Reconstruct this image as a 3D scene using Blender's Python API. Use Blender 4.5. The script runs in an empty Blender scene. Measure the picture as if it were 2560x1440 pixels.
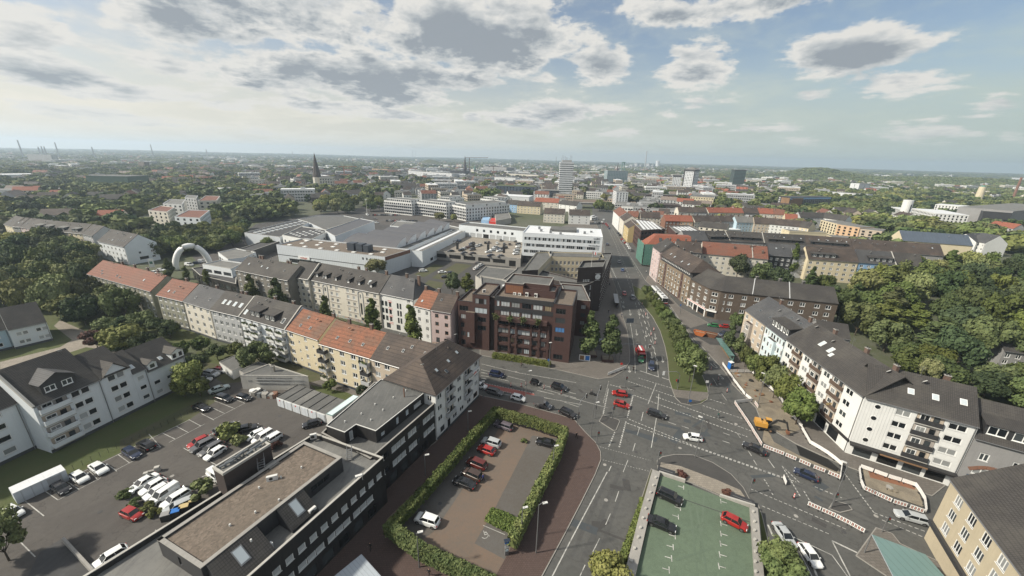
import bpy,math,random
from mathutils import Vector,Matrix,noise
random.seed(7)
S=bpy.context.scene
R=math.radians
# camera
F=976.0;HC=60.0;PITCH=math.atan(326/F);ROLL=math.atan(0.026)
cam=bpy.data.cameras.new('camera');camo=bpy.data.objects.new('camera',cam)
S.collection.objects.link(camo);S.camera=camo
cam.sensor_width=36;cam.lens=36*F/2560;cam.clip_start=0.5;cam.clip_end=60000
camo.location=(0,0,HC)
fw=Vector((0,math.cos(PITCH),-math.sin(PITCH)));rt=Vector((1,0,0));up=rt.cross(fw)
cr,sr=math.cos(ROLL),math.sin(ROLL)
rx=rt*cr+up*sr;ry=up*cr-rt*sr
camo.rotation_euler=Matrix((rx,ry,-fw)).transposed().to_euler()
def ray(u,v):
 dx,dy=u-1280,v-720
 x=(dx*cr+dy*sr)/F;y=(-dx*sr+dy*cr)/F
 c,s=math.cos(PITCH),math.sin(PITCH)
 return Vector((x,c-y*s,-s-y*c))
def P(u,v,z=0.0):
 """place on the ground (or at height z) that the surveyed point belongs to"""
 r=ray(u,v);t=(z-HC)/r.z
 return Vector((r.x*t,r.y*t,z))
# light
S.view_settings.view_transform='Standard';S.view_settings.look='None'
S.view_settings.exposure=0.66;S.view_settings.gamma=1.0;S.view_settings.use_curve_mapping=False
SUN_AZ,SUN_EL=R(-102),R(40)
sd=Vector((math.sin(SUN_AZ)*math.cos(SUN_EL),math.cos(SUN_AZ)*math.cos(SUN_EL),math.sin(SUN_EL)))
sun=bpy.data.lights.new('sun','SUN');sun.energy=3.8;sun.angle=R(3);sun.color=(1,.92,.78)
suno=bpy.data.objects.new('sun',sun);S.collection.objects.link(suno)
suno.rotation_euler=sd.to_track_quat('Z','Y').to_euler();suno.location=(0,0,400)
S.cycles.max_bounces=5;S.cycles.diffuse_bounces=2;S.cycles.glossy_bounces=2
S.cycles.transmission_bounces=2;S.cycles.volume_bounces=0;S.cycles.transparent_max_bounces=4
S.cycles.use_denoising=True
S.cycles.caustics_reflective=False;S.cycles.caustics_refractive=False
class NT:
 """small helper around a node tree"""
 def __init__(s,nt):s.t=nt;s.n=nt.nodes;s.l=nt.links
 def new(s,ty,**kw):
  n=s.n.new(ty)
  for k,v in kw.items():
   if k.startswith('i_'):
    key=k[2:];key=int(key)if key.isdigit()else key.replace('_',' ')
    s.put(n.inputs[key],v)
   else:setattr(n,k,v)
  return n
 def put(s,sock,v):
  if isinstance(v,bpy.types.NodeSocket):s.l.new(v,sock)
  else:sock.default_value=v
 def m(s,op,a,b=None,c=None,clamp=False):
  n=s.n.new('ShaderNodeMath');n.operation=op;n.use_clamp=clamp
  for i,v in enumerate((a,b,c)):
   if v is not None:s.put(n.inputs[i],v)
  return n.outputs[0]
 def mix(s,f,a,b,mode='MIX'):
  n=s.n.new('ShaderNodeMix');n.data_type='RGBA';n.blend_type=mode
  s.put(n.inputs[0],f)
  for i,v in((6,a),(7,b)):
   s.put(n.inputs[i],tuple(v)+(1,)if isinstance(v,(tuple,list))and len(v)==3 else v)
  return n.outputs[2]
 def ramp(s,f,stops):
  n=s.n.new('ShaderNodeValToRGB');s.put(n.inputs[0],f);e=n.color_ramp.elements
  while len(e)<len(stops):e.new(0.5)
  for i,(p,c)in enumerate(stops):
   e[i].position=p;e[i].color=tuple(c)+(1,)if isinstance(c,(tuple,list))else(c,c,c,1)
  return n.outputs[0]
 def mapr(s,v,a,b,c=0.,d=1.,smooth=True):
  n=s.n.new('ShaderNodeMapRange');n.interpolation_type='SMOOTHSTEP' if smooth else 'LINEAR'
  for i,x in enumerate((v,a,b,c,d)):s.put(n.inputs[i],x)
  return n.outputs[0]
 def noise(s,vec,scale,detail=3,rough=.55,dist=0.):
  n=s.new('ShaderNodeTexNoise',i_Scale=scale,i_Detail=detail,i_Roughness=rough,i_Distortion=dist)
  if vec is not None:s.l.new(vec,n.inputs['Vector'])
  return n.outputs[0]
# sky
W=bpy.data.worlds.new('World');S.world=W;W.use_nodes=True
w=NT(W.node_tree);w.n.clear()
sky=w.new('ShaderNodeTexSky',sky_type='NISHITA',sun_disc=False,sun_elevation=SUN_EL,sun_rotation=SUN_AZ,air_density=1.0,dust_density=2.5,ozone_density=1.0,altitude=100)
tc=w.new('ShaderNodeTexCoord')
sx=w.new('ShaderNodeSeparateXYZ');w.l.new(tc.outputs['Generated'],sx.inputs[0])
X,Y,Z=sx.outputs
az=w.m('MULTIPLY',w.m('ARCTAN2',X,Y),57.2958)
el=w.m('MULTIPLY',w.m('ARCSINE',Z),57.2958)
ela=w.m('MAXIMUM',el,0.0)
cv=w.new('ShaderNodeCombineXYZ')
w.put(cv.inputs[0],w.m('MULTIPLY',az,.085))
w.put(cv.inputs[1],w.m('MULTIPLY',w.m('LOGARITHM',w.m('ADD',ela,6.0),2.718),3.6));w.put(cv.inputs[2],3.7)
fb=w.noise(cv.outputs[0],1.7,9,.58,.15)
fb2=w.noise(cv.outputs[0],5.5,6,.6,.2)
cvl=w.new('ShaderNodeVectorMath',operation='ADD');w.l.new(cv.outputs[0],cvl.inputs[0]);cvl.inputs[1].default_value=(-.10,.16,0)
fbl=w.noise(cvl.outputs[0],1.7,9,.58,.15)
def skydir(u,v):
 d=ray(u,v).normalized()
 return math.degrees(math.atan2(d.x,d.y)),math.degrees(math.asin(d.z))
CL=[(1200,80,235,115,1.25,.95),(700,25,270,100,1.2,.95),(900,190,350,66,1.15,1.0),(540,60,210,80,1.0,.7),(330,0,150,40,.5,.5),(1500,165,90,48,1.1,.75),(1730,160,115,48,1.1,.7),(1370,285,160,34,1.0,.75),(2130,120,190,62,1.15,.8),(2230,205,130,42,1.05,.7),(40,70,150,75,1.0,.3),(110,180,230,52,.95,.75),(480,165,140,40,.8,.25),(560,245,220,34,.7,.2),(1830,15,300,38,1.1,.95),(1700,268,110,26,.7,.2),(2330,330,150,36,.7,.3),(2030,245,60,24,.8,.3),(1900,325,120,16,.7,.2),(230,290,260,30,.7,.35),(1010,290,140,22,.65,.5),(2540,330,80,30,.6,.2),(1180,293,24,14,.9,.2),(820,262,150,24,.8,.4),(1090,330,70,12,.75,.3),(1540,330,90,16,.75,.3),(1760,312,60,14,.7,.3),(2450,280,120,28,.75,.4),(1560,20,120,30,.7,.6),(380,230,140,30,.8,.4),(620,330,160,16,.6,.3),(2020,352,70,12,.7,.2),(950,60,120,70,.9,.8)]
cov=None;dark=None;loc=None
for(u,v,a,b,wt,dk)in CL:
 a0,e0=skydir(u,v);a1,_=skydir(u+a,v);_,e1=skydir(u,v-b)
 qx=w.m('DIVIDE',w.m('SUBTRACT',az,a0),abs(a1-a0)*1.1);qy=w.m('DIVIDE',w.m('SUBTRACT',el,e0),abs(e1-e0)*1.12)
 r2=w.m('ADD',w.m('MULTIPLY',qx,qx),w.m('MULTIPLY',qy,qy))
 g=w.m('MULTIPLY',w.m('POWER',2.718,w.m('MULTIPLY',r2,-.75)),wt)
 low=w.m('MULTIPLY',g,w.m('SUBTRACT',.68*dk,w.m('MULTIPLY',qy,.75*dk)))
 cov=g if cov is None else w.m('MAXIMUM',cov,g)
 dark=low if dark is None else w.m('MAXIMUM',dark,low)
off=w.m('MAXIMUM',w.mapr(w.m('ABSOLUTE',az),52,66),w.mapr(el,17,25))
cov=w.m('MAXIMUM',cov,w.m('MULTIPLY',off,w.m('ADD',w.m('MULTIPLY',fb2,1.1),.05)))
dark=w.m('MAXIMUM',dark,w.m('MULTIPLY',off,.45))
dens=w.m('ADD',cov,w.m('MULTIPLY',w.m('SUBTRACT',fb,.5),2.1))
dens=w.m('ADD',dens,w.m('MULTIPLY',w.m('SUBTRACT',fb2,.5),.7))
alpha=w.mapr(dens,.46,.74)
thin=w.mapr(w.m('ADD',fb,w.m('MULTIPLY',fb2,.3)),.50,.85)
body=w.mapr(dens,.58,1.35)
lit=w.m('MULTIPLY',w.m('SUBTRACT',fb,fbl),2.2)
shade=w.m('SUBTRACT',w.m('MULTIPLY',w.m('MULTIPLY',body,w.m('MULTIPLY',dark,w.m('ADD',.15,w.m('MULTIPLY',fb,1.6)))),1.75),w.m('ADD',lit,w.m('MULTIPLY',w.m('SUBTRACT',.5,fb2),.9)),clamp=True)
CLK=7.2
ccol=w.ramp(shade,[(0,(.90,.88,.83)),(.30,(.72,.73,.72)),(.70,(.50,.535,.555)),(1,(.36,.40,.44))])
ccol=w.mix(1.0,ccol,(CLK,CLK,CLK),'MULTIPLY')
side=w.mapr(az,-60,62)
veilc=w.mix(side,(7.3,6.8,5.8),(4.1,4.85,4.5))
veil=w.m('ADD',w.mapr(el,15,-1,.10,.94),w.m('MULTIPLY',thin,.35),clamp=True)
base=w.mix(veil,sky.outputs[0],veilc)
col=w.mix(w.m('MULTIPLY',alpha,w.mapr(el,.2,5,.35,.97)),base,ccol)
bg=w.new('ShaderNodeBackground',i_Strength=.078);w.l.new(col,bg.inputs[0])
wo=w.new('ShaderNodeOutputWorld');w.l.new(bg.outputs[0],wo.inputs[0])
# materials
MT={}
def mat(name,col,rough=.8,kind='plain',col2=None,metal=0.,scale=1.,amt=.18,bump=.0,spec=.5,**kw):
 if name in MT:return MT[name]
 m=bpy.data.materials.new(name);m.use_nodes=True;MT[name]=m
 t=NT(m.node_tree);b=t.n['Principled BSDF']
 b.inputs['Roughness'].default_value=rough;b.inputs['Metallic'].default_value=metal
 b.inputs['Specular IOR Level'].default_value=spec
 c=tuple(col);c2=tuple(col2)if col2 else tuple(x*.6 for x in col)
 geo=t.new('ShaderNodeNewGeometry').outputs['Position']
 uv=t.new('ShaderNodeUVMap').outputs[0]
 oi=t.new('ShaderNodeObjectInfo').outputs['Random']
 hgt=None
 if kind=='flat':out=c+(1,)
 elif kind=='plain':
  n1=t.noise(geo,.25*scale,5,.6);n2=t.noise(geo,2.2*scale,4,.6)
  st=t.new('ShaderNodeMapping');t.l.new(uv,st.inputs[0]);st.inputs['Scale'].default_value=(1.6,.13,1)
  n3=t.noise(st.outputs[0],1.5,4,.6)
  f=t.m('ADD',t.m('MULTIPLY',t.mapr(n1,.35,.7),.5),t.m('ADD',t.m('MULTIPLY',t.mapr(n2,.4,.75),.25),t.m('MULTIPLY',t.mapr(n3,.45,.75),.5)))
  out=t.mix(t.m('MULTIPLY',f,amt*2),c,c2);hgt=n2
 elif kind=='tile':
  br=t.new('ShaderNodeTexBrick',i_Scale=1.0,i_Mortar_Size=.035,i_Bias=0.,i_Brick_Width=kw.get('bw',.3),i_Row_Height=kw.get('rh',.36))
  br.offset=0.0;br.inputs['Color1'].default_value=c+(1,);br.inputs['Color2'].default_value=tuple(x*.78 for x in c)+(1,)
  br.inputs['Mortar'].default_value=tuple(x*.35 for x in c)+(1,);t.l.new(uv,br.inputs['Vector'])
  n1=t.noise(geo,.16,5,.65);n2=t.noise(uv,.9*scale,5,.7);n4=t.noise(geo,5,2,.5)
  out=t.mix(t.m('MULTIPLY',t.mapr(n1,.4,.68),amt*2),br.outputs[0],c2)
  out=t.mix(t.m('MULTIPLY',t.mapr(n2,.52,.72),amt*2.2),out,tuple(x*.4 for x in c2))
  sp=t.new('ShaderNodeSeparateXYZ');t.l.new(uv,sp.inputs[0])
  fr=t.m('FRACT',t.m('DIVIDE',t.m('ADD',sp.outputs[1],t.m('MULTIPLY',n4,.15)),kw.get('course',.72)))
  out=t.mix(t.m('MULTIPLY',t.mapr(fr,.0,.3,1,0),kw.get('cs',.5)),out,tuple(x*.35 for x in c))
  hgt=fr
 elif kind=='brick':
  br=t.new('ShaderNodeTexBrick',i_Scale=1.0,i_Mortar_Size=.012,i_Brick_Width=.25,i_Row_Height=.083)
  br.inputs['Color1'].default_value=c+(1,);br.inputs['Color2'].default_value=c2+(1,)
  br.inputs['Mortar'].default_value=tuple(kw.get('mortar',(.16,.14,.12)))+(1,);t.l.new(uv,br.inputs['Vector'])
  n1=t.noise(geo,.3,5,.6);n2=t.noise(uv,1.3,5,.7)
  out=t.mix(t.m('MULTIPLY',t.mapr(n1,.4,.7),.3),br.outputs[0],c2)
  out=t.mix(t.m('MULTIPLY',t.mapr(n2,.45,.7),.35),out,tuple(x*.5 for x in c));hgt=n2
 elif kind=='ground':
  n1=t.noise(geo,.05*scale,6,.65,.5);n2=t.noise(geo,.9*scale,4,.65);n3=t.noise(geo,9*scale,2,.6)
  f=t.m('ADD',t.m('MULTIPLY',t.mapr(n1,.38,.66),.55),t.m('MULTIPLY',t.mapr(n2,.35,.7),.45))
  out=t.mix(f,c,c2)
  out=t.mix(t.m('MULTIPLY',t.mapr(n3,.4,.7),amt),out,tuple(x*.45 for x in c));hgt=n3
 elif kind=='asphalt':
  n1=t.noise(geo,.09,6,.7,.8);n2=t.noise(geo,1.2,4,.6);n3=t.noise(geo,14,2,.6)
  vo=t.new('ShaderNodeTexVoronoi',feature='DISTANCE_TO_EDGE',i_Scale=.11);
  nv=t.new('ShaderNodeVectorMath',operation='ADD');t.l.new(geo,nv.inputs[0])
  nn=t.new('ShaderNodeTexNoise',i_Scale=.4,i_Detail=4);t.l.new(geo,nn.inputs['Vector'])
  sc=t.new('ShaderNodeVectorMath',operation='SCALE');t.l.new(nn.outputs['Color'],sc.inputs[0]);sc.inputs['Scale'].default_value=5
  t.l.new(sc.outputs[0],nv.inputs[1]);t.l.new(nv.outputs[0],vo.inputs['Vector'])
  crack=t.mapr(vo.outputs[0],0,.012,1,0)
  out=t.mix(t.mapr(n1,.36,.68),c,c2)
  out=t.mix(t.m('MULTIPLY',t.mapr(n2,.4,.75),amt),out,tuple(x*.6 for x in c))
  out=t.mix(t.m('MULTIPLY',t.mapr(n3,.4,.7),.35),out,tuple(min(1,x*1.7)for x in c))
  out=t.mix(t.m('MULTIPLY',crack,kw.get('crack',.35)),out,tuple(x*.45 for x in c));hgt=n3
 elif kind=='paving':
  br=t.new('ShaderNodeTexBrick',i_Scale=1.0,i_Mortar_Size=.03,i_Brick_Width=kw.get('bw',.8),i_Row_Height=kw.get('rh',.5))
  br.inputs['Color1'].default_value=c+(1,);br.inputs['Color2'].default_value=tuple(x*.8 for x in c)+(1,)
  br.inputs['Mortar'].default_value=tuple(x*.55 for x in c)+(1,);t.l.new(uv,br.inputs['Vector'])
  n1=t.noise(geo,.12,6,.65,.6);n2=t.noise(geo,1.7,4,.6)
  out=t.mix(t.m('MULTIPLY',t.mapr(n1,.4,.66),.7),br.outputs[0],c2)
  out=t.mix(t.m('MULTIPLY',t.mapr(n2,.5,.8),.35),out,tuple(x*.5 for x in c));hgt=n2
 elif kind=='gravel':
  vo=t.new('ShaderNodeTexVoronoi',i_Scale=3.4*scale);t.l.new(geo,vo.inputs['Vector'])
  n1=t.noise(geo,.2,5,.65);n2=t.noise(geo,1.6,5,.7)
  out=t.mix(vo.outputs['Color'],tuple(x*.62 for x in c),tuple(min(1,x*1.35)for x in c))
  out=t.mix(t.m('MULTIPLY',t.mapr(n1,.4,.66),.6),out,c2)
  out=t.mix(t.m('MULTIPLY',t.mapr(n2,.5,.75),.5),out,tuple(x*.5 for x in c2));hgt=vo.outputs['Distance']
 elif kind=='leaf':
  n1=t.noise(geo,.7,3,.6);n2=t.noise(geo,4.5,2,.6)
  out=t.mix(t.mapr(n1,.35,.68),c,c2)
  out=t.mix(t.m('MULTIPLY',t.mapr(n2,.4,.7),.5),out,tuple(x*1.5 for x in c2))
  hs=t.new('ShaderNodeHueSaturation');t.l.new(out,hs.inputs['Color'])
  t.put(hs.inputs['Hue'],t.m('ADD',.5,t.m('MULTIPLY',t.m('SUBTRACT',oi,.5),-.045)))
  t.put(hs.inputs['Value'],t.m('ADD',.72,t.m('MULTIPLY',t.m('FRACT',t.m('MULTIPLY',oi,7.3)),.62)))
  t.put(hs.inputs['Saturation'],t.m('ADD',.78,t.m('MULTIPLY',t.m('FRACT',t.m('MULTIPLY',oi,3.1)),.25)))
  out=hs.outputs[0]
 elif kind=='seam':
  sp=t.new('ShaderNodeSeparateXYZ');t.l.new(uv,sp.inputs[0])
  fr=t.m('FRACT',t.m('DIVIDE',sp.outputs[0],kw.get('step',.6)))
  n1=t.noise(geo,.3,5,.6)
  out=t.mix(t.m('MULTIPLY',t.mapr(fr,0,.2,1,0),.6),c,tuple(x*.5 for x in c))
  out=t.mix(t.m('MULTIPLY',t.mapr(n1,.4,.7),amt*2),out,c2)
 elif kind=='mural':
  vo=t.new('ShaderNodeTexVoronoi',i_Scale=.55);t.l.new(geo,vo.inputs['Vector'])
  hs=t.ramp(vo.outputs['Color'],[(0,(.10,.24,.32)),(.3,(.20,.38,.42)),(.5,(.45,.42,.38)),(.7,(.42,.22,.14)),(1,(.12,.16,.26))])
  n1=t.noise(geo,2.5,4,.7,1.5);out=t.mix(t.mapr(n1,.45,.55),hs,c)
 if not isinstance(out,tuple):t.l.new(out,b.inputs['Base Color'])
 else:b.inputs['Base Color'].default_value=out
 if bump and hgt is not None:
  bp=t.new('ShaderNodeBump',i_Strength=bump,i_Distance=kw.get('bd',.05),i_Height=hgt);t.l.new(bp.outputs[0],b.inputs['Normal'])
 if kw.get('coat'):b.inputs['Coat Weight'].default_value=kw['coat'];b.inputs['Coat Roughness'].default_value=.05
 if kw.get('trans'):b.inputs['Transmission Weight'].default_value=kw['trans']
 if kind=='leaf':
  b.inputs['Specular IOR Level'].default_value=.25
 return m
# meshes
class MB:
 def __init__(s):s.v=[];s.f=[];s.m=[];s.ms=[];s.sm=False
 def mi(s,m):
  if m not in s.ms:s.ms.append(m)
  return s.ms.index(m)
 def face(s,pts,m):
  i=len(s.v);s.v+=[tuple(p)for p in pts];s.f.append(tuple(range(i,i+len(pts))));s.m.append(s.mi(m))
 def box(s,c,sz,m,ax=None,ay=None,top=None):
  """box centred on c (z = bottom) sized sz, axes ax / ay in plan; top = other material for the upper face"""
  ax=Vector(ax)if ax else Vector((1,0,0));ay=Vector(ay)if ay else Vector((-ax.y,ax.x,0));az_=Vector((0,0,1))
  c=Vector(c);a=ax*sz[0]/2;b=ay*sz[1]/2;h=az_*sz[2]
  q=[c-a-b,c+a-b,c+a+b,c-a+b];t=[p+h for p in q]
  s.face(q[::-1],m);s.face(t,top or m)
  for i in range(4):j=(i+1)%4;s.face((q[i],q[j],t[j],t[i]),m)
 def prism(s,poly,z0,z1,m,top=None,bottom=True):
  ar=sum(poly[i][0]*poly[(i+1)%len(poly)][1]-poly[(i+1)%len(poly)][0]*poly[i][1]for i in range(len(poly)))
  if ar<0:poly=poly[::-1]
  q=[Vector((p[0],p[1],z0))for p in poly];t=[Vector((p[0],p[1],z1))for p in poly]
  if bottom:s.face(q[::-1],m)
  s.face(t,top or m)
  for i in range(len(q)):j=(i+1)%len(q);s.face((q[i],q[j],t[j],t[i]),m)
 def tube(s,pts,r,m,n=6,r2=None,cap=True):
  pts=[Vector(p)for p in pts];rings=[]
  for i,p in enumerate(pts):
   d=(pts[min(i+1,len(pts)-1)]-pts[max(i-1,0)]).normalized()
   a=d.orthogonal().normalized();b=d.cross(a)
   rr=r if r2 is None else r+(r2-r)*i/(len(pts)-1)
   rings.append([p+(a*math.cos(k*6.2832/n)+b*math.sin(k*6.2832/n))*rr for k in range(n)])
  for i in range(len(rings)-1):
   for k in range(n):j=(k+1)%n;s.face((rings[i][k],rings[i][j],rings[i+1][j],rings[i+1][k]),m)
  if cap:s.face(rings[0][::-1],m);s.face(rings[-1],m)
 def beam(s,a,b,wd,ht,m):
  a=Vector(a);b=Vector(b);d=(b-a).normalized();sd_=d.cross(Vector((0,0,1)))
  sd_=sd_.normalized()if sd_.length>1e-4 else Vector((1,0,0));u_=sd_.cross(d).normalized()
  q=[a+sd_*x*wd/2+u_*y*ht/2 for x,y in((-1,-1),(1,-1),(1,1),(-1,1))];t=[p+(b-a)for p in q]
  s.face(q,m);s.face(t[::-1],m)
  for i in range(4):j=(i+1)%4;s.face((q[j],q[i],t[i],t[j]),m)
 def mesh(s,name):
  me=bpy.data.meshes.new(name)
  V={};idx=[];vs=[]
  for p in s.v:
   k=(round(p[0],4),round(p[1],4),round(p[2],4))
   if k not in V:V[k]=len(vs);vs.append(k)
   idx.append(V[k])
  fs=[];mm=[]
  for f,mi_ in zip(s.f,s.m):
   g=[]
   for i in f:
    j=idx[i]
    if not g or g[-1]!=j:g.append(j)
   if len(g)>1 and g[0]==g[-1]:g.pop()
   if len(g)>=3 and len(set(g))==len(g):fs.append(g);mm.append(mi_)
  me.from_pydata(vs,[],fs)
  me.polygons.foreach_set('material_index',mm)
  for m in s.ms:me.materials.append(m)
  uvl=me.uv_layers.new(name='UVMap').data
  for po in me.polygons:
   n=po.normal
   if abs(n.z)>.985:a=Vector((1,0,0));b=Vector((0,1,0))
   else:a=Vector((-n.y,n.x,0)).normalized();b=n.cross(a)
   for li in po.loop_indices:
    p=me.vertices[me.loops[li].vertex_index].co;uvl[li].uv=(p.dot(a),p.dot(b))
  if s.sm:me.polygons.foreach_set('use_smooth',[True]*len(me.polygons))
  me.update();return me
 def build(s,name,parent=None,**k):return put(name,s.mesh(name),parent,**k)
COL=S.collection
def put(name,me,parent=None,loc=None,rz=None,**k):
 o=bpy.data.objects.new(name,me);COL.objects.link(o)
 if parent is not None:o.parent=parent
 if loc is not None:o.location=loc
 if rz is not None:o.rotation_euler=(0,0,rz)
 for a,b in k.items():o[a]=b
 return o
def thing(name,label,cat,loc=(0,0,0),rz=0.,group=None):
 o=bpy.data.objects.new(name,None);COL.objects.link(o);o.location=loc;o.rotation_euler=(0,0,rz)
 o.empty_display_size=.5;o['label']=label;o['category']=cat
 if group:o['group']=group
 return o
def frame(A,B):
 """plan frame of a front A-B: x along it, y into the building"""
 A=Vector((A[0],A[1],0));B=Vector((B[0],B[1],0));x=(B-A).normalized();return A,(B-A).length,math.atan2(x.y,x.x)
# palette
M={}
def defm(k,*a,**kw):M[k]=mat(k,*a,**kw)
defm('white_render',(.66,.67,.66),amt=.16,col2=(.42,.43,.41));defm('cool_white',(.66,.70,.73),amt=.12,col2=(.42,.46,.48))
defm('cream',(.60,.53,.38),amt=.16);defm('pale_cream',(.60,.57,.50),amt=.18);defm('beige',(.47,.40,.32),amt=.2)
defm('pink',(.52,.42,.41),amt=.2);defm('grey_render',(.20,.19,.17),amt=.35);defm('olive_render',(.19,.20,.15),amt=.45,col2=(.34,.32,.28))
defm('light_grey',(.40,.41,.42),amt=.22);defm('mid_grey',(.26,.26,.26),amt=.25);defm('taupe',(.36,.33,.30),amt=.2)
defm('pale_blue',(.40,.52,.60),amt=.15);defm('sky_blue',(.26,.42,.62),amt=.2);defm('ice_blue',(.56,.66,.69),amt=.12)
defm('deep_blue',(.03,.06,.28),.5,amt=.1);defm('peach',(.55,.38,.24));defm('yellow',(.48,.38,.19))
defm('red_brown_brick',(.072,.033,.028),kind='brick',col2=(.055,.026,.024),mortar=(.07,.045,.04));defm('dark_brick',(.045,.030,.028),kind='brick',col2=(.03,.022,.022),mortar=(.06,.05,.045))
defm('tan_brick',(.22,.165,.11),kind='brick',col2=(.15,.115,.08),mortar=(.22,.19,.15));defm('brown_brick',(.115,.085,.062),kind='brick',col2=(.075,.055,.042),mortar=(.13,.11,.09))
defm('orange_brick',(.26,.10,.05),kind='brick',col2=(.18,.08,.05))
defm('black_clad',(.014,.014,.016),.55,amt=.5,col2=(.035,.033,.032));defm('dark_clad',(.03,.031,.035),.5,amt=.4,col2=(.05,.05,.05));defm('slate_blue',(.045,.055,.07),.5,amt=.2)
defm('tile_dark',(.056,.052,.050),kind='tile',amt=.32,col2=(.075,.07,.062),cs=.45,bump=.3);defm('tile_grey',(.075,.078,.085),kind='tile',amt=.25,col2=(.10,.10,.10),cs=.45,bump=.3)
defm('tile_brown',(.070,.055,.048),kind='tile',amt=.35,col2=(.10,.075,.06),cs=.75,bump=.4,course=.95);defm('tile_orange',(.30,.115,.06),kind='tile',amt=.5,col2=(.13,.075,.05),cs=1.,bump=.4,course=1.05)
defm('tile_red',(.24,.095,.06),kind='tile',amt=.3,col2=(.14,.08,.06),cs=.8,course=1.05);defm('tile_bright',(.33,.11,.065),kind='tile',amt=.12,cs=.3);defm('tile_tan',(.27,.22,.19),kind='tile',amt=.3,cs=.3)
defm('felt',(.085,.087,.085),.9,kind='plain',amt=.5,col2=(.14,.14,.135),scale=.8);defm('felt_pale',(.17,.17,.16),.9,amt=.5,col2=(.10,.10,.10));defm('felt_dark',(.045,.045,.047),.9,amt=.4,col2=(.08,.08,.08))
defm('roof_white',(.62,.64,.66),.7,amt=.25,col2=(.4,.42,.44));defm('roof_gravel',(.145,.118,.095),.95,kind='gravel',col2=(.12,.10,.08),bump=.4)
defm('zinc',(.20,.215,.225),.5,metal=.35,kind='plain',amt=.3);defm('seam_dark',(.085,.088,.098),.7,kind='seam',step=1.0,amt=.15,col2=(.11,.11,.115));defm('seam_pale',(.36,.40,.44),.5,kind='seam',step=.5,amt=.1);defm('seam_blue',(.075,.095,.125),.45,kind='seam',step=1.8)
defm('panel_white',(.55,.59,.63),.55,kind='seam',step=1.2,amt=.1,col2=(.45,.48,.5))
defm('frame_white',(.72,.73,.72),.5,kind='flat');defm('frame_dark',(.03,.03,.032),.5,kind='flat');defm('frame_green',(.02,.09,.07),.4,kind='flat')
defm('glass_dark',(.012,.015,.018),.06,kind='flat',spec=.6);defm('glass_mid',(.05,.058,.062),.08,kind='flat',spec=.6);defm('glass_curtain',(.24,.25,.25),.12,kind='flat',spec=.5);defm('glass_blind',(.40,.42,.43),.25,kind='flat')
defm('glass_sky',(.42,.47,.50),.15,kind='flat');defm('glass_green',(.10,.18,.165),.1,kind='flat');defm('blind_blue',(.08,.2,.42),.3,kind='flat');defm('blind_tan',(.28,.22,.14),.5,kind='flat');defm('void',(.006,.006,.006),.9,kind='flat')
defm('concrete',(.30,.29,.27),.9,amt=.35,col2=(.18,.175,.165));defm('concrete_pale',(.42,.41,.38),.9,amt=.3);defm('metal_grey',(.22,.225,.23),.45,metal=.5,kind='flat');defm('metal_white',(.6,.6,.58),.5,kind='flat');defm('metal_dark',(.03,.03,.03),.5,kind='flat')
defm('brick_chimney',(.14,.075,.055),kind='brick');defm('chimney_grey',(.09,.088,.085),amt=.3);defm('wood',(.22,.13,.07),.8,amt=.4);defm('plastic_red',(.5,.04,.03),.45,kind='flat');defm('plastic_white',(.75,.74,.72),.5,kind='flat');defm('orange_paint',(.45,.14,.045),.5,amt=.3);defm('rust',(.20,.09,.05),.9,amt=.5)
defm('mural',(.34,.33,.30),kind='mural');defm('plinth',(.06,.065,.07),amt=.3);defm('sand',(.26,.225,.17),.95,kind='ground',col2=(.12,.105,.085),scale=7,amt=.5);defm('balcony_brown',(.10,.068,.05),.8,amt=.3);defm('beige_yellow',(.46,.40,.29),amt=.2);defm('park_green',(.05,.10,.07),.6,amt=.2);defm('net_green',(.09,.21,.17),.8,amt=.3);defm('solar',(.02,.03,.05),.2,kind='flat')
defm('asphalt',(.066,.067,.064),.85,kind='asphalt',col2=(.092,.091,.086),amt=.5,crack=.5);defm('asphalt_yard',(.078,.072,.066),.9,kind='asphalt',col2=(.055,.050,.047),amt=.5,crack=.6);defm('asphalt_dark',(.045,.044,.043),.9,kind='asphalt',col2=(.058,.056,.054))
defm('paving_grey',(.155,.142,.128),.9,kind='paving',col2=(.11,.10,.09));defm('paving_red',(.090,.060,.052),.9,kind='paving',col2=(.070,.048,.043),bw=.4,rh=.3);defm('paving_pale',(.28,.25,.21),.9,kind='paving',col2=(.2,.18,.15));defm('kerb',(.26,.25,.23),.9,amt=.3)
defm('barrier_red',(.48,.26,.22),.6,kind='flat');defm('gravel_tan',(.160,.115,.086),.95,kind='ground',col2=(.125,.105,.088),scale=2.2,amt=.3);defm('grey_stalls',(.105,.10,.095),.95,kind='ground',col2=(.085,.075,.065),scale=2.5);defm('bike_red',(.30,.10,.085),.9,kind='ground',col2=(.25,.09,.075),scale=3)
defm('grass',(.060,.082,.022),.95,kind='ground',col2=(.085,.088,.034),scale=3,amt=.45,bump=.5);defm('earth_grass',(.085,.078,.045),.95,kind='ground',col2=(.05,.066,.022),scale=3,amt=.4);defm('land',(.060,.076,.030),.95,kind='ground',col2=(.11,.108,.085),scale=.25,amt=.4);defm('deck_green',(.098,.135,.092),.85,kind='asphalt',col2=(.078,.110,.076),amt=.5,crack=.15)
defm('marking',(.50,.50,.47),.85,amt=.6,col2=(.16,.16,.155),scale=3);defm('patch',(.052,.060,.066),.8,amt=.2)
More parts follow.
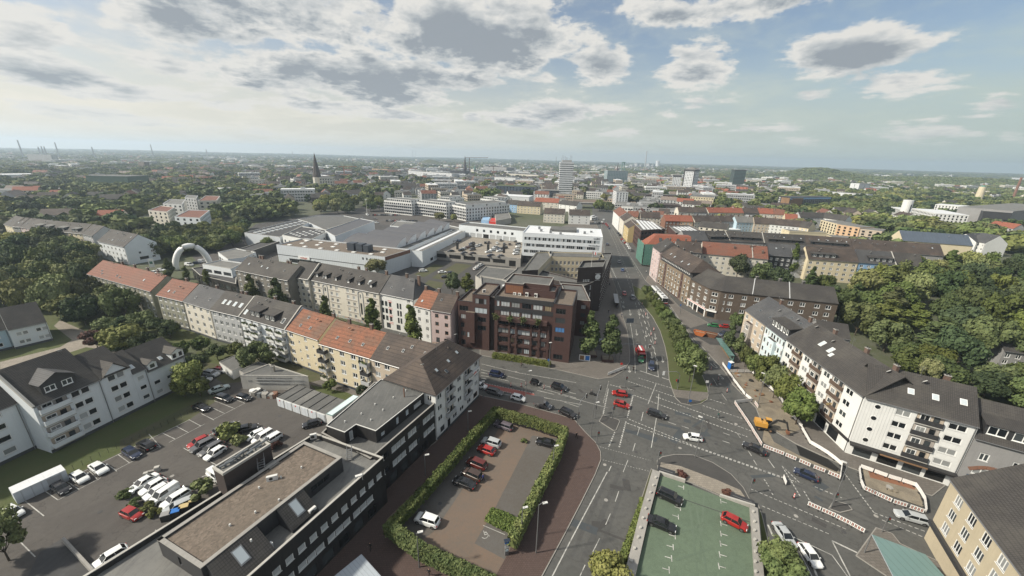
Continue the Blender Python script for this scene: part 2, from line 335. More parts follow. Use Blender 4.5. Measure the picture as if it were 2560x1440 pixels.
defm('leaf',(.050,.072,.017),.8,kind='leaf',col2=(.102,.125,.034));defm('leaf_dark',(.027,.046,.017),.8,kind='leaf',col2=(.056,.082,.027));defm('leaf_light',(.10,.12,.032),.8,kind='leaf',col2=(.175,.185,.06));defm('leaf_far',(.066,.09,.024),.8,kind='leaf',col2=(.13,.155,.045));defm('leaf_red',(.06,.022,.018),.8,kind='leaf',col2=(.11,.04,.03));defm('leaf_hedge',(.060,.086,.018),.8,kind='leaf',col2=(.13,.145,.036));defm('bark',(.07,.055,.04),.9,amt=.4)
# buildings
class Fc:
 """a facade plane: x to the right seen from outside, y inwards, z up (in the building's own frame)"""
 def __init__(s,p0,p1):
  s.o=Vector((p0[0],p0[1],0));e=Vector((p1[0]-p0[0],p1[1]-p0[1],0));s.L=e.length;s.x=e.normalized();s.y=Vector((-s.x.y,s.x.x,0))
  s.rz=math.atan2(s.x.y,s.x.x)
 def __call__(s,x,y,z):return s.o+s.x*x+s.y*y+Vector((0,0,z))
 def box(s,mb,x0,x1,y0,y1,z0,z1,m,top=None):mb.box(s((x0+x1)/2,(y0+y1)/2,z0),(x1-x0,y1-y0,z1-z0),m,s.x,s.y,top)
WS={'w':('frame_white',2,('glass_dark','glass_dark','glass_mid','glass_curtain','glass_mid'),.15,1),'w1':('frame_white',1,('glass_dark','glass_dark','glass_mid','glass_curtain','glass_blind'),.14,1),'w3':('frame_white',3,('glass_dark','glass_mid','glass_curtain'),.12,1),'d':('frame_dark',1,('glass_dark','glass_mid'),.08,0),'d3':('frame_dark',3,('glass_mid','glass_curtain','glass_blind','glass_dark'),.10,0),'b3':('frame_dark',3,('glass_blind','glass_blind','glass_sky'),.10,0),'k3':('frame_dark',3,('glass_dark',),.10,0),'o3':('frame_dark',3,('blind_tan',),.10,0),'u3':('frame_dark',3,('blind_blue',),.10,0),'blind':('frame_white',1,('glass_blind',),.1,1),'p':('frame_white',1,('glass_sky',),.06,0),'y':('frame_dark',1,('taupe','beige'),.03,0),'v':('frame_dark',1,('void',),.1,0),'sh':('frame_white',2,('glass_dark','glass_mid'),.16,0),'g':('metal_grey',1,('glass_mid','glass_dark','glass_sky'),.06,0),'tw':('frame_white',1,('void','glass_dark'),.1,0),'band':('metal_grey',4,('glass_dark','glass_mid'),.08,0),'br':('wood',1,('glass_dark','glass_mid'),.14,0)}
WM={}
def win_mesh(w,h,st,gl,dep):
 k=(round(w,2),round(h,2),st,gl,dep)
 if k in WM:return WM[k]
 fm,n,_,fwid,sill=WS[st];f=MB();g=MB();e=fwid;y0=max(.02,dep-.07);y1=dep
 def b(mb,x0,x1,ya,yb,z0,z1,m):mb.box(((x0+x1)/2,(ya+yb)/2,z0),(x1-x0,yb-ya,z1-z0),m)
 fmm=M[fm]
 b(f,0,e,y0,y1,0,h,fmm);b(f,w-e,w,y0,y1,0,h,fmm);b(f,e,w-e,y0,y1,0,e,fmm);b(f,e,w-e,y0,y1,h-e,h,fmm)
 for i in range(1,n):x=w*i/n;b(f,x-e/2,x+e/2,y0+.01,y1,e,h-e,fmm)
 if sill:b(f,-.06,w+.06,-.07,y0,-.07,.0,fmm)
 b(g,e,w-e,y1-.03,y1+.02,e,h-e,M[gl])
 WM[k]=(f.mesh('window'),g.mesh('pane'));return WM[k]
rw=random.Random(3)
def window(root,fc,x,z,w,h,st='w',dep=.14,gl=None,lab=None):
 gl=gl or rw.choice(WS[st][2]);a,b=win_mesh(w,h,st,gl,dep)
 o=put('window',a,root,fc(x,0,z),fc.rz);put('pane',b,o)
 if lab:o['label']=lab
 return o
def facade(root,mb,p0,p1,z0,z1,rects,m,dep=.14,place=True):
 """wall with real openings; rects = (x, z, w, h, style)"""
 fc=Fc(p0,p1);L=fc.L;rects=[r for r in rects if r[0]>.05 and r[0]+r[2]<L-.05 and r[1]>=z0 and r[1]+r[3]<=z1]
 xs=sorted({0.,L}|{round(r[0],3)for r in rects}|{round(r[0]+r[2],3)for r in rects});zs=sorted({z0,z1}|{round(r[1],3)for r in rects}|{round(r[1]+r[3],3)for r in rects})
 for j in range(len(zs)-1):
  zc=(zs[j]+zs[j+1])/2;run=None
  for i in range(len(xs)-1):
   xc=(xs[i]+xs[i+1])/2;hole=any(r[0]<xc<r[0]+r[2]and r[1]<zc<r[1]+r[3]for r in rects)
   if not hole and run is None:run=xs[i]
   if hole and run is not None:mb.face((fc(run,0,zs[j]),fc(xs[i],0,zs[j]),fc(xs[i],0,zs[j+1]),fc(run,0,zs[j+1])),m);run=None
  if run is not None:mb.face((fc(run,0,zs[j]),fc(L,0,zs[j]),fc(L,0,zs[j+1]),fc(run,0,zs[j+1])),m)
 for r in rects:
  x,z,w,h=r[:4];q=[(x,z),(x+w,z),(x+w,z+h),(x,z+h)]
  for i in range(4):
   a,b=q[i],q[(i+1)%4];mb.face((fc(a[0],0,a[1]),fc(a[0],dep,a[1]),fc(b[0],dep,b[1]),fc(b[0],0,b[1])),m)
  mb.face((fc(x,dep+.03,z),fc(x+w,dep+.03,z),fc(x+w,dep+.03,z+h),fc(x,dep+.03,z+h)),M['void'])
  if place:window(root,fc,x,z,w,h,r[4]if len(r)>4 else 'w',dep,r[5]if len(r)>5 else None)
  if place and len(r)>4 and r[4]=='y':window(root,fc,x+w*.12,z+.7,w*.38,h-1.0,'w',dep-.08);window(root,fc,x+w*.62,z+.1,w*.22,h-.4,'d',dep-.08)
 return fc
def grid(L,n,fl,z=1.0,fh=2.8,w=1.3,h=1.4,x0=None,x1=None,st='w',skip=(),jit=0):
 x0=L/n*.5-w/2 if x0 is None else x0;x1=L-L/n*.5-w/2 if x1 is None else x1;out=[]
 for k in range(fl):
  for i in range(n):
   if(i,k)in skip or('c',i)in skip:continue
   x=x0 if n==1 else x0+(x1-x0)*i/(n-1);out.append((x,z+fh*k,w,h,st))
 return out
def roof_gable(root,L,d,h,rh,m,over=.4,ry=None,ends=.15,name='roof',side_m=None,y0=0,mb=None,hipL=0,hipR=0):
 ry=d/2 if ry is None else ry;own=mb is None;mb=mb or MB();sl=rh/ry;slb=rh/(d-ry);th=.2
 a=[(-ends,y0-over,h-over*sl),(L+ends,y0-over,h-over*sl),(L+ends-hipR,y0+ry,h+rh),(-ends+hipL,y0+ry,h+rh)]
 b=[(L+ends,y0+d+over,h-over*slb),(-ends,y0+d+over,h-over*slb),a[3],a[2]]
 for q in(a,b):
  t=[Vector(p)+Vector((0,0,th))for p in q];mb.face(t,m);mb.face([Vector(p)for p in q][::-1],m)
  mb.face((Vector(q[0]),Vector(q[1]),t[1],t[0]),side_m or m)
  if not hipL and not hipR:
   mb.face((Vector(q[1]),Vector(q[2]),t[2],t[1]),side_m or m);mb.face((Vector(q[3]),Vector(q[0]),t[0],t[3]),side_m or m)
 up_=Vector((0,0,th))
 for hp,i0,i1,r_ in((hipR,a[1],b[0],a[2]),(hipL,b[1],a[0],a[3])):
  if hp:i0,i1,r_=Vector(i0),Vector(i1),Vector(r_);mb.face((i0+up_,i1+up_,r_+up_),m);mb.face((i0,i1,i1+up_,i0+up_),m)
  elif hipL or hipR:i0,i1,r_=Vector(i0),Vector(i1),Vector(r_);mb.face((i0,i0+up_,r_+up_,r_),m);mb.face((i1,i1+up_,r_+up_,r_),m)
 if own:return mb.build(name,root)
def on_slope(root,L,h,rh,ry,x,s,w,l,kind='sky',mats=('metal_grey','glass_sky'),y0=0,name='skylight',flip=None):
 """frame and pane lying on the front slope, s = 0..1 up the slope; flip = depth d for the back slope"""
 sl=math.atan2(rh,ry);c,q=math.cos(sl),math.sin(sl)
 def pt(a,b,n):
  y=y0+s*ry+b*c-n*q;z=h+s*rh+b*q+n*c+.2
  return Vector((x+a,y if flip is None else flip-y,z))
 f=MB();g=MB();e=.09
 for mb,(a0,a1,b0,b1,n0,n1,mm)in((f,(-w/2,w/2,-l/2,l/2,0,.12,mats[0])),(g,(-w/2+e,w/2-e,-l/2+e,l/2-e,.1,.15,mats[1]))):
  p=[pt(a,b,n)for n in(n0,n1)for a,b in((a0,b0),(a1,b0),(a1,b1),(a0,b1))]
  mb.face(p[4:],M[mm])
  for i in range(4):j=(i+1)%4;mb.face((p[i],p[j],p[4+j],p[4+i]),M[mm])
 o=f.build(name,root);g.build('pane',o);return o
def chimney(root,x,y,zt,w=.9,l=.6,hh=1.5,m='brick_chimney'):
 mb=MB();mb.box((x,y,zt-2.2),(w,l,2.2+hh),M[m]);mb.box((x,y,zt+hh),(w+.16,l+.16,.1),M['concrete'])
 for i in range(2):mb.tube([(x+(i-.5)*w*.5,y,zt+hh+.1),(x+(i-.5)*w*.5,y,zt+hh+.4)],.1,M['metal_dark'],6)
 return mb.build('chimney',root)
def dormer(root,h,rh,ry,x,w,s0,hgt,kind='shed',n=1,wall='dark_clad',roofm='tile_dark',st='sh',ww=1.1,y0=0,wh=None):
 """dormer whose front stands at slope fraction s0; its wall is hgt high"""
 yf=y0+ry*s0;zf=h+rh*s0+.1;sl=rh/ry
 mb=MB();fc=Fc((x-w/2,yf),(x+w/2,yf));wh=wh or hgt-.45
 rects=[(w*(i+.5)/n-ww/2,zf+.25,ww,wh,st)for i in range(n)]
 o=bpy.data.objects.new('dormer',None)
 dm=MB();reach=hgt/sl if kind!='shed' else hgt/max(.12,sl-.16)
 reach=min(reach,y0+ry-yf+.6)
 z1=zf+hgt;zb=z1+(.16*reach if kind=='shed' else 0)
 me=MB();
 xs=[0]+[v for r in rects for v in(r[0],r[0]+r[2])]+[w]
 fcz=lambda a,z,yy=0:fc(a,yy,z)
 me.face((fcz(0,zf-.3),fcz(w,zf-.3),fcz(w,rects[0][1]),fcz(0,rects[0][1])),M[wall])
 zt=rects[0][1]+wh
 me.face((fcz(0,zt),fcz(w,zt),fcz(w,z1),fcz(0,z1)),M[wall])
 for i in range(0,len(xs),2):me.face((fcz(xs[i],rects[0][1]),fcz(xs[i+1],rects[0][1]),fcz(xs[i+1],zt),fcz(xs[i],zt)),M[wall])
 for a in(0,w):
  me.face((fcz(a,zf-.3),fcz(a,z1),fcz(a,zb if kind=='shed' else z1,reach),fcz(a,zf-.3,.3)),M[wall])
 if kind=='gable':me.face((fcz(0,z1),fcz(w,z1),fcz(w/2,z1+w*.28)),M[wall])
 o=me.build('dormer',root)
 for r in rects:window(o,fc,r[0],r[1],r[2],r[3],st,.1)
 rf=MB();e=.25
 if kind=='shed':
  q=[fcz(-e,z1-.02,-.35),fcz(w+e,z1-.02,-.35),fcz(w+e,zb,reach+.05),fcz(-e,zb,reach+.05)]
  t=[p+Vector((0,0,.16))for p in q];rf.face(t,M[roofm]);rf.face(q[::-1],M[roofm])
  for i in range(4):j=(i+1)%4;rf.face((q[i],q[j],t[j],t[i]),M[roofm])
 else:
  zr=z1+w*.28+.12;rr=(zr-zf)/sl
  rr=min(rr,y0+ry-yf+.3)
  for a,b in((-e,1),(w+e,-1)):
   q=[fcz(a,z1-e*.5,-.35),fcz(w/2,zr,-.35),fcz(w/2,zr,rr),fcz(a,z1-e*.5,reach)]
   t=[p+Vector((0,0,.12))for p in q];rf.face(t,M[roofm]);rf.face(q,M[roofm])
   for i in range(4):j=(i+1)%4;rf.face((q[i],q[j],t[j],t[i]),M[roofm])
 rf.build('dormer_roof',o)
 return o
def balcony(root,fc,x,z,w,dep=1.3,m='white_render',rail=None,hh=1.0,plants=False,name='balcony',slab='concrete_pale'):
 mb=MB();fc.box(mb,x,x+w,-dep,0.02,z-.18,z,M[slab]);o=mb.build(name,root)
 r=MB();mm=M[rail or m]
 fc.box(r,x,x+w,-dep,-dep+.08,z,z+hh,mm);fc.box(r,x,x+.08,-dep+.082,0,z,z+hh,mm);fc.box(r,x+w-.08,x+w,-dep+.082,0,z,z+hh,mm)
 r.build('railing',o)
 if plants:
  g=MB();rr=random.Random(int(x*10+z*7))
  for i in range(int(w*14)):
   c=fc(x+rr.random()*w,-dep-.1+rr.random()*.3,z+hh-.15+rr.random()*.5);a=Vector((rr.uniform(-1,1),rr.uniform(-1,1),rr.uniform(-1,1))).normalized();b=a.orthogonal().normalized()*.16;a=a*.16
   g.face((c-a-b,c+a-b,c+a+b,c-a+b),M['leaf'])
  fo=g.build('balcony_plants',o)
 return o
def house(label,A,B,d,h,wall='cream',front=(),roof='gable',rh=4.2,roofm='tile_dark',right=(),left=(),back=None,ry=None,over=.35,ends=0.,hip=(0,0),chim=(),sky=(),plinth=None,verge=None,cat='apartment house',name='apartment_house',group=None,z0=0,gutter=True,coping=(),back_n=0,parapet=.35,fl=4,wm_side=None,copm='concrete_pale',nog=(0,0)):
 A,L,rz=frame(A,B);root=thing(name,label,cat,(A.x,A.y,0),rz,group)
 root['L']=L
 w=MB();ry=ry or d/2;front=front(L)if callable(front)else front;right=right(d)if callable(right)else right;left=left(d)if callable(left)else left
 top=h
 facade(root,w,(0,0),(L,0),z0,top,front,M[wall]);facade(root,w,(L,0),(L,d),z0,top,right,M[wm_side or wall])
 facade(root,w,(L,d),(0,d),z0,top,grid(L,back_n,fl)if back_n else[],M[wall]);facade(root,w,(0,d),(0,0),z0,top,left,M[wm_side or wall])
 if roof=='gable':
  if not hip[1]and not nog[1]:w.face(((L,0,top),(L,d,top),(L,ry,top+rh)),M[wm_side or wall])
  if not hip[0]and not nog[0]:w.face(((0,d,top),(0,0,top),(0,ry,top+rh)),M[wm_side or wall])
 else:
  w.face(((0,0,top-.02),(L,0,top-.02),(L,d,top-.02),(0,d,top-.02)),M[roofm])
  if parapet:
   c=MB();e=.28
   for(x0,x1,y0_,y1)in((-.04,L+.04,-.04,e),(-.04,L+.04,d-e,d+.04),(-.04,e,e,d-e),(L-e,L+.04,e,d-e)):
    c.box(((x0+x1)/2,(y0_+y1)/2,top-.01),(x1-x0,y1-y0_,parapet),M[wall],top=M[copm])
   c.build('parapet',root)
 w.build('wall',root)
 if plinth:
  p=MB();fc=Fc((0,0),(L,0));fc.box(p,.0,L,-.05,-.003,0,.7,M[plinth]);fc=Fc((L,0),(L,d));fc.box(p,.0,d,-.05,-.003,0,.7,M[plinth]);p.build('plinth',root)
 if roof=='gable':
  roof_gable(root,L,d,top,rh,M[roofm],over,ry,ends,side_m=M[verge]if verge else None,hipL=hip[0],hipR=hip[1])
  for(x,s)in sky:on_slope(root,L,top,rh,ry,x*L,s,.7,.9,mats=('metal_grey',rw.choice(('glass_sky','glass_mid','glass_mid'))))
  for(x,yy)in chim:chimney(root,x*L,yy*d,top+rh*(1-abs(yy*d-ry)/(ry if yy*d<ry else d-ry)))
  if gutter:
   g=MB();z=top-over*rh/ry;g.tube([(-ends,-over-.06,z+.1),(L+ends,-over-.06,z+.1)],.09,M['metal_grey'],6);g.build('gutter',root)
   g=MB();g.tube([(L-.25,-.12,0.1),(L-.25,-.12,top-.3)],.07,M['metal_grey'],6);g.build('downpipe',root)
  for i in range(int(L/9)):
   xx=rw.uniform(1,L-1);yy=rw.uniform(.55,1.0)*ry;dish(root,xx,yy,top+rh*yy/ry+.1,.5-rz)
  if L>12:
   g=MB();xx=L*.5;yy=ry-.5;zz_=top+rh*yy/ry+.2;g.tube([(xx,yy,zz_),(xx,yy,zz_+2.6)],.03,M['metal_grey'],4);[g.tube([(xx-.5,yy,zz_+1.8+k*.3),(xx+.5,yy,zz_+1.8+k*.3)],.02,M['metal_grey'],3)for k in range(3)];g.build('aerial',root)
  for c in coping:
   g=MB();x=c*L
   for a,b in(((x,-over,top-over*rh/ry+.22),(x,ry,top+rh+.22)),((x,ry,top+rh+.22),(x,d+over,top-over*rh/(d-ry)+.22))):g.beam(a,b,.38,.45,M[copm])
   g.build('firewall_coping',root)
 else:
  for(x,s)in sky:
   g=MB();g.box((x*L,s*d,top-.02),(1.5,1.5,.3),M['frame_white']);k=g.build('rooflight',root);g=MB();g.box((x*L,s*d,top+.28),(1.3,1.3,.12),M['glass_sky']);g.build('pane',k)
  for(x,yy)in chim:chimney(root,x*L,yy*d,top,hh=1.2)
 return root
def dish(root,x,y,z,rz=0.5):
 g=MB();g.tube([(0,0,0),(0,0,1.1)],.03,M['metal_grey'],4);g.tube([(0,-.12,1.0),(0,-.08,1.02)],.42,M['metal_white'],12);o=g.build('satellite_dish',root,loc=(x,y,z));o.rotation_euler=(.35,0,rz)
def volume(root,pts,z0,z1,wall,roofm,par=.5,fac=None,cop='concrete',name='wall',ct=.3,rname='roof',copm=None,fmats=None):
 """flat roofed wing with footprint pts (counter-clockwise, building frame)"""
 pts=[Vector((p[0],p[1]))for p in pts]
 ar=sum(pts[i].x*pts[(i+1)%len(pts)].y-pts[(i+1)%len(pts)].x*pts[i].y for i in range(len(pts)))
 assert ar>0,'footprint must be counter-clockwise'
 w=MB();n=len(pts)
 for i in range(n):facade(root,w,pts[i],pts[(i+1)%n],z0,z1+par,(fac or{}).get(i,()),M[(fmats or{}).get(i,wall)])
 w.build(name,root)
 r=MB();r.face([(p.x,p.y,z1)for p in pts],M[roofm]);r.build(rname,root)
 if par:
  c=MB()
  for i in range(n):
   p,q=pts[i],pts[(i+1)%n];e=(q-p);L=e.length;e.normalize();nn=Vector((-e.y,e.x));m_=(p+q)/2+nn*(ct/2-.04)
   c.box((m_.x,m_.y,z1+par-.02+.003*(i%3)),(L+.08,ct,.1),M[cop],(e.x,e.y,0))
   m_=(p+q)/2+nn*ct;w2=MB()
   c.face(((p.x+nn.x*ct,p.y+nn.y*ct,z1),(q.x+nn.x*ct,q.y+nn.y*ct,z1),(q.x+nn.x*ct,q.y+nn.y*ct,z1+par),(p.x+nn.x*ct,p.y+nn.y*ct,z1+par)),M[wall])
  c.build('parapet',root)
def text(s,size,m,root,loc,rz,name='lettering',ext=.03,lean=math.pi/2,label=None):
 cu=bpy.data.curves.new(name,'FONT');cu.body=s;cu.size=size;cu.extrude=ext;cu.align_x='CENTER';cu.resolution_u=2
 o=bpy.data.objects.new(name,cu);COL.objects.link(o);cu.materials.append(M[m])
 dg=bpy.context.evaluated_depsgraph_get();me=bpy.data.meshes.new_from_object(o.evaluated_get(dg));bpy.data.objects.remove(o)
 o=put(name,me,root,loc);o.rotation_euler=(lean,0,rz)
 if not me.materials:me.materials.append(M[m])
 return o
# vehicles
PAINT={}
for k,c,r_ in(('white',(.70,.72,.72),.3),('black',(.010,.010,.012),.22),('red',(.30,.016,.012),.3),('dark red',(.10,.018,.014),.28),('grey',(.10,.10,.105),.3),('silver',(.38,.40,.41),.3),('dark blue',(.012,.02,.05),.25),('blue',(.03,.08,.20),.3),('brown',(.055,.035,.028),.3),('green',(.02,.14,.05),.35),('purple grey',(.12,.105,.125),.3),('orange',(.7,.2,.03),.35),('yellow',(.52,.27,.045),.5),('pale green',(.36,.42,.40),.3),('beige',(.35,.31,.24),.35)):
 PAINT[k]=mat('paint_'+k.replace(' ','_'),c,r_,kind='flat',coat=.6)
defm('tyre',(.012,.012,.012),.85,kind='flat');defm('rim',(.25,.25,.26),.35,metal=.8,kind='flat');defm('car_glass',(.012,.015,.017),.05,kind='flat',spec=.7);defm('lamp_clear',(.62,.64,.66),.15,kind='flat');defm('lamp_red',(.35,.01,.01),.25,kind='flat');defm('plate',(.7,.7,.66),.5,kind='flat');defm('trim',(.02,.02,.022),.6,kind='flat')
CT={'hatch':(4.1,1.76,1.48,.92,.86,1.02,.42,-1.35,-1.86),'suv':(4.5,1.86,1.66,1.08,1.02,1.12,.55,-1.75,-2.06),'sedan':(4.7,1.82,1.44,.92,.86,1.10,.40,-.95,-1.65),'wagon':(4.7,1.82,1.48,.93,.86,1.15,.45,-1.85,-2.2),'mpv':(4.5,1.84,1.75,1.05,.95,1.45,.72,-1.85,-2.1),'van':(4.5,1.84,1.86,1.15,1.02,1.42,.82,-2.1,-2.2),'smart':(2.7,1.6,1.54,.95,.88,.85,.35,-1.0,-1.25)}
CM={}
def car_meshes(ty):
 if ty in CM:return CM[ty]
 L,Wd,H,belt,hood,wx,r0,r1,tx=CT[ty];hw=Wd/2;X0,X1=-L/2,L/2;p=M['tyre'];paint=PAINT['white']
 b=MB();b.ms=[paint];st=[]
 deck=belt if ty in('hatch','suv','wagon','mpv','van','smart')else belt-.0
 for x,wf,zl,zs,zt in((X1,.62,.34,.50,.56),(X1-.10,.84,.24,.60,.66),(X1-.38,.96,.20,hood-.12,hood-.06),(wx,1.0,.18,belt-.12,hood+.02),(r0,1.0,.18,belt-.08,belt),(0,1.0,.18,belt-.07,belt),(r1*.7,1.0,.18,belt-.07,belt),(tx+.2,.98,.2,belt-.06,belt),(X0+.12,.90,.26,belt-.12,belt-.03),(X0,.76,.34,belt-.25,belt-.14)):
  w=hw*wf;st.append([(x,-w*.9,zl),(x,-w,zl+.12),(x,-w,(zl+zs)/2+.04),(x,-w*.96,zs),(x,-w*.86,zt),(x,0,zt+.025),(x,w*.86,zt),(x,w*.96,zs),(x,w,(zl+zs)/2+.04),(x,w,zl+.12),(x,w*.9,zl)])
 for i in range(len(st)-1):
  for k in range(10):b.face((st[i][k],st[i+1][k],st[i+1][k+1],st[i][k+1]),paint)
  b.face((st[i][10],st[i+1][10],st[i+1][0],st[i][0]),M['trim'])
 b.face(st[0][::-1],paint);b.face(st[-1],paint)
 for sgn in(-1,1):
  for wxx in(X1-.82,X0+.80):
   arch=[(wxx+.40*math.cos(a),sgn*(hw+.004),.30+.40*math.sin(a))for a in[k*math.pi/6 for k in range(-1,8)]];b.face(arch,M['trim'])
  b.box((wx-.28,sgn*(hw+.08),belt-.02),(.14,.2,.14),paint)
  b.box((-.1,sgn*(hw-.01),.22),(L*.42,.05,.1),M['trim'])
 bz=hw*.86;rz_=hw*.70;g=MB();zt=H-.05
 lo=[(wx,bz),(tx,bz*.92),(tx,-bz*.92),(wx,-bz)];hi=[(r0,rz_),(r1,rz_*.95),(r1,-rz_*.95),(r0,-rz_)]
 zl=[hood+.03 if ty!='x' else belt,belt-.02,belt-.02,hood+.03]
 for i in range(4):
  j=(i+1)%4;g.face(((lo[i][0],lo[i][1],zl[i]),(lo[j][0],lo[j][1],zl[j]),(hi[j][0],hi[j][1],zt),(hi[i][0],hi[i][1],zt)),M['car_glass'])
 r=MB();r.ms=[paint];mid=(r0+r1)/2
 rr=[[(r0+.02,s*rz_,zt-.01)for s in(-1,-.5,.5,1)],[(r0-.25,s*rz_*1.0,zt+.035-abs(s)**3*.03)for s in(-1,-.5,.5,1)],[(mid,s*rz_,H+.0-abs(s)**3*.04)for s in(-1,-.5,.5,1)],[(r1+.2,s*rz_*.96,H-.02-abs(s)**3*.04)for s in(-1,-.5,.5,1)],[(r1-.06,s*rz_*.94,zt)for s in(-1,-.5,.5,1)]]
 for i in range(4):
  for k in range(3):r.face((rr[i][k],rr[i][k+1],rr[i+1][k+1],rr[i+1][k]),paint)
 for s in(-1,1):
  for(xa,xb,wd)in((wx,r0,.07),((wx+tx)/2-.1,(r0+r1)/2,.07),(tx,r1,.16)):
   r.beam((xa,s*bz*(.99 if xa>tx+.1 else .92),belt-.02),(xb,s*rz_*1.01,zt),wd,.03,paint)
  if ty in('van',):r.face(((-.3,s*bz*1.005,belt),(tx+.02,s*bz*.94,belt),(r1+.02,s*rz_*.985,zt),(-.3,s*rz_*1.02,zt)),paint)
 if ty=='van':r.face(((tx-.01,-bz*.9,belt),(tx-.01,bz*.9,belt),(r1-.01,rz_*.9,zt),(r1-.01,-rz_*.9,zt)),paint)
 wl=MB();R_=.33
 wl.tube([(0,-.11,0),(0,.11,0)],R_,M['tyre'],12)
 for s in(-1,1):wl.face([(R_*.62*math.cos(k*.5236),s*.115,R_*.62*math.sin(k*.5236))for k in range(12)],M['rim'])
 hl=MB();hl.box((0,0,0),(.1,.34,.16),M['lamp_clear']);tl=MB();tl.box((0,0,0),(.1,.26,.2),M['lamp_red']);pl=MB();pl.box((0,0,0),(.03,.5,.12),M['plate'])
 CM[ty]=(b.mesh('body'),g.mesh('glasshouse'),r.mesh('roof_panel'),wl.mesh('wheel'),hl.mesh('headlight'),tl.mesh('tail_light'),pl.mesh('number_plate'));return CM[ty]
def car(ty,paint,loc,rz,label,group=None,z=0.,detail=2,name='parked_car',roofp=None,cat='car'):
 ms=car_meshes(ty);L,Wd=CT[ty][0],CT[ty][1];root=thing(name,label,cat,(loc[0],loc[1],z),rz,group)
 pm=PAINT[paint]
 for i,nm in((0,'body'),(1,'glasshouse'),(2,'roof_panel')):
  o=put(nm,ms[i],root)
  if i!=1:sl=o.material_slots[0];sl.link='OBJECT';sl.material=PAINT[roofp]if(i==2 and roofp)else pm
 for x in(L/2-.82,-L/2+.80):
  for s in(-1,1):put('wheel',ms[3],root,(x,s*(Wd/2-.1),.33))
 if detail>1:
  for s in(-1,1):
   put('headlight',ms[4],root,(L/2-.14,s*Wd*.33,.56));put('tail_light',ms[5],root,(-L/2+.03,s*Wd*.36,.62))
  put('number_plate',ms[6],root,(-L/2-.01,0,.5));put('number_plate',ms[6],root,(L/2+.0,0,.4))
 return root
def carp(ty,paint,r_,f_,label,group=None,z=0.,**k):
 a=P(r_[0],r_[1],z+.6);b=P(f_[0],f_[1],z+.6);c=(a+b)/2
 return car(ty,paint,(c.x,c.y),math.atan2(b.y-a.y,b.x-a.x),label,group,z,**k)
# vegetation
import numpy as np
def leaf_quads(c,n,size,rs):
 k=len(c);n=n/(np.linalg.norm(n,axis=1,keepdims=True)+1e-6)
 r=rs.normal(size=(k,3));a=np.cross(n,r);a/=np.linalg.norm(a,axis=1,keepdims=True)+1e-6;b=np.cross(n,a)
 s=size*(.6+.8*rs.random((k,1)));a=a*s;b=b*s*.8
 v=np.stack([c-a-b*.6,c+a*.5-b,c+a+b*.5,c-a*.4+b],1).reshape(-1,3)
 return v
def crown_mesh(name,seed,rx,rz,zc,n,size,lobes,m,shape='round',core=.80,core_sub=2):
 rs=np.random.RandomState(seed);P_=[];N_=[]
 L_=[]
 for i in range(lobes):
  th=rs.random()*6.283;u=rs.uniform(-.75,.95);q=math.sqrt(1-u*u)
  if shape=='round':k=rs.uniform(.5,.76);c=np.array([math.cos(th)*q*rx*k,math.sin(th)*q*rx*k,zc+u*rz*rs.uniform(.55,.8)]);r=rx*rs.uniform(.24,.48)
  elif shape=='column':
   u=(i+.5)/lobes;prof=min(1,(u+.10)*3.2)*(1-u)**.62*.95+.12;c=np.array([math.cos(th)*rx*.4*prof,math.sin(th)*rx*.4*prof,zc-rz+u*1.9*rz]);r=rx*prof*rs.uniform(.55,.75)
  else:
   u=(i+.5)/lobes;prof=1-u*.9;c=np.array([math.cos(th)*rx*.6*prof,math.sin(th)*rx*.6*prof,zc-rz+u*1.85*rz]);r=rx*prof*.5+.2
  L_.append((c,r))
 per=n//lobes
 for c,r in L_:
  d=rs.normal(size=(per,3));d/=np.linalg.norm(d,axis=1,keepdims=True);rad=r*(.72+.36*rs.random((per,1)))
  sc_=np.array([1,1,rz/rx if shape=='round' else 1.3])**.7
  P_.append(c+d*rad*sc_);N_.append(d+rs.normal(size=(per,3))*.45)
 Pt=np.concatenate(P_);Nn=np.concatenate(N_)
 keep=np.ones(len(Pt),bool)
 for c,r in L_:keep&=np.linalg.norm((Pt-c)/(np.array([1,1,rz/rx if shape=='round' else 1.3])**.7),axis=1)>r*.66
 Pt=Pt[keep];Nn=Nn[keep]
 v=leaf_quads(Pt,Nn,size,rs);k=len(Pt)
 f=[tuple(range(4*i,4*i+4))for i in range(k)];vs=[tuple(p)for p in v]
 import bmesh
 for c,r in L_:
  bm=bmesh.new();bmesh.ops.create_icosphere(bm,subdivisions=core_sub,radius=1.0);o=len(vs)
  sc_=np.array([1,1,rz/rx if shape=='round' else 1.3])**.7
  for q in bm.verts:
   p=np.array(q.co)*(core*r*(.86+.3*noise.noise(q.co*2.1+Vector(tuple(c)))))
   vs.append(tuple(c+p*sc_))
  for fa in bm.faces:f.append(tuple(o+q.index for q in fa.verts))
  bm.free()
 me=bpy.data.meshes.new(name);me.from_pydata(vs,[],f);me.uv_layers.new(name='UVMap');me.materials.append(m);me.update();return me
def trunk_mesh(name,h,r,seed,spread=1.6):
 rr=random.Random(seed);t=MB();top=Vector((rr.uniform(-.2,.2),rr.uniform(-.2,.2),h));t.tube([(0,0,-.3),(0,0,h*.45),top],r,M['bark'],7,r*.6)
 for i in range(5):
  a=i*1.256+rr.random();t.tube([(0,0,h*.75),(math.cos(a)*spread*.5,math.sin(a)*spread*.5,h*1.15),(math.cos(a)*spread,math.sin(a)*spread,h*1.7)],r*.5,M['bark'],5,r*.15)
 return t.mesh(name)
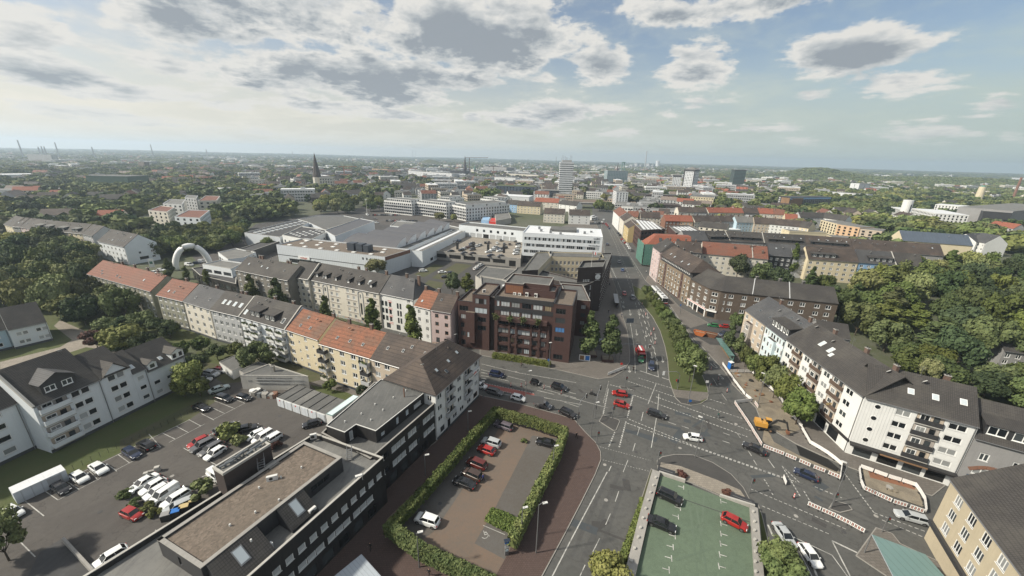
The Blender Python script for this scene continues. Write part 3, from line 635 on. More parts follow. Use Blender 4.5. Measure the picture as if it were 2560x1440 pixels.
CR={'round':[crown_mesh('crown',i,4.6,3.9,0,3300,.32,22+i,M['leaf'])for i in range(5)],'light':[crown_mesh('crown',20+i,4.6,3.9,0,3200,.32,21,M['leaf_light'])for i in range(2)],'dark':[crown_mesh('crown',30+i,4.6,4.0,0,3200,.32,22,M['leaf_dark'])for i in range(3)],'column':[crown_mesh('crown',40+i,2.3,5.4,0,2400,.26,14,M['leaf'],'column')for i in range(3)],'cone':[crown_mesh('crown',50+i,2.6,5.6,0,2600,.30,18,M['leaf_dark'],'cone')for i in range(2)],'red':[crown_mesh('crown',60,4.0,3.4,0,2400,.32,14,M['leaf_red'])],'lod':[crown_mesh('crown',70+i,4.6,3.9,0,620,.75,9,M['leaf_far'],core=.92)for i in range(3)],'lodd':[crown_mesh('crown',80+i,4.6,3.9,0,620,.75,9,M['leaf_dark'],core=.92)for i in range(2)],'lodl':[crown_mesh('crown',90+i,4.6,3.9,0,620,.75,9,M['leaf_light'],core=.92)for i in range(2)]}
HALF={'round':(4.6,3.9),'light':(4.6,3.9),'dark':(4.6,4.0),'column':(2.3,5.4),'cone':(2.6,5.6),'red':(4.0,3.4),'lod':(4.6,3.9),'lodd':(4.6,3.9),'lodl':(4.6,3.9)}
TK=[trunk_mesh('trunk',2.6,.2,i)for i in range(3)]
rt_=random.Random(11)
def tree(kind,x,y,h,w,label,group=None,z=0.,clear=.22,name='tree'):
 """h total height, w crown width, clear = share of bare trunk"""
 root=thing(name,label,'tree',(x,y,z),rt_.random()*6.28,group);hr,hz=HALF[kind];ch=h*(1-clear)
 c=put('crown',rt_.choice(CR[kind]),root,(0,0,h*clear+ch/2*1.0));c.scale=(w/2/hr,w/2/hr,ch/2/hz)
 t=put('trunk',rt_.choice(TK),root);t.scale=(max(.6,w/9),max(.6,w/9),max(.25,(h*clear+ch*.25)/4.0));return root
def foliage_box(name,path,wd,z0,z1,n,size,m,seed=1,core=True,parent=None,**k):
 """clipped hedge along path: leaf skin around a dark twig core"""
 rs=np.random.RandomState(seed);segs=[(Vector(path[i][:2]),Vector(path[i+1][:2]))for i in range(len(path)-1)];tot=sum((b-a).length for a,b in segs);Pt=[];Nn=[]
 for a,b in segs:
  e=b-a;L=e.length;e.normalize();nn=Vector((-e.y,e.x));k_=int(n*L/tot)
  for _ in range(k_):
   s=rs.uniform(-wd/2,L+wd/2);per=rs.random()*(wd+2*(z1-z0));wob=.16*noise.noise(Vector((a.x+e.x*s,a.y+e.y*s,3))*.6)
   if per<wd:o=per-wd/2;z=z1;nr=(0,0,1)
   elif per<wd+(z1-z0):o=wd/2;z=z0+per-wd;nr=(nn.x,nn.y,.2)
   else:o=-wd/2;z=z0+per-wd-(z1-z0);nr=(-nn.x,-nn.y,.2)
   z+=rs.normal()*.07+wob;o=o*(1+wob)+rs.normal()*.07
   Pt.append((a.x+e.x*s+nn.x*o,a.y+e.y*s+nn.y*o,z));Nn.append(np.array(nr)+rs.normal(size=3)*.55)
 v=leaf_quads(np.array(Pt),np.array(Nn),size,rs);vs=[tuple(p)for p in v];f=[tuple(range(4*i,4*i+4))for i in range(len(Pt))]
 if core:
  for a,b in segs:
   e=(b-a).normalized();nn=Vector((-e.y,e.x));q=wd*.40;o=len(vs);a2=a-e*q;b2=b+e*q
   for z in(z0+.12,z1-.14):
    for p in(a2-nn*q,b2-nn*q,b2+nn*q,a2+nn*q):vs.append((p.x,p.y,z))
   f+=[(o,o+3,o+2,o+1),(o+4,o+5,o+6,o+7),(o,o+1,o+5,o+4),(o+1,o+2,o+6,o+5),(o+2,o+3,o+7,o+6),(o+3,o,o+4,o+7)]
 me=bpy.data.meshes.new(name);me.from_pydata(vs,[],f);me.uv_layers.new(name='UVMap');me.materials.append(m);me.update();return put(name,me,parent,**k)
def bush(x,y,w,h,label,m='leaf',seed=1,group=None,z=0):
 key=('bush',m,seed%3)
 if key not in CM:CM[key]=crown_mesh('foliage',200+seed%3,1.0,.75,.62,500,.13,9,M[m],core=.9,core_sub=1)
 o=put('shrub',CM[key],None,(x,y,z),seed*1.7,label=label,category='shrub');o.scale=(w/2,w/2,h/1.4)
 if group:o['group']=group
 return o
# terrain
def struct(name,mb,parent=None,**k):
 o=mb.build(name,parent,**k)
 if parent is None:o['kind']='structure'
 return o
def hills_z(x,y):
 r=math.hypot(x,y)
 if r<1500:return 0.
 k=min(1,(r-1500)/3500);a=math.atan2(x,y)
 n=noise.noise(Vector((x*.00042,y*.00042,1.3)))*.5+.5;n2=noise.noise(Vector((x*.0016,y*.0016,5.3)))
 return k*(9*n+3*n2)+34*min(1,max(0,(r-5000)/4000))*(.6+.5*noise.noise(Vector((a*5,0,8))))
mb=MB();g=MB();rad=[0,60,120,240,480,900,1500,1900,2300,2700,3100,3600,4100,4700,5300,6000,6800,7600,8400,9200];ns=120
vs=[(0,0,-.04)];fs=[]
for r_ in rad[1:]:
 for k in range(ns):a=k*6.28318/ns;x,y=r_*math.sin(a),r_*math.cos(a);vs.append((x,y,hills_z(x,y)-.04))
for k in range(ns):fs.append((0,1+(k+1)%ns,1+k))
for i in range(len(rad)-2):
 for k in range(ns):j=(k+1)%ns;o=1+i*ns;fs.append((o+k,o+j,o+ns+j,o+ns+k))
me=bpy.data.meshes.new('ground');me.from_pydata(vs,[],fs);me.uv_layers.new(name='UVMap');me.materials.append(M['land']);me.update();put('ground',me,kind='structure')
def sheet(name,px,m,z,parent=None,world=False):
 """flat sheet from surveyed outline points"""
 g=MB();pts=[Vector((p[0],p[1],z))if world else P(p[0],p[1],0)for p in px]
 for p in pts:p.z=z
 ar=sum(pts[i].x*pts[(i+1)%len(pts)].y-pts[(i+1)%len(pts)].x*pts[i].y for i in range(len(pts)))
 if ar<0:pts=pts[::-1]
 g.face(pts,M[m]);return struct(name,g,parent)
def slab(name,px,m,h=.12,kerb='kerb',parent=None,kw_=.16):
 g=MB();pts=[P(p[0],p[1],0)for p in px]
 ar=sum(pts[i].x*pts[(i+1)%len(pts)].y-pts[(i+1)%len(pts)].x*pts[i].y for i in range(len(pts)))
 if ar<0:pts=pts[::-1]
 g.face([(p.x,p.y,h)for p in pts],M[m]);o=struct(name,g,parent)
 if kerb:
  k=MB()
  for i in range(len(pts)):
   a,b=pts[i],pts[(i+1)%len(pts)];k.beam((a.x,a.y,h/2+.003-.03+(i%2)*.002),(b.x,b.y,h/2+.003-.03+(i%2)*.002),kw_,h+.06,M[kerb])
  k.build('kerb',o)
 return o
road=sheet('road',[(-400,2300),(2900,2300),(3300,1500),(2560,1180),(2300,1080),(2040,985),(1900,905),(1960,870),(2040,850),(1960,800),(1800,780),(1700,715),(1625,640),(1560,570),(1522,515),(1478,505),(1484,560),(1500,640),(1515,720),(1500,800),(1100,820),(900,740),(560,640),(520,660),(700,720),(1000,850),(1020,960),(1000,1100),(640,1440),(500,1800)],'asphalt',0)
def mark(a,b,w=.13,dash=None,z=.018,m='marking',name='lane_marking',parent=None):
 g=MB();a=P(*a);b=P(*b);d=b-a;L=d.length;d.normalize();n=Vector((-d.y,d.x,0))*w/2
 seg=[(0,L)]if not dash else[]
 if dash:
  s=0
  while s<L:seg.append((s,min(L,s+dash[0])));s+=dash[0]+dash[1]
 for s0,s1 in seg:
  p,q=a+d*s0,a+d*s1;g.face([(v.x,v.y,z)for v in(p-n,q-n,q+n,p+n)],M[m])
 return g.build(name,parent or road)
def markp(pts,w=.13,**k):
 for i in range(len(pts)-1):mark(pts[i],pts[i+1],w,**k)
slab('pavement',[(1200,888),(1290,905),(1400,926),(1497,948),(1530,944),(1560,926),(1574,905),(1574,880),(1569,830),(1556,787),(1547,740),(1530,695),(1512,640),(1503,590),(1488,552),(1450,552),(1300,600),(1290,660),(1200,720),(1130,760),(1130,850),(1200,870)],'paving_grey')
med=slab('median',[(1581,713),(1587,740),(1606,762),(1631,792),(1650,827),(1662,865),(1669,900),(1673,950),(1680,972),(1688,994),(1702,1008),(1727,1014),(1751,1010),(1768,999),(1771,985),(1767,965),(1752,930),(1726,880),(1700,835),(1668,790),(1632,750),(1600,722)],'grass')
g=MB();
sheet('median_paving',[(1681,972),(1689,994),(1748,1005),(1768,997),(1771,982),(1690,975)],'paving_grey',.128,parent=med);sheet('median_tip',[(1689,994),(1702,1008),(1727,1013),(1750,1009),(1752,1004),(1718,998)],'asphalt_dark',.134,parent=med)
slab('pavement',[(1614,702),(1637,722),(1672,760),(1700,800),(1725,838),(1756,868),(1790,905),(1812,930),(1832,962),(1860,990),(1890,1020),(1905,1060),(1990,1110),(2100,1160),(2180,1190),(2330,1240),(2480,1120),(2300,1060),(2040,960),(1900,890),(1860,840),(1780,812),(1700,770),(1650,715),(1620,690)],'paving_grey')
sheet('side_street',[(1756,812),(1800,800),(1900,815),(2040,835),(2060,862),(1960,862),(1880,872),(1775,862),(1740,842),(1722,822)],'asphalt_dark',.128)
slab('corner_square',[(1204,990),(1290,1008),(1400,1038),(1436,1050),(1462,1080),(1490,1108),(1501,1130),(1502,1150),(1487,1188),(1450,1262),(1412,1335),(1350,1450),(1250,1640),(400,1900),(640,1460),(900,1250),(1090,1105),(1165,1020),(1195,985)],'paving_red')
slab('triangle_island',[(1507,1038),(1546,1050),(1549,1054),(1540,1076),(1534,1077),(1498,1054)],'asphalt_dark');slab('traffic_island',[(1549,965),(1568,969),(1569,974),(1553,973)],'asphalt_dark',kw_=.1)
isl=slab('half_round_island',[(1643,1152),(1655,1143),(1686,1137),(1732,1138),(1781,1157),(1827,1186),(1858,1220),(1880,1262),(1895,1300),(1872,1275),(1800,1240),(1700,1196),(1645,1175)],'asphalt_dark')
sheet('island_footpath',[(1652,1157),(1700,1166),(1790,1200),(1850,1226),(1872,1258),(1872,1272),(1800,1238),(1704,1197),(1648,1176)],'paving_pale',.13,parent=isl)
slab('verge',[(1895,1262),(1905,1290),(1918,1345),(1940,1420),(1980,1600),(1920,1600),(1909,1440)],'grass')
slab('verge',[(1628,1172),(1632,1180),(1560,1445),(1480,1700),(1420,1700),(1540,1440),(1590,1290)],'earth_grass',kw_=.12)
slab('traffic_island',[(2085,1252),(2120,1262),(2130,1275),(2100,1282),(2072,1272)],'asphalt_dark');slab('traffic_island',[(2190,1320),(2230,1335),(2250,1360),(2400,1430),(2420,1600),(2250,1600),(2215,1440),(2140,1390)],'paving_grey')
cp=sheet('hedged_car_park',[(1232,1022),(1418,1082),(1408,1110),(1262,1400),(1240,1440),(1190,1440),(1020,1360),(966,1300),(1100,1170)],'gravel_tan',.132)
sheet('parking_bays',[(1232,1030),(1262,1046),(1180,1190),(1085,1330),(1040,1362),(980,1310),(1100,1176)],'grey_stalls',.138,parent=cp);sheet('parking_bays',[(1330,1090),(1414,1100),(1300,1300),(1262,1400),(1186,1360),(1232,1282)],'grey_stalls',.138,parent=cp)
yard=sheet('yard',[(62,1250),(130,1214),(472,1050),(540,1002),(560,975),(480,962),(480,935),(600,890),(720,930),(900,985),(1000,1010),(1010,1100),(640,1440),(420,1900),(-700,1900),(-500,1500),(20,1300)],'asphalt_yard',.004)
sheet('lawn',[(-900,1700),(-300,1500),(62,1250),(130,1214),(472,1050),(540,1002),(470,960),(430,880),(640,800),(200,690),(-200,740),(-600,900)],'grass',.002)
sheet('footpath',[(0,925),(100,905),(215,868),(245,872),(300,905),(320,895),(240,840),(150,800),(135,815),(180,850),(150,868),(0,905)],'paving_pale',.008)
sheet('worn_verge',[(300,1130),(475,1046),(545,1000),(520,985),(480,1010),(400,1050),(300,1100)],'earth_grass',.008)
sheet('back_gardens',[(470,900),(620,870),(760,900),(850,945),(985,985),(960,1000),(780,960),(700,940),(560,960)],'earth_grass',.012)
sheet('terrace',[(760,960),(800,950),(930,985),(915,1000),(800,975)],'paving_grey',.014);sheet('lawn',[(775,962),(870,982),(905,1000),(880,1004),(800,985)],'grass',.016);sheet('lawn',[(490,880),(560,862),(600,880),(560,912),(500,905)],'grass',.016)
sheet('dealer_forecourt',[(560,640),(700,620),(1000,700),(1150,760),(1300,700),(1320,640),(1150,540),(960,510),(640,560),(500,660)],'asphalt_dark',.016)
for q_ in([(1035,687),(1060,693),(1112,664),(1085,660)],[(1078,695),(1122,702),(1180,663),(1140,658)],[(1058,713),(1100,724),(1110,707),(1072,700)]):sheet('grass_bays',q_,'earth_grass',.02)
sheet('works_yard',[(940,560),(1230,590),(1240,545),(1100,530),(930,530)],'asphalt_yard',.022);sheet('works_yard',[(520,690),(700,690),(690,600),(590,610),(480,640)],'asphalt_yard',.022)
# painted markings
D1=(.5,.28);D2=(3,3);D3=(.28,.28)
for a,b in(((1522,953),(1508,1008)),):mark(a,b,.12,D1)
for a,b in(((1521,972),(1508,1035)),((1583,988),(1568,1045)),((1565,1054),(1548,1118)),((1537,1080),(1522,1117))):mark(a,b,.30,D1)
for a,b in(((1585,988),(1868,1092)),((1640,992),(1880,1078)),((1572,1048),(1735,1115)),((1568,1058),(1955,1195)),((1735,1115),(1990,1205)),((1570,953),(1686,992)),((1525,962),(1578,975)),((1596,945),(1678,970)),((1757,1014),(1855,1046)),((1775,998),(1812,1010)),((1562,970),(1585,976))):mark(a,b,.22,D1)
for a,b in(((1640,960),(1620,1010)),((1647,985),(1643,1040)),((1641,1045),(1628,1120)),((1608,1030),(1603,1052)),((1599,1068),(1593,1088)),((1588,1108),(1582,1128)),((1670,1055),(1690,1062)),((1704,1065),(1722,1071)),((1808,1082),(1824,1088)),((1806,1102),(1824,1108)),((1843,1083),(1851,1095)),((1857,1105),(1864,1117)),((1871,1128),(1879,1140)),((1884,1150),(1892,1163)),((1920,1148),(1936,1170))):mark(a,b,.16)
for a,b in(((1910,1198),(1922,1216)),((1924,1224),(1934,1240)),((2000,1240),(1955,1165)),((2010,1228),(2026,1255)),((2037,1217),(2105,1245)),((2105,1175),(2185,1282))):mark(a,b,.2,D1)
mark((2185,1282),(2330,1335),.2,D1);mark((1955,1165),(2000,1208),.2,D1);mark((1876,1222),(2120,1325),.14,D1);mark((1905,1265),(2075,1336),.14,D1);mark((2205,1300),(2330,1352),.16,D1)
markp([(1978,1340),(2080,1388),(2140,1470)],.14);markp([(2080,1352),(2143,1382)],.3);markp([(2080,1352),(2125,1440)],.2);mark((1920,1312),(1932,1340),.3);mark((1985,1352),(2060,1500),.12);mark((2035,1420),(2042,1440),.3)
markp([(1518,1180),(1430,1345),(1350,1500)],.18)
for a,b in(((1547,1228),(1538,1254)),((1526,1284),(1514,1312)),((1499,1346),(1482,1380)),((1463,1412),(1450,1440)),((1570,1150),(1558,1180)),((1528,1165),(1522,1178))):mark(a,b,.13)
mark((1500,1117),(1628,1152),.10,D3);mark((1500,1148),(1622,1178),.10,D3)
markp([(1588,933),(1587,880),(1578,820),(1575,805)],.13);mark((1553,726),(1515,634),.13)
markp([(1614,702),(1531,571)],.14);markp([(1547,710),(1513,640),(1503,560)],.12)
for ln in([(1616,892),(1613,850),(1604,812),(1590,762),(1566,690),(1540,615),(1515,560)],[(1640,900),(1632,850),(1622,810),(1606,770),(1582,712),(1552,640),(1522,575)],[(1558,640),(1535,590),(1515,550)],[(1600,690),(1575,645),(1548,600)]):markp(ln,.12,dash=D2)
mark((1616,892),(1616,932),.13);mark((1641,895),(1646,942),.13);mark((1600,927),(1648,943),.3);mark((1655,944),(1673,950),.3);markp([(1669,762),(1737,849)],.13)
markp([(1760,915),(1785,950),(1805,985),(1830,1020)],.12,dash=(3,4));markp([(1700,805),(1735,855),(1762,890)],.12)
for(u,v)in((1574,782),(1597,782),(1618,790),(1590,832),(1614,836),(1628,890),(1655,900),(1637,842),(1572,925)):
 mark((u,v-9),(u+2,v+7),.16);mark((u+2,v+7),(u-2,v+2),.2);mark((u+2,v+7),(u+5,v+2),.2)
for i in range(10):mark((1596+i*5,756+i*15.5),(1599+i*5,763+i*15.5),.28)
markp([(1204,910),(1300,933),(1420,953),(1440,957)],.16);mark((1203,924),(1425,980),.13,(6,2));mark((1203,939),(1222,942),.12);mark((1246,946),(1272,953),.12);mark((1343,976),(1385,986),.16);mark((1203,945),(1216,948),.3);mark((1203,931),(1218,934),.25)
mark((1345,960),(1440,985),.12);mark((1346,969),(1440,995),.12);mark((1395,985),(1520,1020),.14);mark((1322,987),(1455,1012),.14);mark((1410,1005),(1448,1018),.14)
sheet('cycle_lane',[(1203,957),(1335,984),(1337,991),(1320,993),(1203,966)],'bike_red',.016,parent=road);mark((1203,956),(1337,984),.16,D1,z=.021);mark((1240,974),(1330,994),.16,D1,z=.021)
markp([(1255,985),(1290,990)],.12)
sheet('asphalt_patch',[(1564,1072),(1645,1094),(1640,1106),(1560,1078)],'patch',.0145,parent=road)
def road_text(s,u,v,size,u2,v2):
 a=P(u,v);b=P(u2,v2);d=b-a;return text(s,size,'marking',road,(a.x,a.y,.019),math.atan2(d.y,d.x)-math.pi/2,'road_lettering',.001,0)
for s,u,v in(('S',1808,948),('U',1792,920),('B',1774,896)):o=road_text(s,u,v,2.4,1750,880);o.scale=(.8,1.7,1)
for s,u,v in(('B',1560,770),('U',1558,758),('S',1553,746)):o=road_text(s,u,v,2.4,1545,730);o.scale=(.8,1.7,1)
mz=dict(parent=yard,name='bay_marking',z=.010)
markp([(62,1252),(110,1290)],.14,**mz);mark((472,1050),(63,1250),.12,**mz);mark((612,1008),(145,1250),.10,dash=(7,2),**mz)
for u,v,u2,v2 in((110,1226,145,1250),(165,1202,198,1224),(222,1176,245,1200),(268,1160,292,1178),(296,1137,325,1158),(345,1105,400,1118),(372,1085,402,1118),(405,1082,438,1098),(440,1065,472,1082),(472,1049,502,1065),(503,1034,535,1050),(532,1020,562,1034),(536,1002,588,1022),(575,994,612,1008)):mark((u,v),(u2,v2),.12,**mz)
for a,b in(((458,1120),(560,1172)),((518,1090),(600,1052)),((505,1192),(560,1172)),((483,1217),(525,1192)),((483,1217),(560,1208)),((505,1210),(528,1195)),((608,1078),(645,1066)),((645,1066),(665,1078)),((560,1172),(600,1150)),((405,1320),(382,1338)),((405,1320),(405,1340)),((382,1338),(405,1340)),((388,1325),(402,1335)),((28,1332),(88,1392))):mark(a,b,.14,**mz)
mark((1208,1315),(1262,1338),.12,parent=cp,name='bay_marking',z=.144)
def disabled_symbol(u,v):
 g=MB();c=P(u,v);pts=[(math.cos(a)*.55,math.sin(a)*.55)for a in[R(200+k*22)for k in range(12)]]
 for i in range(11):a,b=pts[i],pts[i+1];g.beam((a[0],a[1],0),(b[0],b[1],0),.12,.004,M['marking'])
 for a,b in(((0,.9),(0,.1)),((0,.1),(.5,.1)),((.5,.1),(.75,-.4)),((0,.55),(.4,.55))):g.beam((a[0],a[1],0),(b[0],b[1],0),.12,.005,M['marking'])
 o=g.build('wheelchair_symbol',cp,loc=(c.x,c.y,.146));o.rotation_euler=(0,0,.3)
disabled_symbol(1212,1340)
# houses round the crossing
E=lambda u,v,h:P(u,v,h)
HR=11.3
def cols(L,xs,zs,w=1.3,h=1.4,st='w'):return[(x*L-w/2,z,w,h,st)for x in xs for z in zs]
Z4=(1.2,3.9,6.6,9.3)
# front row seen from its gardens
house('long grey-green house with faded red tiled roof at the wooded end of the garden row',E(219,684,HR),E(378,728,HR),11.5,HR,'olive_render',lambda L:grid(L,14,4,1.2,2.7,1.4,1.5),rh=4.2,roofm='tile_red',sky=[(.16,.35),(.2,.2),(.42,.3),(.48,.25),(.8,.45)],chim=[(.3,.55),(.5,.55),(.7,.55),(.85,.55)],plinth='plinth')
house('narrow olive-grey house with short orange-red roof between the long faded one and the slate one',E(392,737,HR),E(458,752,HR),11.5,HR,'olive_render',lambda L:grid(L,5,4,1.2,2.7,1.4,1.5),rh=4.2,roofm='tile_red',sky=[(.3,.3),(.5,.3)],chim=[(.5,.55)],plinth='plinth')
house('pale cream house with plain slate-grey roof in the garden row',E(458.5,752,HR),E(526,773,HR),11.5,HR,'pale_cream',lambda L:grid(L,4,4,1.2,2.7,1.4,1.5),rh=4.2,roofm='tile_grey',sky=[(.3,.3),(.75,.4)],chim=[(.6,.55)],plinth='plinth')
house('pale grey house with dark roof and four bright skylights in the garden row',E(526.5,773,HR),E(600,790,HR),11.5,HR,'light_grey',lambda L:grid(L,5,4,1.2,2.7,1.4,1.5),rh=4.4,roofm='tile_dark',chim=[(.45,.6),(.6,.6)],coping=(1.0,),plinth='plinth')
def last(name='apartment_house'):return[o for o in COL.objects if o.name.startswith(name)][-1]
r=[o for o in bpy.data.objects if o.get('label','').startswith('pale grey house with dark roof and four')][0]
for f in(.25,.42,.62,.82):on_slope(r,r['L'],HR,4.4,5.75,f*r['L'],.45,1.1,1.6,mats=('frame_white','glass_sky'))
A,B=E(600.5,790,HR),E(716,823,HR)
r=house('white house with rows of planted balconies and two big dark dormers',A,B,12,HR,'cool_white',lambda L:grid(L,6,4,1.2,2.7,1.2,1.5),rh=4.9,roofm='tile_dark',coping=(.985,),chim=[(.35,.6),(.75,.6)],plinth='plinth')
L=r['L'];fc=Fc((0,0),(L,0))
for x in(.18,.36,.70,.88):
 for k in range(4 if x>.2 else 3):balcony(r,fc,x*L-1.5+(.4 if k%2 else 0),1.0+2.7*(k+(0 if x>.2 else 1)),3.1,1.4,'white_render',plants=True)
dormer(r,HR,4.9,6,.30*L,4.6,.12,2.0,n=2,ww=1.5);dormer(r,HR,4.9,6,.62*L,4.6,.12,2.0,n=2,ww=1.5)
on_slope(r,L,HR,4.9,6,.07*L,.2,1.1,1.7,mats=('frame_white','glass_sky'));on_slope(r,L,HR,4.9,6,.86*L,.25,1.1,1.7,mats=('frame_white','glass_mid'))
r=house('yellow house with small staggered stair windows under weathered orange tiles',E(716.5,823,HR),E(797,849,HR),11.8,HR,'cream',lambda L:cols(L,(.12,),Z4,1.65)+cols(L,(.57,),(1.2,3.9,6.6,9.3),1.1,1.3)+cols(L,(.36,.8),(2.6,5.3,8.0),.6,.8,'w1'),rh=4.2,roofm='tile_orange',sky=[(.3,.3),(.35,.7),(.6,.3)],chim=[(.95,.52)],plinth='plinth')
r=house('yellow house with black balconies and bright orange tiled roof',E(799,858,HR),E(927,895,HR),12.4,HR,'cream',lambda L:cols(L,(.22,.44,.66,.8),Z4,1.65)+cols(L,(.06,.91),(1.0,3.7,6.4,9.1),.9,2.0),rh=4.3,roofm='tile_orange',sky=[(.25,.35),(.5,.35),(.75,.35)],chim=[(.28,.5),(.72,.5)],verge='concrete_pale',plinth='slate_blue')
L=r['L'];fc=Fc((0,0),(L,0))
for k,m in((3,'dark_clad'),(2,'dark_clad'),(1,'light_grey'),(0,'pale_cream')):balcony(r,fc,.0,.95+2.7*k,2.7,1.3,m,plants=k<2)
for k,m in((3,'light_grey'),(2,'dark_clad'),(1,'light_grey')):balcony(r,fc,L-3.0,.95+2.7*k,2.7,1.3,m,plants=k==3)
r=house('beige house with dark brown roof between the yellow and the corner building',E(928,896,HR),E(1010,920,HR),12.6,HR,'beige',lambda L:cols(L,(.18,.48),Z4,1.65),rh=4.6,roofm='tile_brown',sky=[(.3,.45),(.75,.5),(.92,.7)],verge='concrete_pale')
r2=house('beige rear wing with brown roof running behind the corner building',E(1010.5,920,HR),E(1085,942,HR),12.6,HR,'beige',(),rh=4.6,roofm='tile_brown',sky=[(.4,.6)])
A=Vector((-15.7,71.4));B=Vector((-7.9,88.6));u_=(B-A).normalized()
def crn(L):
 out=[]
 for k in range(3):
  z=4.3+2.75*k
  for x in(.08,.50,.92):out.append((x*L-.85,z,1.7,1.35,'w'))
 out+=[(L*.07,1.0,1.6,1.5,'d'),(L*.22,.2,1.2,2.4,'d'),(L*.34,1.2,1.8,1.3,'w'),(L*.50,1.2,1.8,1.3,'w'),(L*.68,1.2,1.8,1.3,'w'),(L*.84,1.0,2.0,1.5,'br')]
 for k in range(4):
  z=3.8+2.75*k if k<3 else 99
  for x in(.19,.60):out.append((x*L,z,.17*L,2.35,'y'))
 return out
r=house('white corner building with hipped brown tiled roof and grey recessed balconies',A,B,13.2,12.2,'white_render',crn,rh=4.5,roofm='tile_brown',hip=(4.3,4.6),ends=.5,over=.6,left=lambda d:grid(d,4,4,1.3,2.8,1.3,1.4),right=lambda d:grid(d,4,4,1.3,2.8,1.3,1.4),sky=[(.25,.45),(.5,.45),(.72,.5),(.35,.25)],cat='corner building',plinth='plinth')
L=r['L'];fc=Fc((0,0),(L,0))
for x in(.19,.60):
 for k in range(3):balcony(r,fc,x*L-.05,3.75+2.75*k,.17*L+.1,.7,'light_grey')
sg=thing('shop_sign','white and black shop sign with red lettering on the white corner building','sign',(0,0,0));a=Vector((B.x,B.y,0))-Vector((u_.x,u_.y,0))*3.2;nrm=Vector((u_.y,-u_.x,0))
g=MB();c=a+nrm*.28;g.box((c.x,c.y,8.1),(5.4,.3,1.15),M['frame_white'],(u_.x,u_.y,0));g.build('sign_board',sg);g=MB();g.box((c.x-u_.x*2.85,c.y-u_.y*2.85,8.1),(.25,.34,1.15),M['metal_dark'],(u_.x,u_.y,0));g.build('sign_edge',sg)
cc=c+nrm*.17
for i in range(9):
 g=MB();q=cc+Vector((u_.x,u_.y,0))*(-2.1+i*.5);g.box((q.x,q.y,8.45+.04*(i%2)),(.28,.03,.42+.08*(i%3)),M['plastic_red' if 3<i<7 else 'slate_blue'],(u_.x,u_.y,0));g.build('letter',sg)
# rear row across the side street
HB=13.4
zz=lambda n,z=1.6,fh=2.75:tuple(z+fh*k for k in range(n))
house('dark grey-brown house with plain roof at the far end of the street row',E(589,674,HB),E(721,701,HB),12,HB,'grey_render',lambda L:grid(L,9,4,3.9,2.55,1.4,1.45)+grid(L,9,1,.8,3,1.2,1.6,st='d'),rh=4.2,sky=[(.15,.5),(.4,.5),(.52,.45),(.82,.5)],chim=[(.25,.5),(.3,.5),(.75,.55),(.8,.55)],back_n=8)
house('cream-white house with four window columns left of the long ornamented one',E(722,690,HB+.3),E(772,698,HB+.3),12,HB+.3,'pale_cream',lambda L:grid(L,4,5,1.2,2.55,1.4,1.5),rh=4.6,sky=[],coping=(1.,),back_n=3)
B3=E(949,733,HB)
def ornate(L):
 o=[]
 for k in range(5):
  z=1.4+2.45*k
  for x in(.055,.135,.32,.40,.56,.64,.83,.93):o.append((x*L-.55,z,1.25,1.4,'w1' if k%2 else 'w'))
 for x in(.23,.735):o+=[(x*L-.45,9.6,.9,1.8,'w1'),(x*L-.45,3.4,.9,4.6,'g'),(x*L-.6,.2,1.2,2.1,'d')]
 return o
r=house('long beige house with painted murals, arched stair ornaments and six small dormers',E(773,698,HB),B3,12.5,HB,'pale_cream',ornate,rh=4.9,chim=[(.55,.55),(.66,.55),(.95,.5)],sky=[(.18,.2)],back_n=10)
L=r['L'];fc=Fc((0,0),(L,0))
for f in(.09,.22,.37,.55,.70,.86):dormer(r,HB,4.9,6.25,f*L,1.5,.18,1.5,kind='shed',n=1,st='w',ww=.85,wall='dark_clad')
on_slope(r,L,HB,4.9,6.25,.81*L,.42,1.1,1.7,mats=('frame_white','glass_sky'))
for a,b in((.02,.175),(.285,.445),(.53,.68),(.79,.97)):
 for k in range(4):
  g=MB();z=1.15+2.45*(k+1);fc.box(g,a*L,b*L,-.10,-.004,z-.28,z,M['taupe']);g.build('sill_band',r)
for x in(.23,.735):
 g=MB()
 for s in(-1,1):fc.box(g,x*L+s*1.15-.14,x*L+s*1.15+.14,-.16,-.004,2.6,11.6,M['light_grey'])
 pts=[fc(x*L+1.15*math.cos(t),-.08,11.6+.95*math.sin(t))for t in[k*math.pi/8 for k in range(9)]]
 for i in range(8):g.beam(pts[i],pts[i+1],.16,.28,M['light_grey'])
 g.build('arched_ornament',r)
g=MB();fc.box(g,.2,L-.2,-.03,-.004,.1,1.15,M['mural']);g.build('mural',r)
def colwin(L):return cols(L,(.06,.17,.29),zz(4,3.3),1.1,1.9,'d')+cols(L,(.52,.60),zz(4,3.2),.8,2.1,'d')+cols(L,(.85,),zz(4,3.5),1.2,1.4)+cols(L,(.2,.5,.8),(.5,),1.8,2.0,'d')
house('white house with hipped slate roof, striped facade and tall French windows',E(949.5,732,HB),E(1034,749,HB),12.5,HB,'white_render',colwin,rh=5,roofm='tile_grey',hip=(0,4),ends=.1,sky=[(.25,.35),(.6,.35)],chim=[(.5,.5),(.85,.5)])
r=last();L=r['L'];fc=Fc((0,0),(L,0))
for k in range(4):
 for j in range(3):
  g=MB();fc.box(g,.23*L,.35*L,-.05,-.004,2.3+2.75*k+j*.28,2.42+2.75*k+j*.28,M['plastic_red' if j%2==0 else 'frame_white']);g.build('facade_stripe',r)
HP=12.4
house('small white house with patchy orange roof beside the slate-roofed one',E(1036,763,HP),E(1077,773,HP),11,HP,'white_render',lambda L:cols(L,(.28,.75),zz(4,1.4,2.8),1.2,1.5),rh=3.9,roofm='tile_orange',chim=[(.1,.5),(.9,.5)],sky=[(.3,.3)])
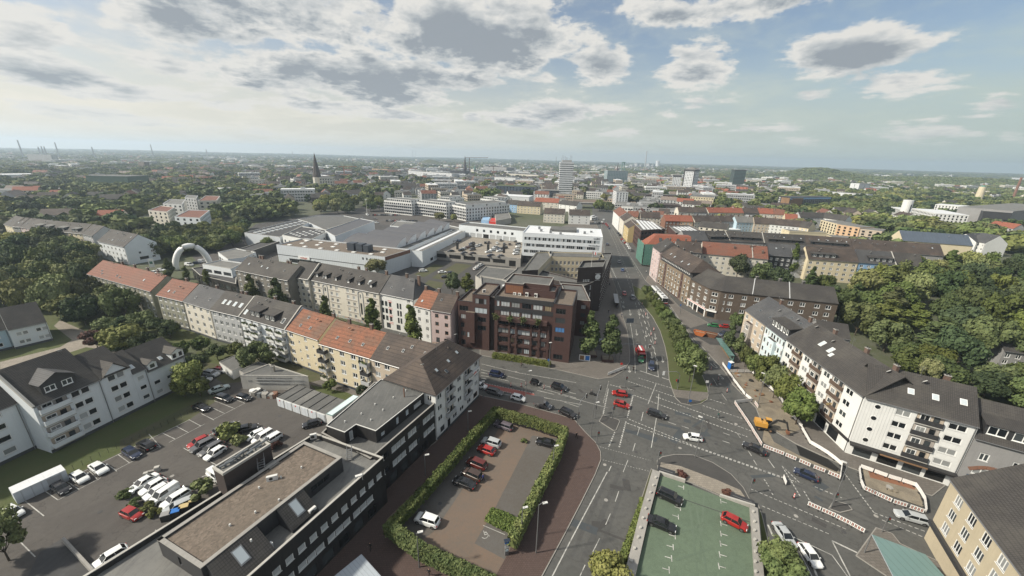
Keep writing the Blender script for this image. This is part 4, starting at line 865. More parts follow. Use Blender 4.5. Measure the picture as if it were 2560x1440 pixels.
r=house('small pink house with brown roof and graffiti at street level beside the brick offices',E(1077.5,774,HP),E(1128,782,HP),11,HP,'pink',lambda L:cols(L,(.28,.75),zz(3,4.2,2.8),1.3,1.4,'br')+cols(L,(.3,.7),(1.0,),1.3,1.8,'d'),rh=3.9,roofm='tile_brown',chim=[(.95,.5)],sky=[(.3,.6)])
fc=Fc((0,0),(r['L'],0));g=MB();fc.box(g,.1,r['L']-.1,-.03,-.004,.1,.95,M['mural']);g.build('mural',r)
# brick office block at the corner
F0=Vector((-5.3,114.2));F1=Vector((18.3,108.3));ux=(F1-F0).normalized();rz=math.atan2(ux.y,ux.x)
br=thing('office_building','dark red-brown brick office block with staggered terraces at the crossing','office building',(F0.x,F0.y,0),rz);W_=(F1-F0).length;H=18.6;fh=3.0
def grp(x0,x1,k,st,z=None,h=1.7):z=(1.0+fh*k if z is None else z);return[(x0,z,x1-x0,h,st)]
main=[]
gs=[(.7,1.5),(2.0,4.9),(5.4,8.1),(8.8,11.7),(12.2,15.2),(15.8,17.9)]
for(a,b),s in zip(gs,('b3','b3','d3','d3','d3','o3')):main+=grp(a,b,5,s if b-a>1 else 'p')
for a,b in((1.9,4.8),(5.2,8.1),(8.7,11.6),(12.1,15.2)):main+=grp(a,b,4,'b3',h=2.1)
for a,b in((1.2,4.8),(5.2,6.9),(7.6,11.8),(12.4,14.2)):main+=grp(a,b,3,'k3')
for a,b,s in((1.2,4.8,'d3'),(5.2,6.9,'b3'),(7.6,11.6,'d3'),(12.2,14.0,'b3'),(14.9,16.8,'b3')):main+=grp(a,b,2,s)
for a,b,s in((1.2,4.8,'d3'),(5.4,6.6,'o3'),(7.6,9.4,'k3'),(9.8,11.6,'b3'),(12.4,14.0,'d3'),(15.2,16.6,'d3')):main+=grp(a,b,1,s)
for a,b,s in((1.2,4.8,'k3'),(7.6,9.4,'d3'),(9.8,11.6,'b3'),(12.4,13.8,'d3')):main+=grp(a,b,0,s,.6)
volume(br,[(0,0),(18.6,0),(18.6,18),(0,18)],0,H,'red_brown_brick','roof_gravel',.5,{0:main},cop='dark_clad')
bay=[(.8,1.0+fh*4,2.9,1.7,'d3'),(.8,1.0+fh*3,2.9,1.6,'u3'),(.8,1.0+fh*2,2.9,1.5,'k3'),(.8,1.0+fh*5,2.9,1.7,'k3'),(.8,.8,2.9,1.7,'d3')]
volume(br,[(18.65,-.9),(W_,-.9),(W_,14),(18.65,14)],0,H-.05,'red_brown_brick','roof_gravel',.5,{0:bay,1:grid(14.9,4,6,1,3,1.8,1.5,st='d3')},cop='dark_clad')
fc=Fc((0,0),(18.6,0))
for i,(z0,z1)in enumerate(((15.0-.45,15.95),(17.75,19.1))):
 for j in range(6):
  g=MB();fc.box(g,j*3.1+.02,j*3.1+3.08,-.08,-.004,z0,z1,M['dark_clad']);g.build('cladding_panel',br)
g=MB()
for z in(3.3,6.3,9.3):fc.box(g,.6,17.2,-.35,-.004,z-.45,z+.35,M['red_brown_brick'])
fc.box(g,.6,17.0,-1.5,-.004,11.7,12.9,M['red_brown_brick']);g.build('balcony_parapet',br)
for x in(.9,5.0,7.2,12.0,14.6,17.4):g=MB();fc.box(g,x-.28,x+.28,-.6,-.36,0,11.69,M['red_brown_brick']);g.build('pier',br)
for i,x in enumerate((1.0,5.6,9.6,14.3)):
 g=MB();rr=random.Random(i)
 for k in range(140):
  c=fc(x+rr.gauss(0,.45),-1.5+rr.gauss(0,.25),12.9+rr.gauss(0,.5));a=Vector((rr.uniform(-1,1),rr.uniform(-1,1),rr.uniform(-1,1))).normalized()*.14;b=a.orthogonal().normalized()*.14;g.face((c-a-b,c+a-b,c+a+b,c-a+b),M['leaf'])
 g.build('terrace_plant',br)
lw=[(.9,1+fh*5,1.2,1.8,'b3'),(2.1,1+fh*5,1.5,1.8,'v'),(3.7,1+fh*5,.9,1.8,'b3')]+[(.7,1+fh*4-.2,4.2,1.9,'b3'),(1.6,1+fh*3,2.9,1.5,'d3'),(1.6,1+fh*2,2.9,1.6,'k3')]
volume(br,[(-7.2,-.4),(-1.6,-.4),(-1.6,12),(-7.2,12)],0,H,'red_brown_brick','roof_gravel',.5,{0:[r_ for r_ in[(a,b,c,d,e)for a,b,c,d,e in lw]],1:grid(12.4,1,6,1,3,1.5,1.6,x0=.8,x1=.8,st='d3')},cop='dark_clad')
volume(br,[(-12.2,-.2),(-7.25,-.2),(-7.25,12),(-12.2,12)],0,H-2.8,'red_brown_brick','roof_gravel',.5,{0:[(.5,13.0,3.0,1.7,'k3'),(.9,10.2,1.7,1.6,'b3'),(.9,7.2,1.2,1.6,'d3'),(.9,4.2,2.4,1.6,'d3'),(.9,1.0,1.5,1.8,'k3')]},cop='dark_clad')
volume(br,[(-9.2,-1.5),(-6.2,-1.5),(-6.2,-.45),(-9.2,-.45)],2.6,H-5.4,'red_brown_brick','roof_gravel',.0,{0:[(.5,4.6,.7,1.7,'p')]},name='stair_shaft')
volume(br,[(-1.55,.6),(-.05,.6),(-.05,8),(-1.55,8)],0,H-.4,'dark_brick','roof_gravel',.2,{})
volume(br,[(1.9,4.6),(8.0,4.6),(8.0,6.2),(16.0,6.2),(16.0,15.5),(1.9,15.5)],H,H+3.3,'red_brown_brick','felt',.4,{},cop='concrete',name='penthouse_wall')
volume(br,[(8.05,4.4),(18.2,4.4),(18.2,10.5),(16.05,10.5),(16.05,6.15),(8.05,6.15)],H,H+1.9,'red_brown_brick','felt',.35,{},cop='red_brown_brick',name='penthouse_wall')
def ac(root,x,y,z,rz=0,w=1.0,s=1.0):
 g=MB();g.box((0,0,0),(w,.42,1.0*s),M['metal_white']);o=g.build('air_conditioner',root,loc=(x,y,z),rz=rz)
 g=MB();g.tube([(-.1*w,-.22,.5*s),(-.1*w,-.20,.5*s)],.33*s,M['metal_dark'],12);g.build('fan_grille',o);return o
for x,s in((5.3,.8),(6.9,.8),(9.3,1.25),(12.2,1.25)):ac(br,x,4.2 if x>8 else 4.4,H,0,1.,s)
ac(br,-4.6,3.5,H,.6)
g=MB();g.box((2.2+2.9,4.55,H+.4),(5.6,.08,2.6),M['rust']);g.build('louvre_panel',br)
# clinker block with courtyard and clock
cb=thing('clinker_building','dark clinker building with clock corner and pale yellow courtyard beside the main street','office building',(0,0,0))
T0=Vector((26.0,149.6));T1=Vector((36.4,152.2));e=(T1-T0).normalized();n_=Vector((-e.y,e.x));rise=Vector((.31,.95))
T2=T1+rise*12;T3=T0+rise*12
volume(cb,[T0,T1,T2,T3],0,18.4,'dark_brick','felt',.8,{0:[(2.6+i*.75,13.2,.42,1.0,'w1')for i in range(4)]+[(5.2,4.2,1.0,1.9,'w'),(5.2,8.2,1.0,1.9,'w'),(5.2,1.2,1.0,1.7,'w')],1:grid(12,5,5,1.5,3.3,1.0,1.7)},cop='felt_pale',name='clock_tower_wall')
ck=thing('wall_clock','large white round clock high on the dark clinker tower','clock',(0,0,0));c=T1-e*1.9;c=Vector((c.x,c.y,15.1))-Vector((n_.x,n_.y,0))*.12;nn=Vector((n_.x,n_.y,0));ee=Vector((e.x,e.y,0));uu=Vector((0,0,1))
g=MB();g.face([c-nn*.06+ee*1.15*math.cos(t)+uu*1.15*math.sin(t)for t in[k*.2618 for k in range(24)]],M['frame_white']);g.tube([c,c+nn*.1],1.2,M['metal_grey'],24);g.build('clock_face',ck)
for nm,an,ln in(('hour_hand',-.3,.6),('minute_hand',-2.2,.9)):g=MB();d=ee*math.cos(an)+uu*math.sin(an);g.beam(c-nn*.1,c-nn*.1+d*ln,.09,.04,M['metal_dark']);g.build(nm,ck)
for k in range(12):g=MB();d=ee*math.cos(k*.5236)+uu*math.sin(k*.5236);g.beam(c-nn*.09+d*.92,c-nn*.09+d*1.08,.08,.03,M['metal_dark']);g.build('hour_mark',ck)
for z in(1.35,-1.45):g=MB();g.beam(c-ee*1.2+uu*z,c+ee*1.2+uu*z,.3,.14,M['light_grey']);g.build('ledge',ck)
ring=14.0
N0=T3+rise*.1;far=rise*39;E1=T2+rise*27;
e2=Vector((.985,-.17));w0=Vector((18.7,187.0));w1=w0+e2*22.5
volume(cb,[T2-e*6.0+rise*.05,T2+rise*.05,T2+rise*36,T2+rise*36-e*6.0],0,ring,'dark_brick','felt',.5,{1:grid(36,12,4,1.5,3.2,1.1,1.7)},cop='felt_pale')
def yellow_grid(L):return grid(L,int(L/1.9),2,7.0,3.3,1.2,1.9,st='sh')+grid(L,int(L/1.9),2,.9,3.1,1.2,1.7,st='sh')
En=T2+rise*35-e*6.05
volume(cb,[w0,Vector((En.x,En.y-8)),En+rise*2,w0+Vector((1.5,10))],0,ring,'cream','felt',.5,{0:yellow_grid((Vector((En.x,En.y-8))-w0).length)},cop='felt_pale',fmats={2:'dark_brick',3:'dark_brick'})
volume(cb,[Vector((4.0,159.8)),Vector((11.0,161.8)),w0-Vector((0,.1)),w0+Vector((-.1,10)),Vector((12.0,195))],0,ring,'cream','felt',.5,{1:yellow_grid(26)},cop='felt_pale',fmats={4:'dark_brick',0:'dark_brick'})
volume(cb,[Vector((11.1,161.7)),T0+Vector((-.05,.3))+rise*.5,T0+rise*9,Vector((13.5,171))],0,11.2,'dark_brick','felt',.5,{},cop='felt_pale')
volume(cb,[Vector((19,146)),Vector((27.6,144.6)),T1-e*3.2-n_*.05,T0-n_*.05,Vector((19,151.0))],0,12.6,'dark_brick','felt',.5,{1:grid(8,2,4,1.5,3,.9,1.6)},cop='felt_pale')
volume(cb,[Vector((19.5,128)),Vector((27.2,126.6)),Vector((27.5,144.5)),Vector((19,145.9))],0,13.2,'red_brown_brick','felt',.5,{0:grid(7.5,2,4,1.5,3,1.6,1.5,st='d3'),1:grid(17.5,5,4,1.2,3,2.2,1.5,st='d3')},cop='concrete')
mp=MB();m0=(T0+T1)/2+rise*2;mp.tube([(m0.x,m0.y,18.4),(m0.x,m0.y,25.5)],.07,M['metal_white'],6,.04);mp.build('flagpole',cb)
fl=thing('flag','small white and red flag on the pole above the clock tower','flag',(m0.x,m0.y,24.2));g=MB()
for i in range(6):g.face([(i*.35,.12*math.sin(i),-.1*i),((i+1)*.35,.12*math.sin(i+1),-.1*(i+1)),((i+1)*.35,.12*math.sin(i+1),1.1-.1*(i+1)),(i*.35,.12*math.sin(i),1.1-.1*i)],M['frame_white' if i%3 else 'plastic_red'])
g.build('cloth',fl)
lr=thing('low_workshop','flat grey-roofed workshop buildings between the brick offices and the car park','workshop',(0,0,0))
volume(lr,[Vector((-14.5,172)),Vector((-4.5,169)),Vector((1.5,186)),Vector((1.8,191)),Vector((-13.7,195)),Vector((-17.5,177))],0,6.0,'concrete_pale','felt',.4)
volume(lr,[Vector((-4.4,169)),Vector((3.8,160.2)),Vector((11.5,192)),Vector((2.2,190)),Vector((1.55,185.5))],0,7.2,'concrete_pale','felt',.4)
volume(lr,[Vector((-9.5,128)),Vector((19,127.5)),Vector((18.9,150)),Vector((3.8,158.5)),Vector((-4.4,167)),Vector((-14.6,171.5))],0,7.8,'concrete_pale','felt',.5,{4:grid(12,5,1,3.4,3,1.6,1)})
g=MB();g.box((-2,158,7.8),(4.2,2.2,.5),M['frame_white']);g.build('rooflight',lr)
# black commercial building in the foreground
bb=thing('commercial_building','long black-clad commercial building with gravel roof in the foreground','commercial building',(-22,54,0))
o=Vector((-22,54));q=lambda*pts:[Vector(p)-o for p in pts]
def sfac(L):
 out=[];x=.4
 for k in range(int(L/1.85)):out.append((x+.25,6.6,1.15,1.1,'blind'));x+=1.85
 x=.3
 while x+4.6<L:
  for i in range(3):out.append((x+i*1.45,3.6,1.38,1.15,'blind'))
  x+=4.9
 for k in range(int(L/3)):out.append((k*3+.6,.4,2.0,1.9,'d'))
 return out
SA,SB=Vector((-35.6,25.9)),Vector((-21.6,54.8));
SC=Vector((-36.3,60.6));SD=Vector((-56,26.0))
volume(bb,q(SA,SB,SC,SD),0,9.3,'black_clad','felt_pale',.75,{0:sfac((SB-SA).length)},cop='concrete_pale',ct=.35)
G=[(-44.9,37.1),(-36.6,33.6),(-27.5,52.3),(-35.5,55.8)]
volume(bb,q(*[Vector(p)for p in G]),9.3,11.9,'dark_clad','roof_gravel',.22,{1:[(14.8,10.1,3.4,1.0,'k3'),(11.6,9.9,2.2,1.2,'d')],0:[(4,10,.6,1.4,'v')]},cop='concrete',ct=.55,name='upper_storey_wall',rname='gravel_roof')
d1=(Vector(G[2])-Vector(G[1])).normalized();n1=Vector((d1.y,-d1.x))
for(s0,s1,out_,sk)in((.5,6.6,3.6,2.6),(9.4,13.6,3.0,2.4)):
 g=MB();a=Vector(G[1])-o+d1*s0;b=Vector(G[1])-o+d1*s1;c_=b+n1*out_;d_=a+n1*out_
 T=[(a.x,a.y,12.15),(b.x,b.y,12.15),(c_.x,c_.y,9.75),(d_.x,d_.y,9.75)];g.face(T[::-1],M['tile_dark']);g.face([(x,y,z-.2)for x,y,z in T],M['tile_dark'])
 g.face((T[0],T[3],(d_.x,d_.y,9.3),(a.x,a.y,9.3)),M['dark_clad']);g.face((T[1],(b.x,b.y,9.3),(c_.x,c_.y,9.3),T[2]),M['dark_clad']);g.face((T[3],T[2],(c_.x,c_.y,9.3),(d_.x,d_.y,9.3)),M['dark_clad'])
 k=g.build('lean_to_roof',bb);g=MB();m_=(a+b)/2+n1*out_*.45;zc=12.15-2.4*.45;sl=2.4/out_
 for mb_,w_,l_,up_,mm in((None,.65,.95,.08,'metal_grey'),(1,.52,.8,.12,'glass_sky')):
  g2=MB();pts=[(m_+d1*sx*w_+n1*sy*l_,zc-sy*l_*sl+up_)for sx,sy in((-1,-1),(1,-1),(1,1),(-1,1))];g2.face([(p.x,p.y,z)for p,z in pts][::-1],M[mm]);g2.build('skylight' if mb_ is None else 'skylight_pane',k)
d2=(Vector((-40.6,52.4))-Vector((-45.1,49.1))).normalized();d2=Vector((.44,.90)).normalized();c0=Vector((-41.7,49.6))-o
g=MB();g.box((c0.x,c0.y,0),(7.2,2.6,14.2),M['dark_brick'],(d2.x,d2.y,0),top=M['felt_pale']);k=g.build('plant_shaft',bb)
g=MB()
for s in(-1,1):
 w_=c0+Vector((-d2.y,d2.x))*s*1.2;g.box((w_.x,w_.y,14.2),(7.35,.3,.4),M['concrete_pale'],(d2.x,d2.y,0))
 w_=c0+d2*s*3.5;g.box((w_.x,w_.y,14.203),(.3,2.1,.39),M['concrete_pale'],(d2.x,d2.y,0))
g.build('parapet',k);g=MB();rr=random.Random(2)
for i in range(9):
 a=c0+d2*(-3.1+i*.7)+Vector((-d2.y,d2.x))*rr.uniform(-.5,.5);b=a+d2*rr.uniform(.8,1.8)+Vector((-d2.y,d2.x))*rr.uniform(-.4,.4);zz_=14.5+rr.random()*.5
 g.tube([(a.x,a.y,14.2),(a.x,a.y,zz_),(b.x,b.y,zz_+.1),(b.x,b.y,14.25)],.17,M['zinc'],7)
g.build('ventilation_duct',k)
for(x,y,z,rz_)in((-24.2,50.5,9.3,.45),(-28.6,44.0,9.3,1.1),(-31.6,38.2,9.3,1.1),(-35.9,59.3,9.9,.4)):ac(bb,x+22,y-54,z,rz_,1.1,1.0)
ac(bb,-36.2+22,47.5-54,11.9,.4,1.5,.8)
g=MB();g.box((-38.0+22,50.5-54,11.9),(1.6,1.4,.25),M['felt_pale'],(d2.x,d2.y,0));g.build('roof_hatch',bb)
for i in range(7):g=MB();p=Vector((-33-(i%3)*2.1,50-i*2.1))-o;g.tube([(p.x,p.y,11.9),(p.x,p.y,12.25)],.12,M['metal_white'],8);g.build('roof_vent',bb)
def ladder(root,x,y,z,rz,run=1.6,rise_=1.6,n=6,w=.8,nm='roof_stairs',m='metal_grey'):
 g=MB();c,s=math.cos(rz),math.sin(rz);f=lambda a,b,h:(x+a*c-b*s,y+a*s+b*c,z+h)
 for t in(-w/2,w/2):g.beam(f(0,t,0),f(run,t,rise_),.06,.12,M[m]);g.beam(f(0,t,.9),f(run,t,rise_+.9),.05,.05,M[m]);g.beam(f(0,t,0),f(0,t,.9),.05,.05,M[m]);g.beam(f(run,t,rise_),f(run,t,rise_+.9),.05,.05,M[m])
 for i in range(n):a=f(run*(i+.5)/n,-w/2,rise_*(i+.5)/n);b=f(run*(i+.5)/n,w/2,rise_*(i+.5)/n);g.beam(a,b,.22,.04,M[m])
 return g.build(nm,root)
ladder(bb,-27.4+22,54.6-54,9.35,1.9,1.5,1.4);ladder(bb,-38.9+22,49.2-54,11.9,2.1,2.6,1.3,7,.9)
nb=thing('commercial_building','black-clad building with flat grey felt roof next to the white corner house','commercial building',(-20,64,0));o=Vector((-20,64));
NA,NB=Vector((-23.9,54.9)),Vector((-16.0,71.3))
def nfac(L):
 out=[]
 for x in(.3,4.8,9.4,14.0):
  for z in(3.7,6.9):
   for i in range(3):out.append((x+.25+i*1.25,z,1.2,1.25,'blind' if(x+z+i)%3>.4 else 'd'))
 return out+[(1+i*3.1,.4,2.0,2.0,'d')for i in range(5)]
volume(nb,q(NA,NB,Vector((-17.6,78.5)),Vector((-31.5,79.0)),Vector((-35.4,61.2))),0,8.7,'black_clad','felt',.9,{0:nfac((NB-NA).length)},cop='concrete',ct=.3)
U=[(-34.2,61.0),(-30.0,59.3),(-28.8,61.6),(-24.5,59.9),(-18.4,72.4),(-19.5,76.0),(-29.3,77.4)]
volume(nb,q(*[Vector(p)for p in U]),8.7,11.3,'black_clad','felt',.12,{3:[(1.2,9.3,.9,.8,'p'),(5.3,9.2,.7,1.5,'p'),(8.1,9.4,.8,1.2,'p'),(10.6,9.5,2.2,.9,'blind')],1:[(.9,9.0,.8,1.9,'blind')]},cop='metal_white',ct=.14,name='upper_storey_wall',rname='felt_roof')
for(x,y)in((-31.2,62.3),(-29.0,64.8),(-26.5,63.0),(-27.4,68.0),(-25.2,66.2),(-24.4,70.5),(-22.5,73.2)):g=MB();g.tube([(x+20,y-64,11.3),(x+20,y-64,11.65)],.13,M['metal_white'],8);g.build('roof_vent',nb)
g=MB();g.tube([(-22.2+20,71.0-64,11.3),(-22.2+20,71.0-64,13.4)],.12,M['rust'],8);g.build('flue',nb)
# white stepped apartment block on the lawn
def bays(L):
 o_=[]
 for k in range(4):z=1.3+2.7*k;o_+=[(.5,z-.15,4.4,1.9,'y')]
 for k in range(4):z=1.4+2.7*k;o_+=[(L*.52,z,1.5,1.4,'w1'),(L*.52+1.6,z,1.5,1.4,'w1')]
 return o_
A0=Vector((-93.6,64.6));A1=Vector((-91.3,72.6));ud=(A1-A0).normalized();L1=10.6;A1=A0+ud*L1
wa=house('white apartment block with stacked balconies and wide dark dormer on the lawn',A0,A1,15.5,11.2,'cool_white',bays,rh=6.1,roofm='tile_dark',ry=8.4,verge='concrete_pale',plinth='plinth',coping=(0.0,))
fc=Fc((0,0),(wa['L'],0))
for k in range(4):balcony(wa,fc,.35,.85+2.7*k+.3,4.7,.9,'cool_white',plants=False,hh=.95)
dormer(wa,11.2,6.1,8.4,4.9,5.2,.14,2.2,kind='gable',n=2,ww=1.7,st='w',roofm='tile_grey',wh=1.25)
A2=A1+ud*5.6;wg=house('white gabled bay of the stepped apartment block with paired windows',A1+ud*.02,A2,13.5,11.4,'cool_white',lambda L:[(L*.5-1.6+i*1.65,1.6+2.7*k,1.5,1.4,'w1')for k in range(4)for i in(0,1)],rh=4.1,roofm='tile_dark',ry=7,plinth='plinth',gutter=False)
g=MB();g.face(((.2,-.06,11.1),(5.4,-.06,11.1),(2.8,-.06,13.6)),M['cool_white']);g.build('front_gable',wg);g=MB()
for a,b in(((-.15,-.45,10.9),(2.8,-.45,13.9)),((2.8,-.45,13.9),(5.75,-.45,10.9))):g.face((a,b,(2.8,4.5,13.9)if b[2]>13 else(b[0],0.4,b[2]+.1),(a[0],.4,a[2]+.1)if a[2]<13 else(2.8,4.5,13.9)),M['tile_dark'])
g.build('front_gable_roof',wg)
A3=A2+ud*2.9;st1=house('narrow lower step of the white apartment block with single windows',A2+ud*.02,A3,13,9.4,'cool_white',lambda L:[(L*.5-.75,1.8+2.6*k,1.5,1.1,'w1')for k in range(3)],rh=3.7,roofm='tile_dark',ry=6.5,plinth='plinth')
A4=A3+ud*8.6;st2=house('lowest white end of the stepped apartment block with two small gabled dormers',A3+ud*.02,A4,13,8.3,'cool_white',lambda L:[(.7,1.5+2.6*k,1.5,1.1,'w1')for k in range(2)]+[(3.6,1.5+2.6*k,1.4,1.0,'w1')for k in range(2)]+[(6.2,1.5,2.6,1.3,'blind'),(6.3,4.6,1.15,1.25,'w1'),(7.5,4.6,1.15,1.25,'w1')],rh=4.4,roofm='tile_dark',ry=6.5,plinth='plinth',right=lambda d:grid(d,2,2,2,2.6,1.2,1.2))
dormer(st2,8.3,4.4,6.5,1.4,1.9,.0,1.7,kind='gable',n=1,ww=1.3,st='w1',wall='cool_white');dormer(st2,8.3,4.4,6.5,7.2,2.9,.0,1.9,kind='gable',n=2,ww=1.1,st='w1',wall='cool_white')
on_slope(st1,3,9.4,3.7,6.5,.8,.22,1.2,1.3,mats=('frame_white','glass_sky'));on_slope(st2,8,8.3,4.4,6.5,4.2,.25,.8,1.0,mats=('frame_white','glass_sky'))
nrm=Vector((-ud.y,ud.x));B0=A0+nrm*4.9-ud*.05;B_=B0-ud*16
w0h=house('white apartment block with balconies cut by the left edge of the picture',B_,B0,12,11.2,'cool_white',lambda L:[(L-4.2,1.5+2.7*k,1.9,1.3,'w1')for k in range(4)]+[(L-10.5,1.15+2.7*k,4.4,1.9,'y')for k in range(4)],rh=5,roofm='tile_dark',plinth='plinth')
fc=Fc((0,0),(w0h['L'],0))
for k in range(4):balcony(w0h,fc,w0h['L']-10.6,1.15+2.7*k,4.7,.9,'cool_white',hh=.95)
C0=Vector((-152.9,107.2));C1=Vector((-148.6,113.8));
wf=house('small white two-storey end house with dark gabled roof by the wood',C0,C1,13,6.6,'cool_white',lambda L:[(x,1.3+2.7*k,1.2,1.2,'w1')for k in range(2)for x in(1.2,2.5,5.2,6.5)],rh=5.2,roofm='tile_dark',plinth='plinth')
nn2=Vector((-(C1-C0).normalized().y,(C1-C0).normalized().x));u2=(C1-C0).normalized()
house('light blue section set back beside the small white end house',C0-u2*5+nn2*1.5,C0-u2*.05+nn2*1.5,11.5,6.6,'pale_blue',lambda L:[(L*.5-.8,1.3+2.7*k,1.6,1.3,'w1')for k in range(2)],rh=5,roofm='tile_dark',plinth='plinth')
house('white house at the far left edge beyond the light blue section',C0-u2*16-nn2*.5,C0-u2*5.1-nn2*.5,13,6.6,'cool_white',lambda L:[(L-3,1.3+2.7*k,1.6,1.3,'w1')for k in range(2)],rh=5.2,roofm='tile_dark',plinth='plinth')
# small buildings on the yard
gd=thing('lettered_hall','low grey hall with large lettering and pipes on its front wall','hall',(0,0,0));
a=P(605,975);b=P(757,965);bL=P(600,938,4.2);
ga=Vector((bL.x,bL.y));gb_=P(757,939,4.2);gc=P(768,940,4.2);gf=P(672,909,4.6)
pts=[Vector((p.x,p.y))for p in(P(600,939,4.2),P(758,941,4.2),P(770,941,4.2),P(672,909,4.4))]
volume(gd,pts,0,4.1,'concrete_pale','felt',.15,{},cop='concrete_pale',ct=.2)
chimney(gd,(pts[0].x+pts[1].x)/2-1,(pts[0].y+pts[1].y)/2+2.5,4.2,.7,.7,1.5,'concrete')
d=(pts[1]-pts[0]);LL=d.length;d.normalize();nrm2=Vector((d.y,-d.x));rzz=math.atan2(d.y,d.x)
def onw(s,z,out_=.03):p=pts[0]+d*s*LL+nrm2*out_;return(p.x,p.y,z)
for s_,z,sz in(('ALLEN GEWALTEN ZUM TROTZ',3.35,.62),('SICH ERHALTEN NIMMER SICH',2.45,.62),('BEUGEN KR\u00c4FTIG SICH ZEIGEN',1.55,.55)):text(s_,sz,'mid_grey',gd,onw(.53,z),rzz)
text('188',.7,'mid_grey',gd,onw(.14,2.4),rzz)
for z in(3.15,2.2):g=MB();g.tube([onw(.22,z,.12),onw(.98,z,.12)],.07,M['zinc'],6);g.build('wall_pipe',gd)
ga0=P(690,993,2.5);ga1=P(812,1036,2.5);gs_=Vector((ga0.x,ga0.y));ge_=Vector((ga1.x,ga1.y));gu=(ge_-gs_).normalized();gn=Vector((-gu.y,gu.x));GL=(ge_-gs_).length
gr_=thing('garage_row','row of six white garages with grey felt roofs on the yard','garages',(gs_.x,gs_.y,0),math.atan2(gu.y,gu.x));wgr=GL/6
for i in range(6):
 g=MB();g.box((wgr*(i+.5),3.1,0),(wgr-.06,6.1,2.5),M['white_render'],top=M['felt_pale' if i==2 else 'felt']);g.box((wgr*(i+.5)-wgr/2+.1,3.1,2.5),(.14,6.1,.14),M['felt_dark']);k=g.build('garage',gr_)
 g=MB();g.box((wgr*(i+.5),.0,.05),(wgr-.5,.08,2.15),M['panel_white']);g.build('garage_door',gr_)
for i in(0,2,4):g=MB();g.tube([(wgr*(i+.45),-.07,1.9),(wgr*(i+.45),-.05,1.9)],.2,M['plastic_red'],12);g.build('no_parking_disc',gr_)
gp=thing('glass_canopy','pale green glass-roofed shed between the garages and the black building','shed',(gs_.x,gs_.y,0),math.atan2(gu.y,gu.x));g=MB();g.box((GL+1.2,4.4,0),(2.0,8.6,2.6),M['white_render'],top=M['glass_green']);g.build('wall',gp);g=MB();g.box((GL+1.2,4.4,2.64),(1.6,8.2,.06),M['ice_blue']);g.build('roof',gp)
a=P(615,905,2.5);b=P(570,918,2.5)
for lab,px_,h_,m_,rm in(('low white garage with dirty grey roof beside the cream house',[(548,906),(580,928),(628,905),(590,888)],2.6,'white_render','felt'),('grey flat-roofed lean-to left of the lettered hall',[(598,928),(609,934),(668,912),(645,905)],3.2,'concrete_pale','felt')):
 t_=thing('garage',lab,'garage');pp=[Vector((P(u,v,h_).x,P(u,v,h_).y))for u,v in px_]
 ar=sum(pp[i].x*pp[(i+1)%4].y-pp[(i+1)%4].x*pp[i].y for i in range(4));pp=pp if ar>0 else pp[::-1];volume(t_,pp,0,h_,m_,rm,.1,ct=.15)
# right-hand side of the crossing
V=Vector
def V2(p):return Vector((p[0],p[1]))
house('tall pinkish-white house with dark hipped roof at the bend of the street',V2((75.9,208.6)),V2((75.1,194.4)),13,16.2,'pink',lambda L:grid(L,3,5,3.9,2.5,1.0,1.4,st='w1')+grid(L,4,1,.5,3,1.6,2.1,st='w1'),rh=4.5,roofm='tile_dark',hip=(0,4),sky=[(.7,.5)],chim=[(.3,.55)])
A,B=V2((75.2,194.2)),V2((77.1,161.9))
def mans(L):
 return grid(L,11,3,3.9,2.9,1.15,1.5,st='w1',skip=(('c',2),('c',8)))+grid(L,11,1,.7,3,1.4,1.8,st='w1')
r=house('long tan brick mansard house with dark attic band above the bus',A,B,12.5,12.6,'tan_brick',mans,roof='flat',parapet=0,roofm='felt_dark')
L=r['L'];fc=Fc((0,0),(L,0))
g=MB();facade(r,g,(0.1,.7),(L-.1,.7),12.6,15.2,[(.8+i*1.55,13.1,.85,1.5,'sh')for i in range(int(L/1.55)-1)],M['dark_clad'],.1);facade(r,g,(L-.1,.7),(L-.1,12),12.6,15.2,[],M['dark_clad']);g.build('attic_wall',r)
roof_gable(r,L,12.5,15.2,4.4,M['tile_brown'],.5,hipR=4,y0=0)
for x in(.1,.3,.52,.72):chimney(r,x*L,6.6,19.2,.8,.8,1.4,'chimney_grey')
for x,s in((.2,.35),(.35,.3),(.6,.25),(.78,.3)):on_slope(r,L,15.2,4.4,6.2,x*L,s,.8,1.2)
for x in(.225,.77):g=MB();fc.box(g,x*L-.9,x*L+.9,-.06,-.004,.2,12.4,M['red_brown_brick']);[window(r,fc,x*L-.3,3.2+2.9*k,.6,1.2,'w1',.0)for k in range(3)];g.build('stair_strip',r)
g=MB();fc.box(g,.1,.2*L,-.06,-.004,.1,.65,M['red_brown_brick']);fc.box(g,.25*L,.74*L,-.06,-.004,.1,.65,M['red_brown_brick']);g.build('brick_base',r)
cs=thing('corner_house','brown brick corner house with white shopfront at the side street','corner building',(0,0,0));Hc=12.2
pts=[V2(p)for p in((77.2,161.6),(79.3,148.6),(82.4,146.2),(119.6,134.7),(123.2,146.2),(93.5,155.6),(91.0,163.8))]
w_=MB();wn=lambda L,n,st='w',z=3.9,w=1.7:grid(L,n,3,z,2.85,w,1.5,st=st)
facade(cs,w_,pts[0],pts[1],0,Hc,wn(13.2,3)+[(1,.5,3.0,2.2,'sh'),(5,.3,2,2.5,'v'),(8,.5,3.6,2.2,'d')],M['brown_brick']);facade(cs,w_,pts[1],pts[2],0,Hc,wn(3.9,1,w=2.2)+[(.5,.5,2.8,2.2,'d')],M['brown_brick'])
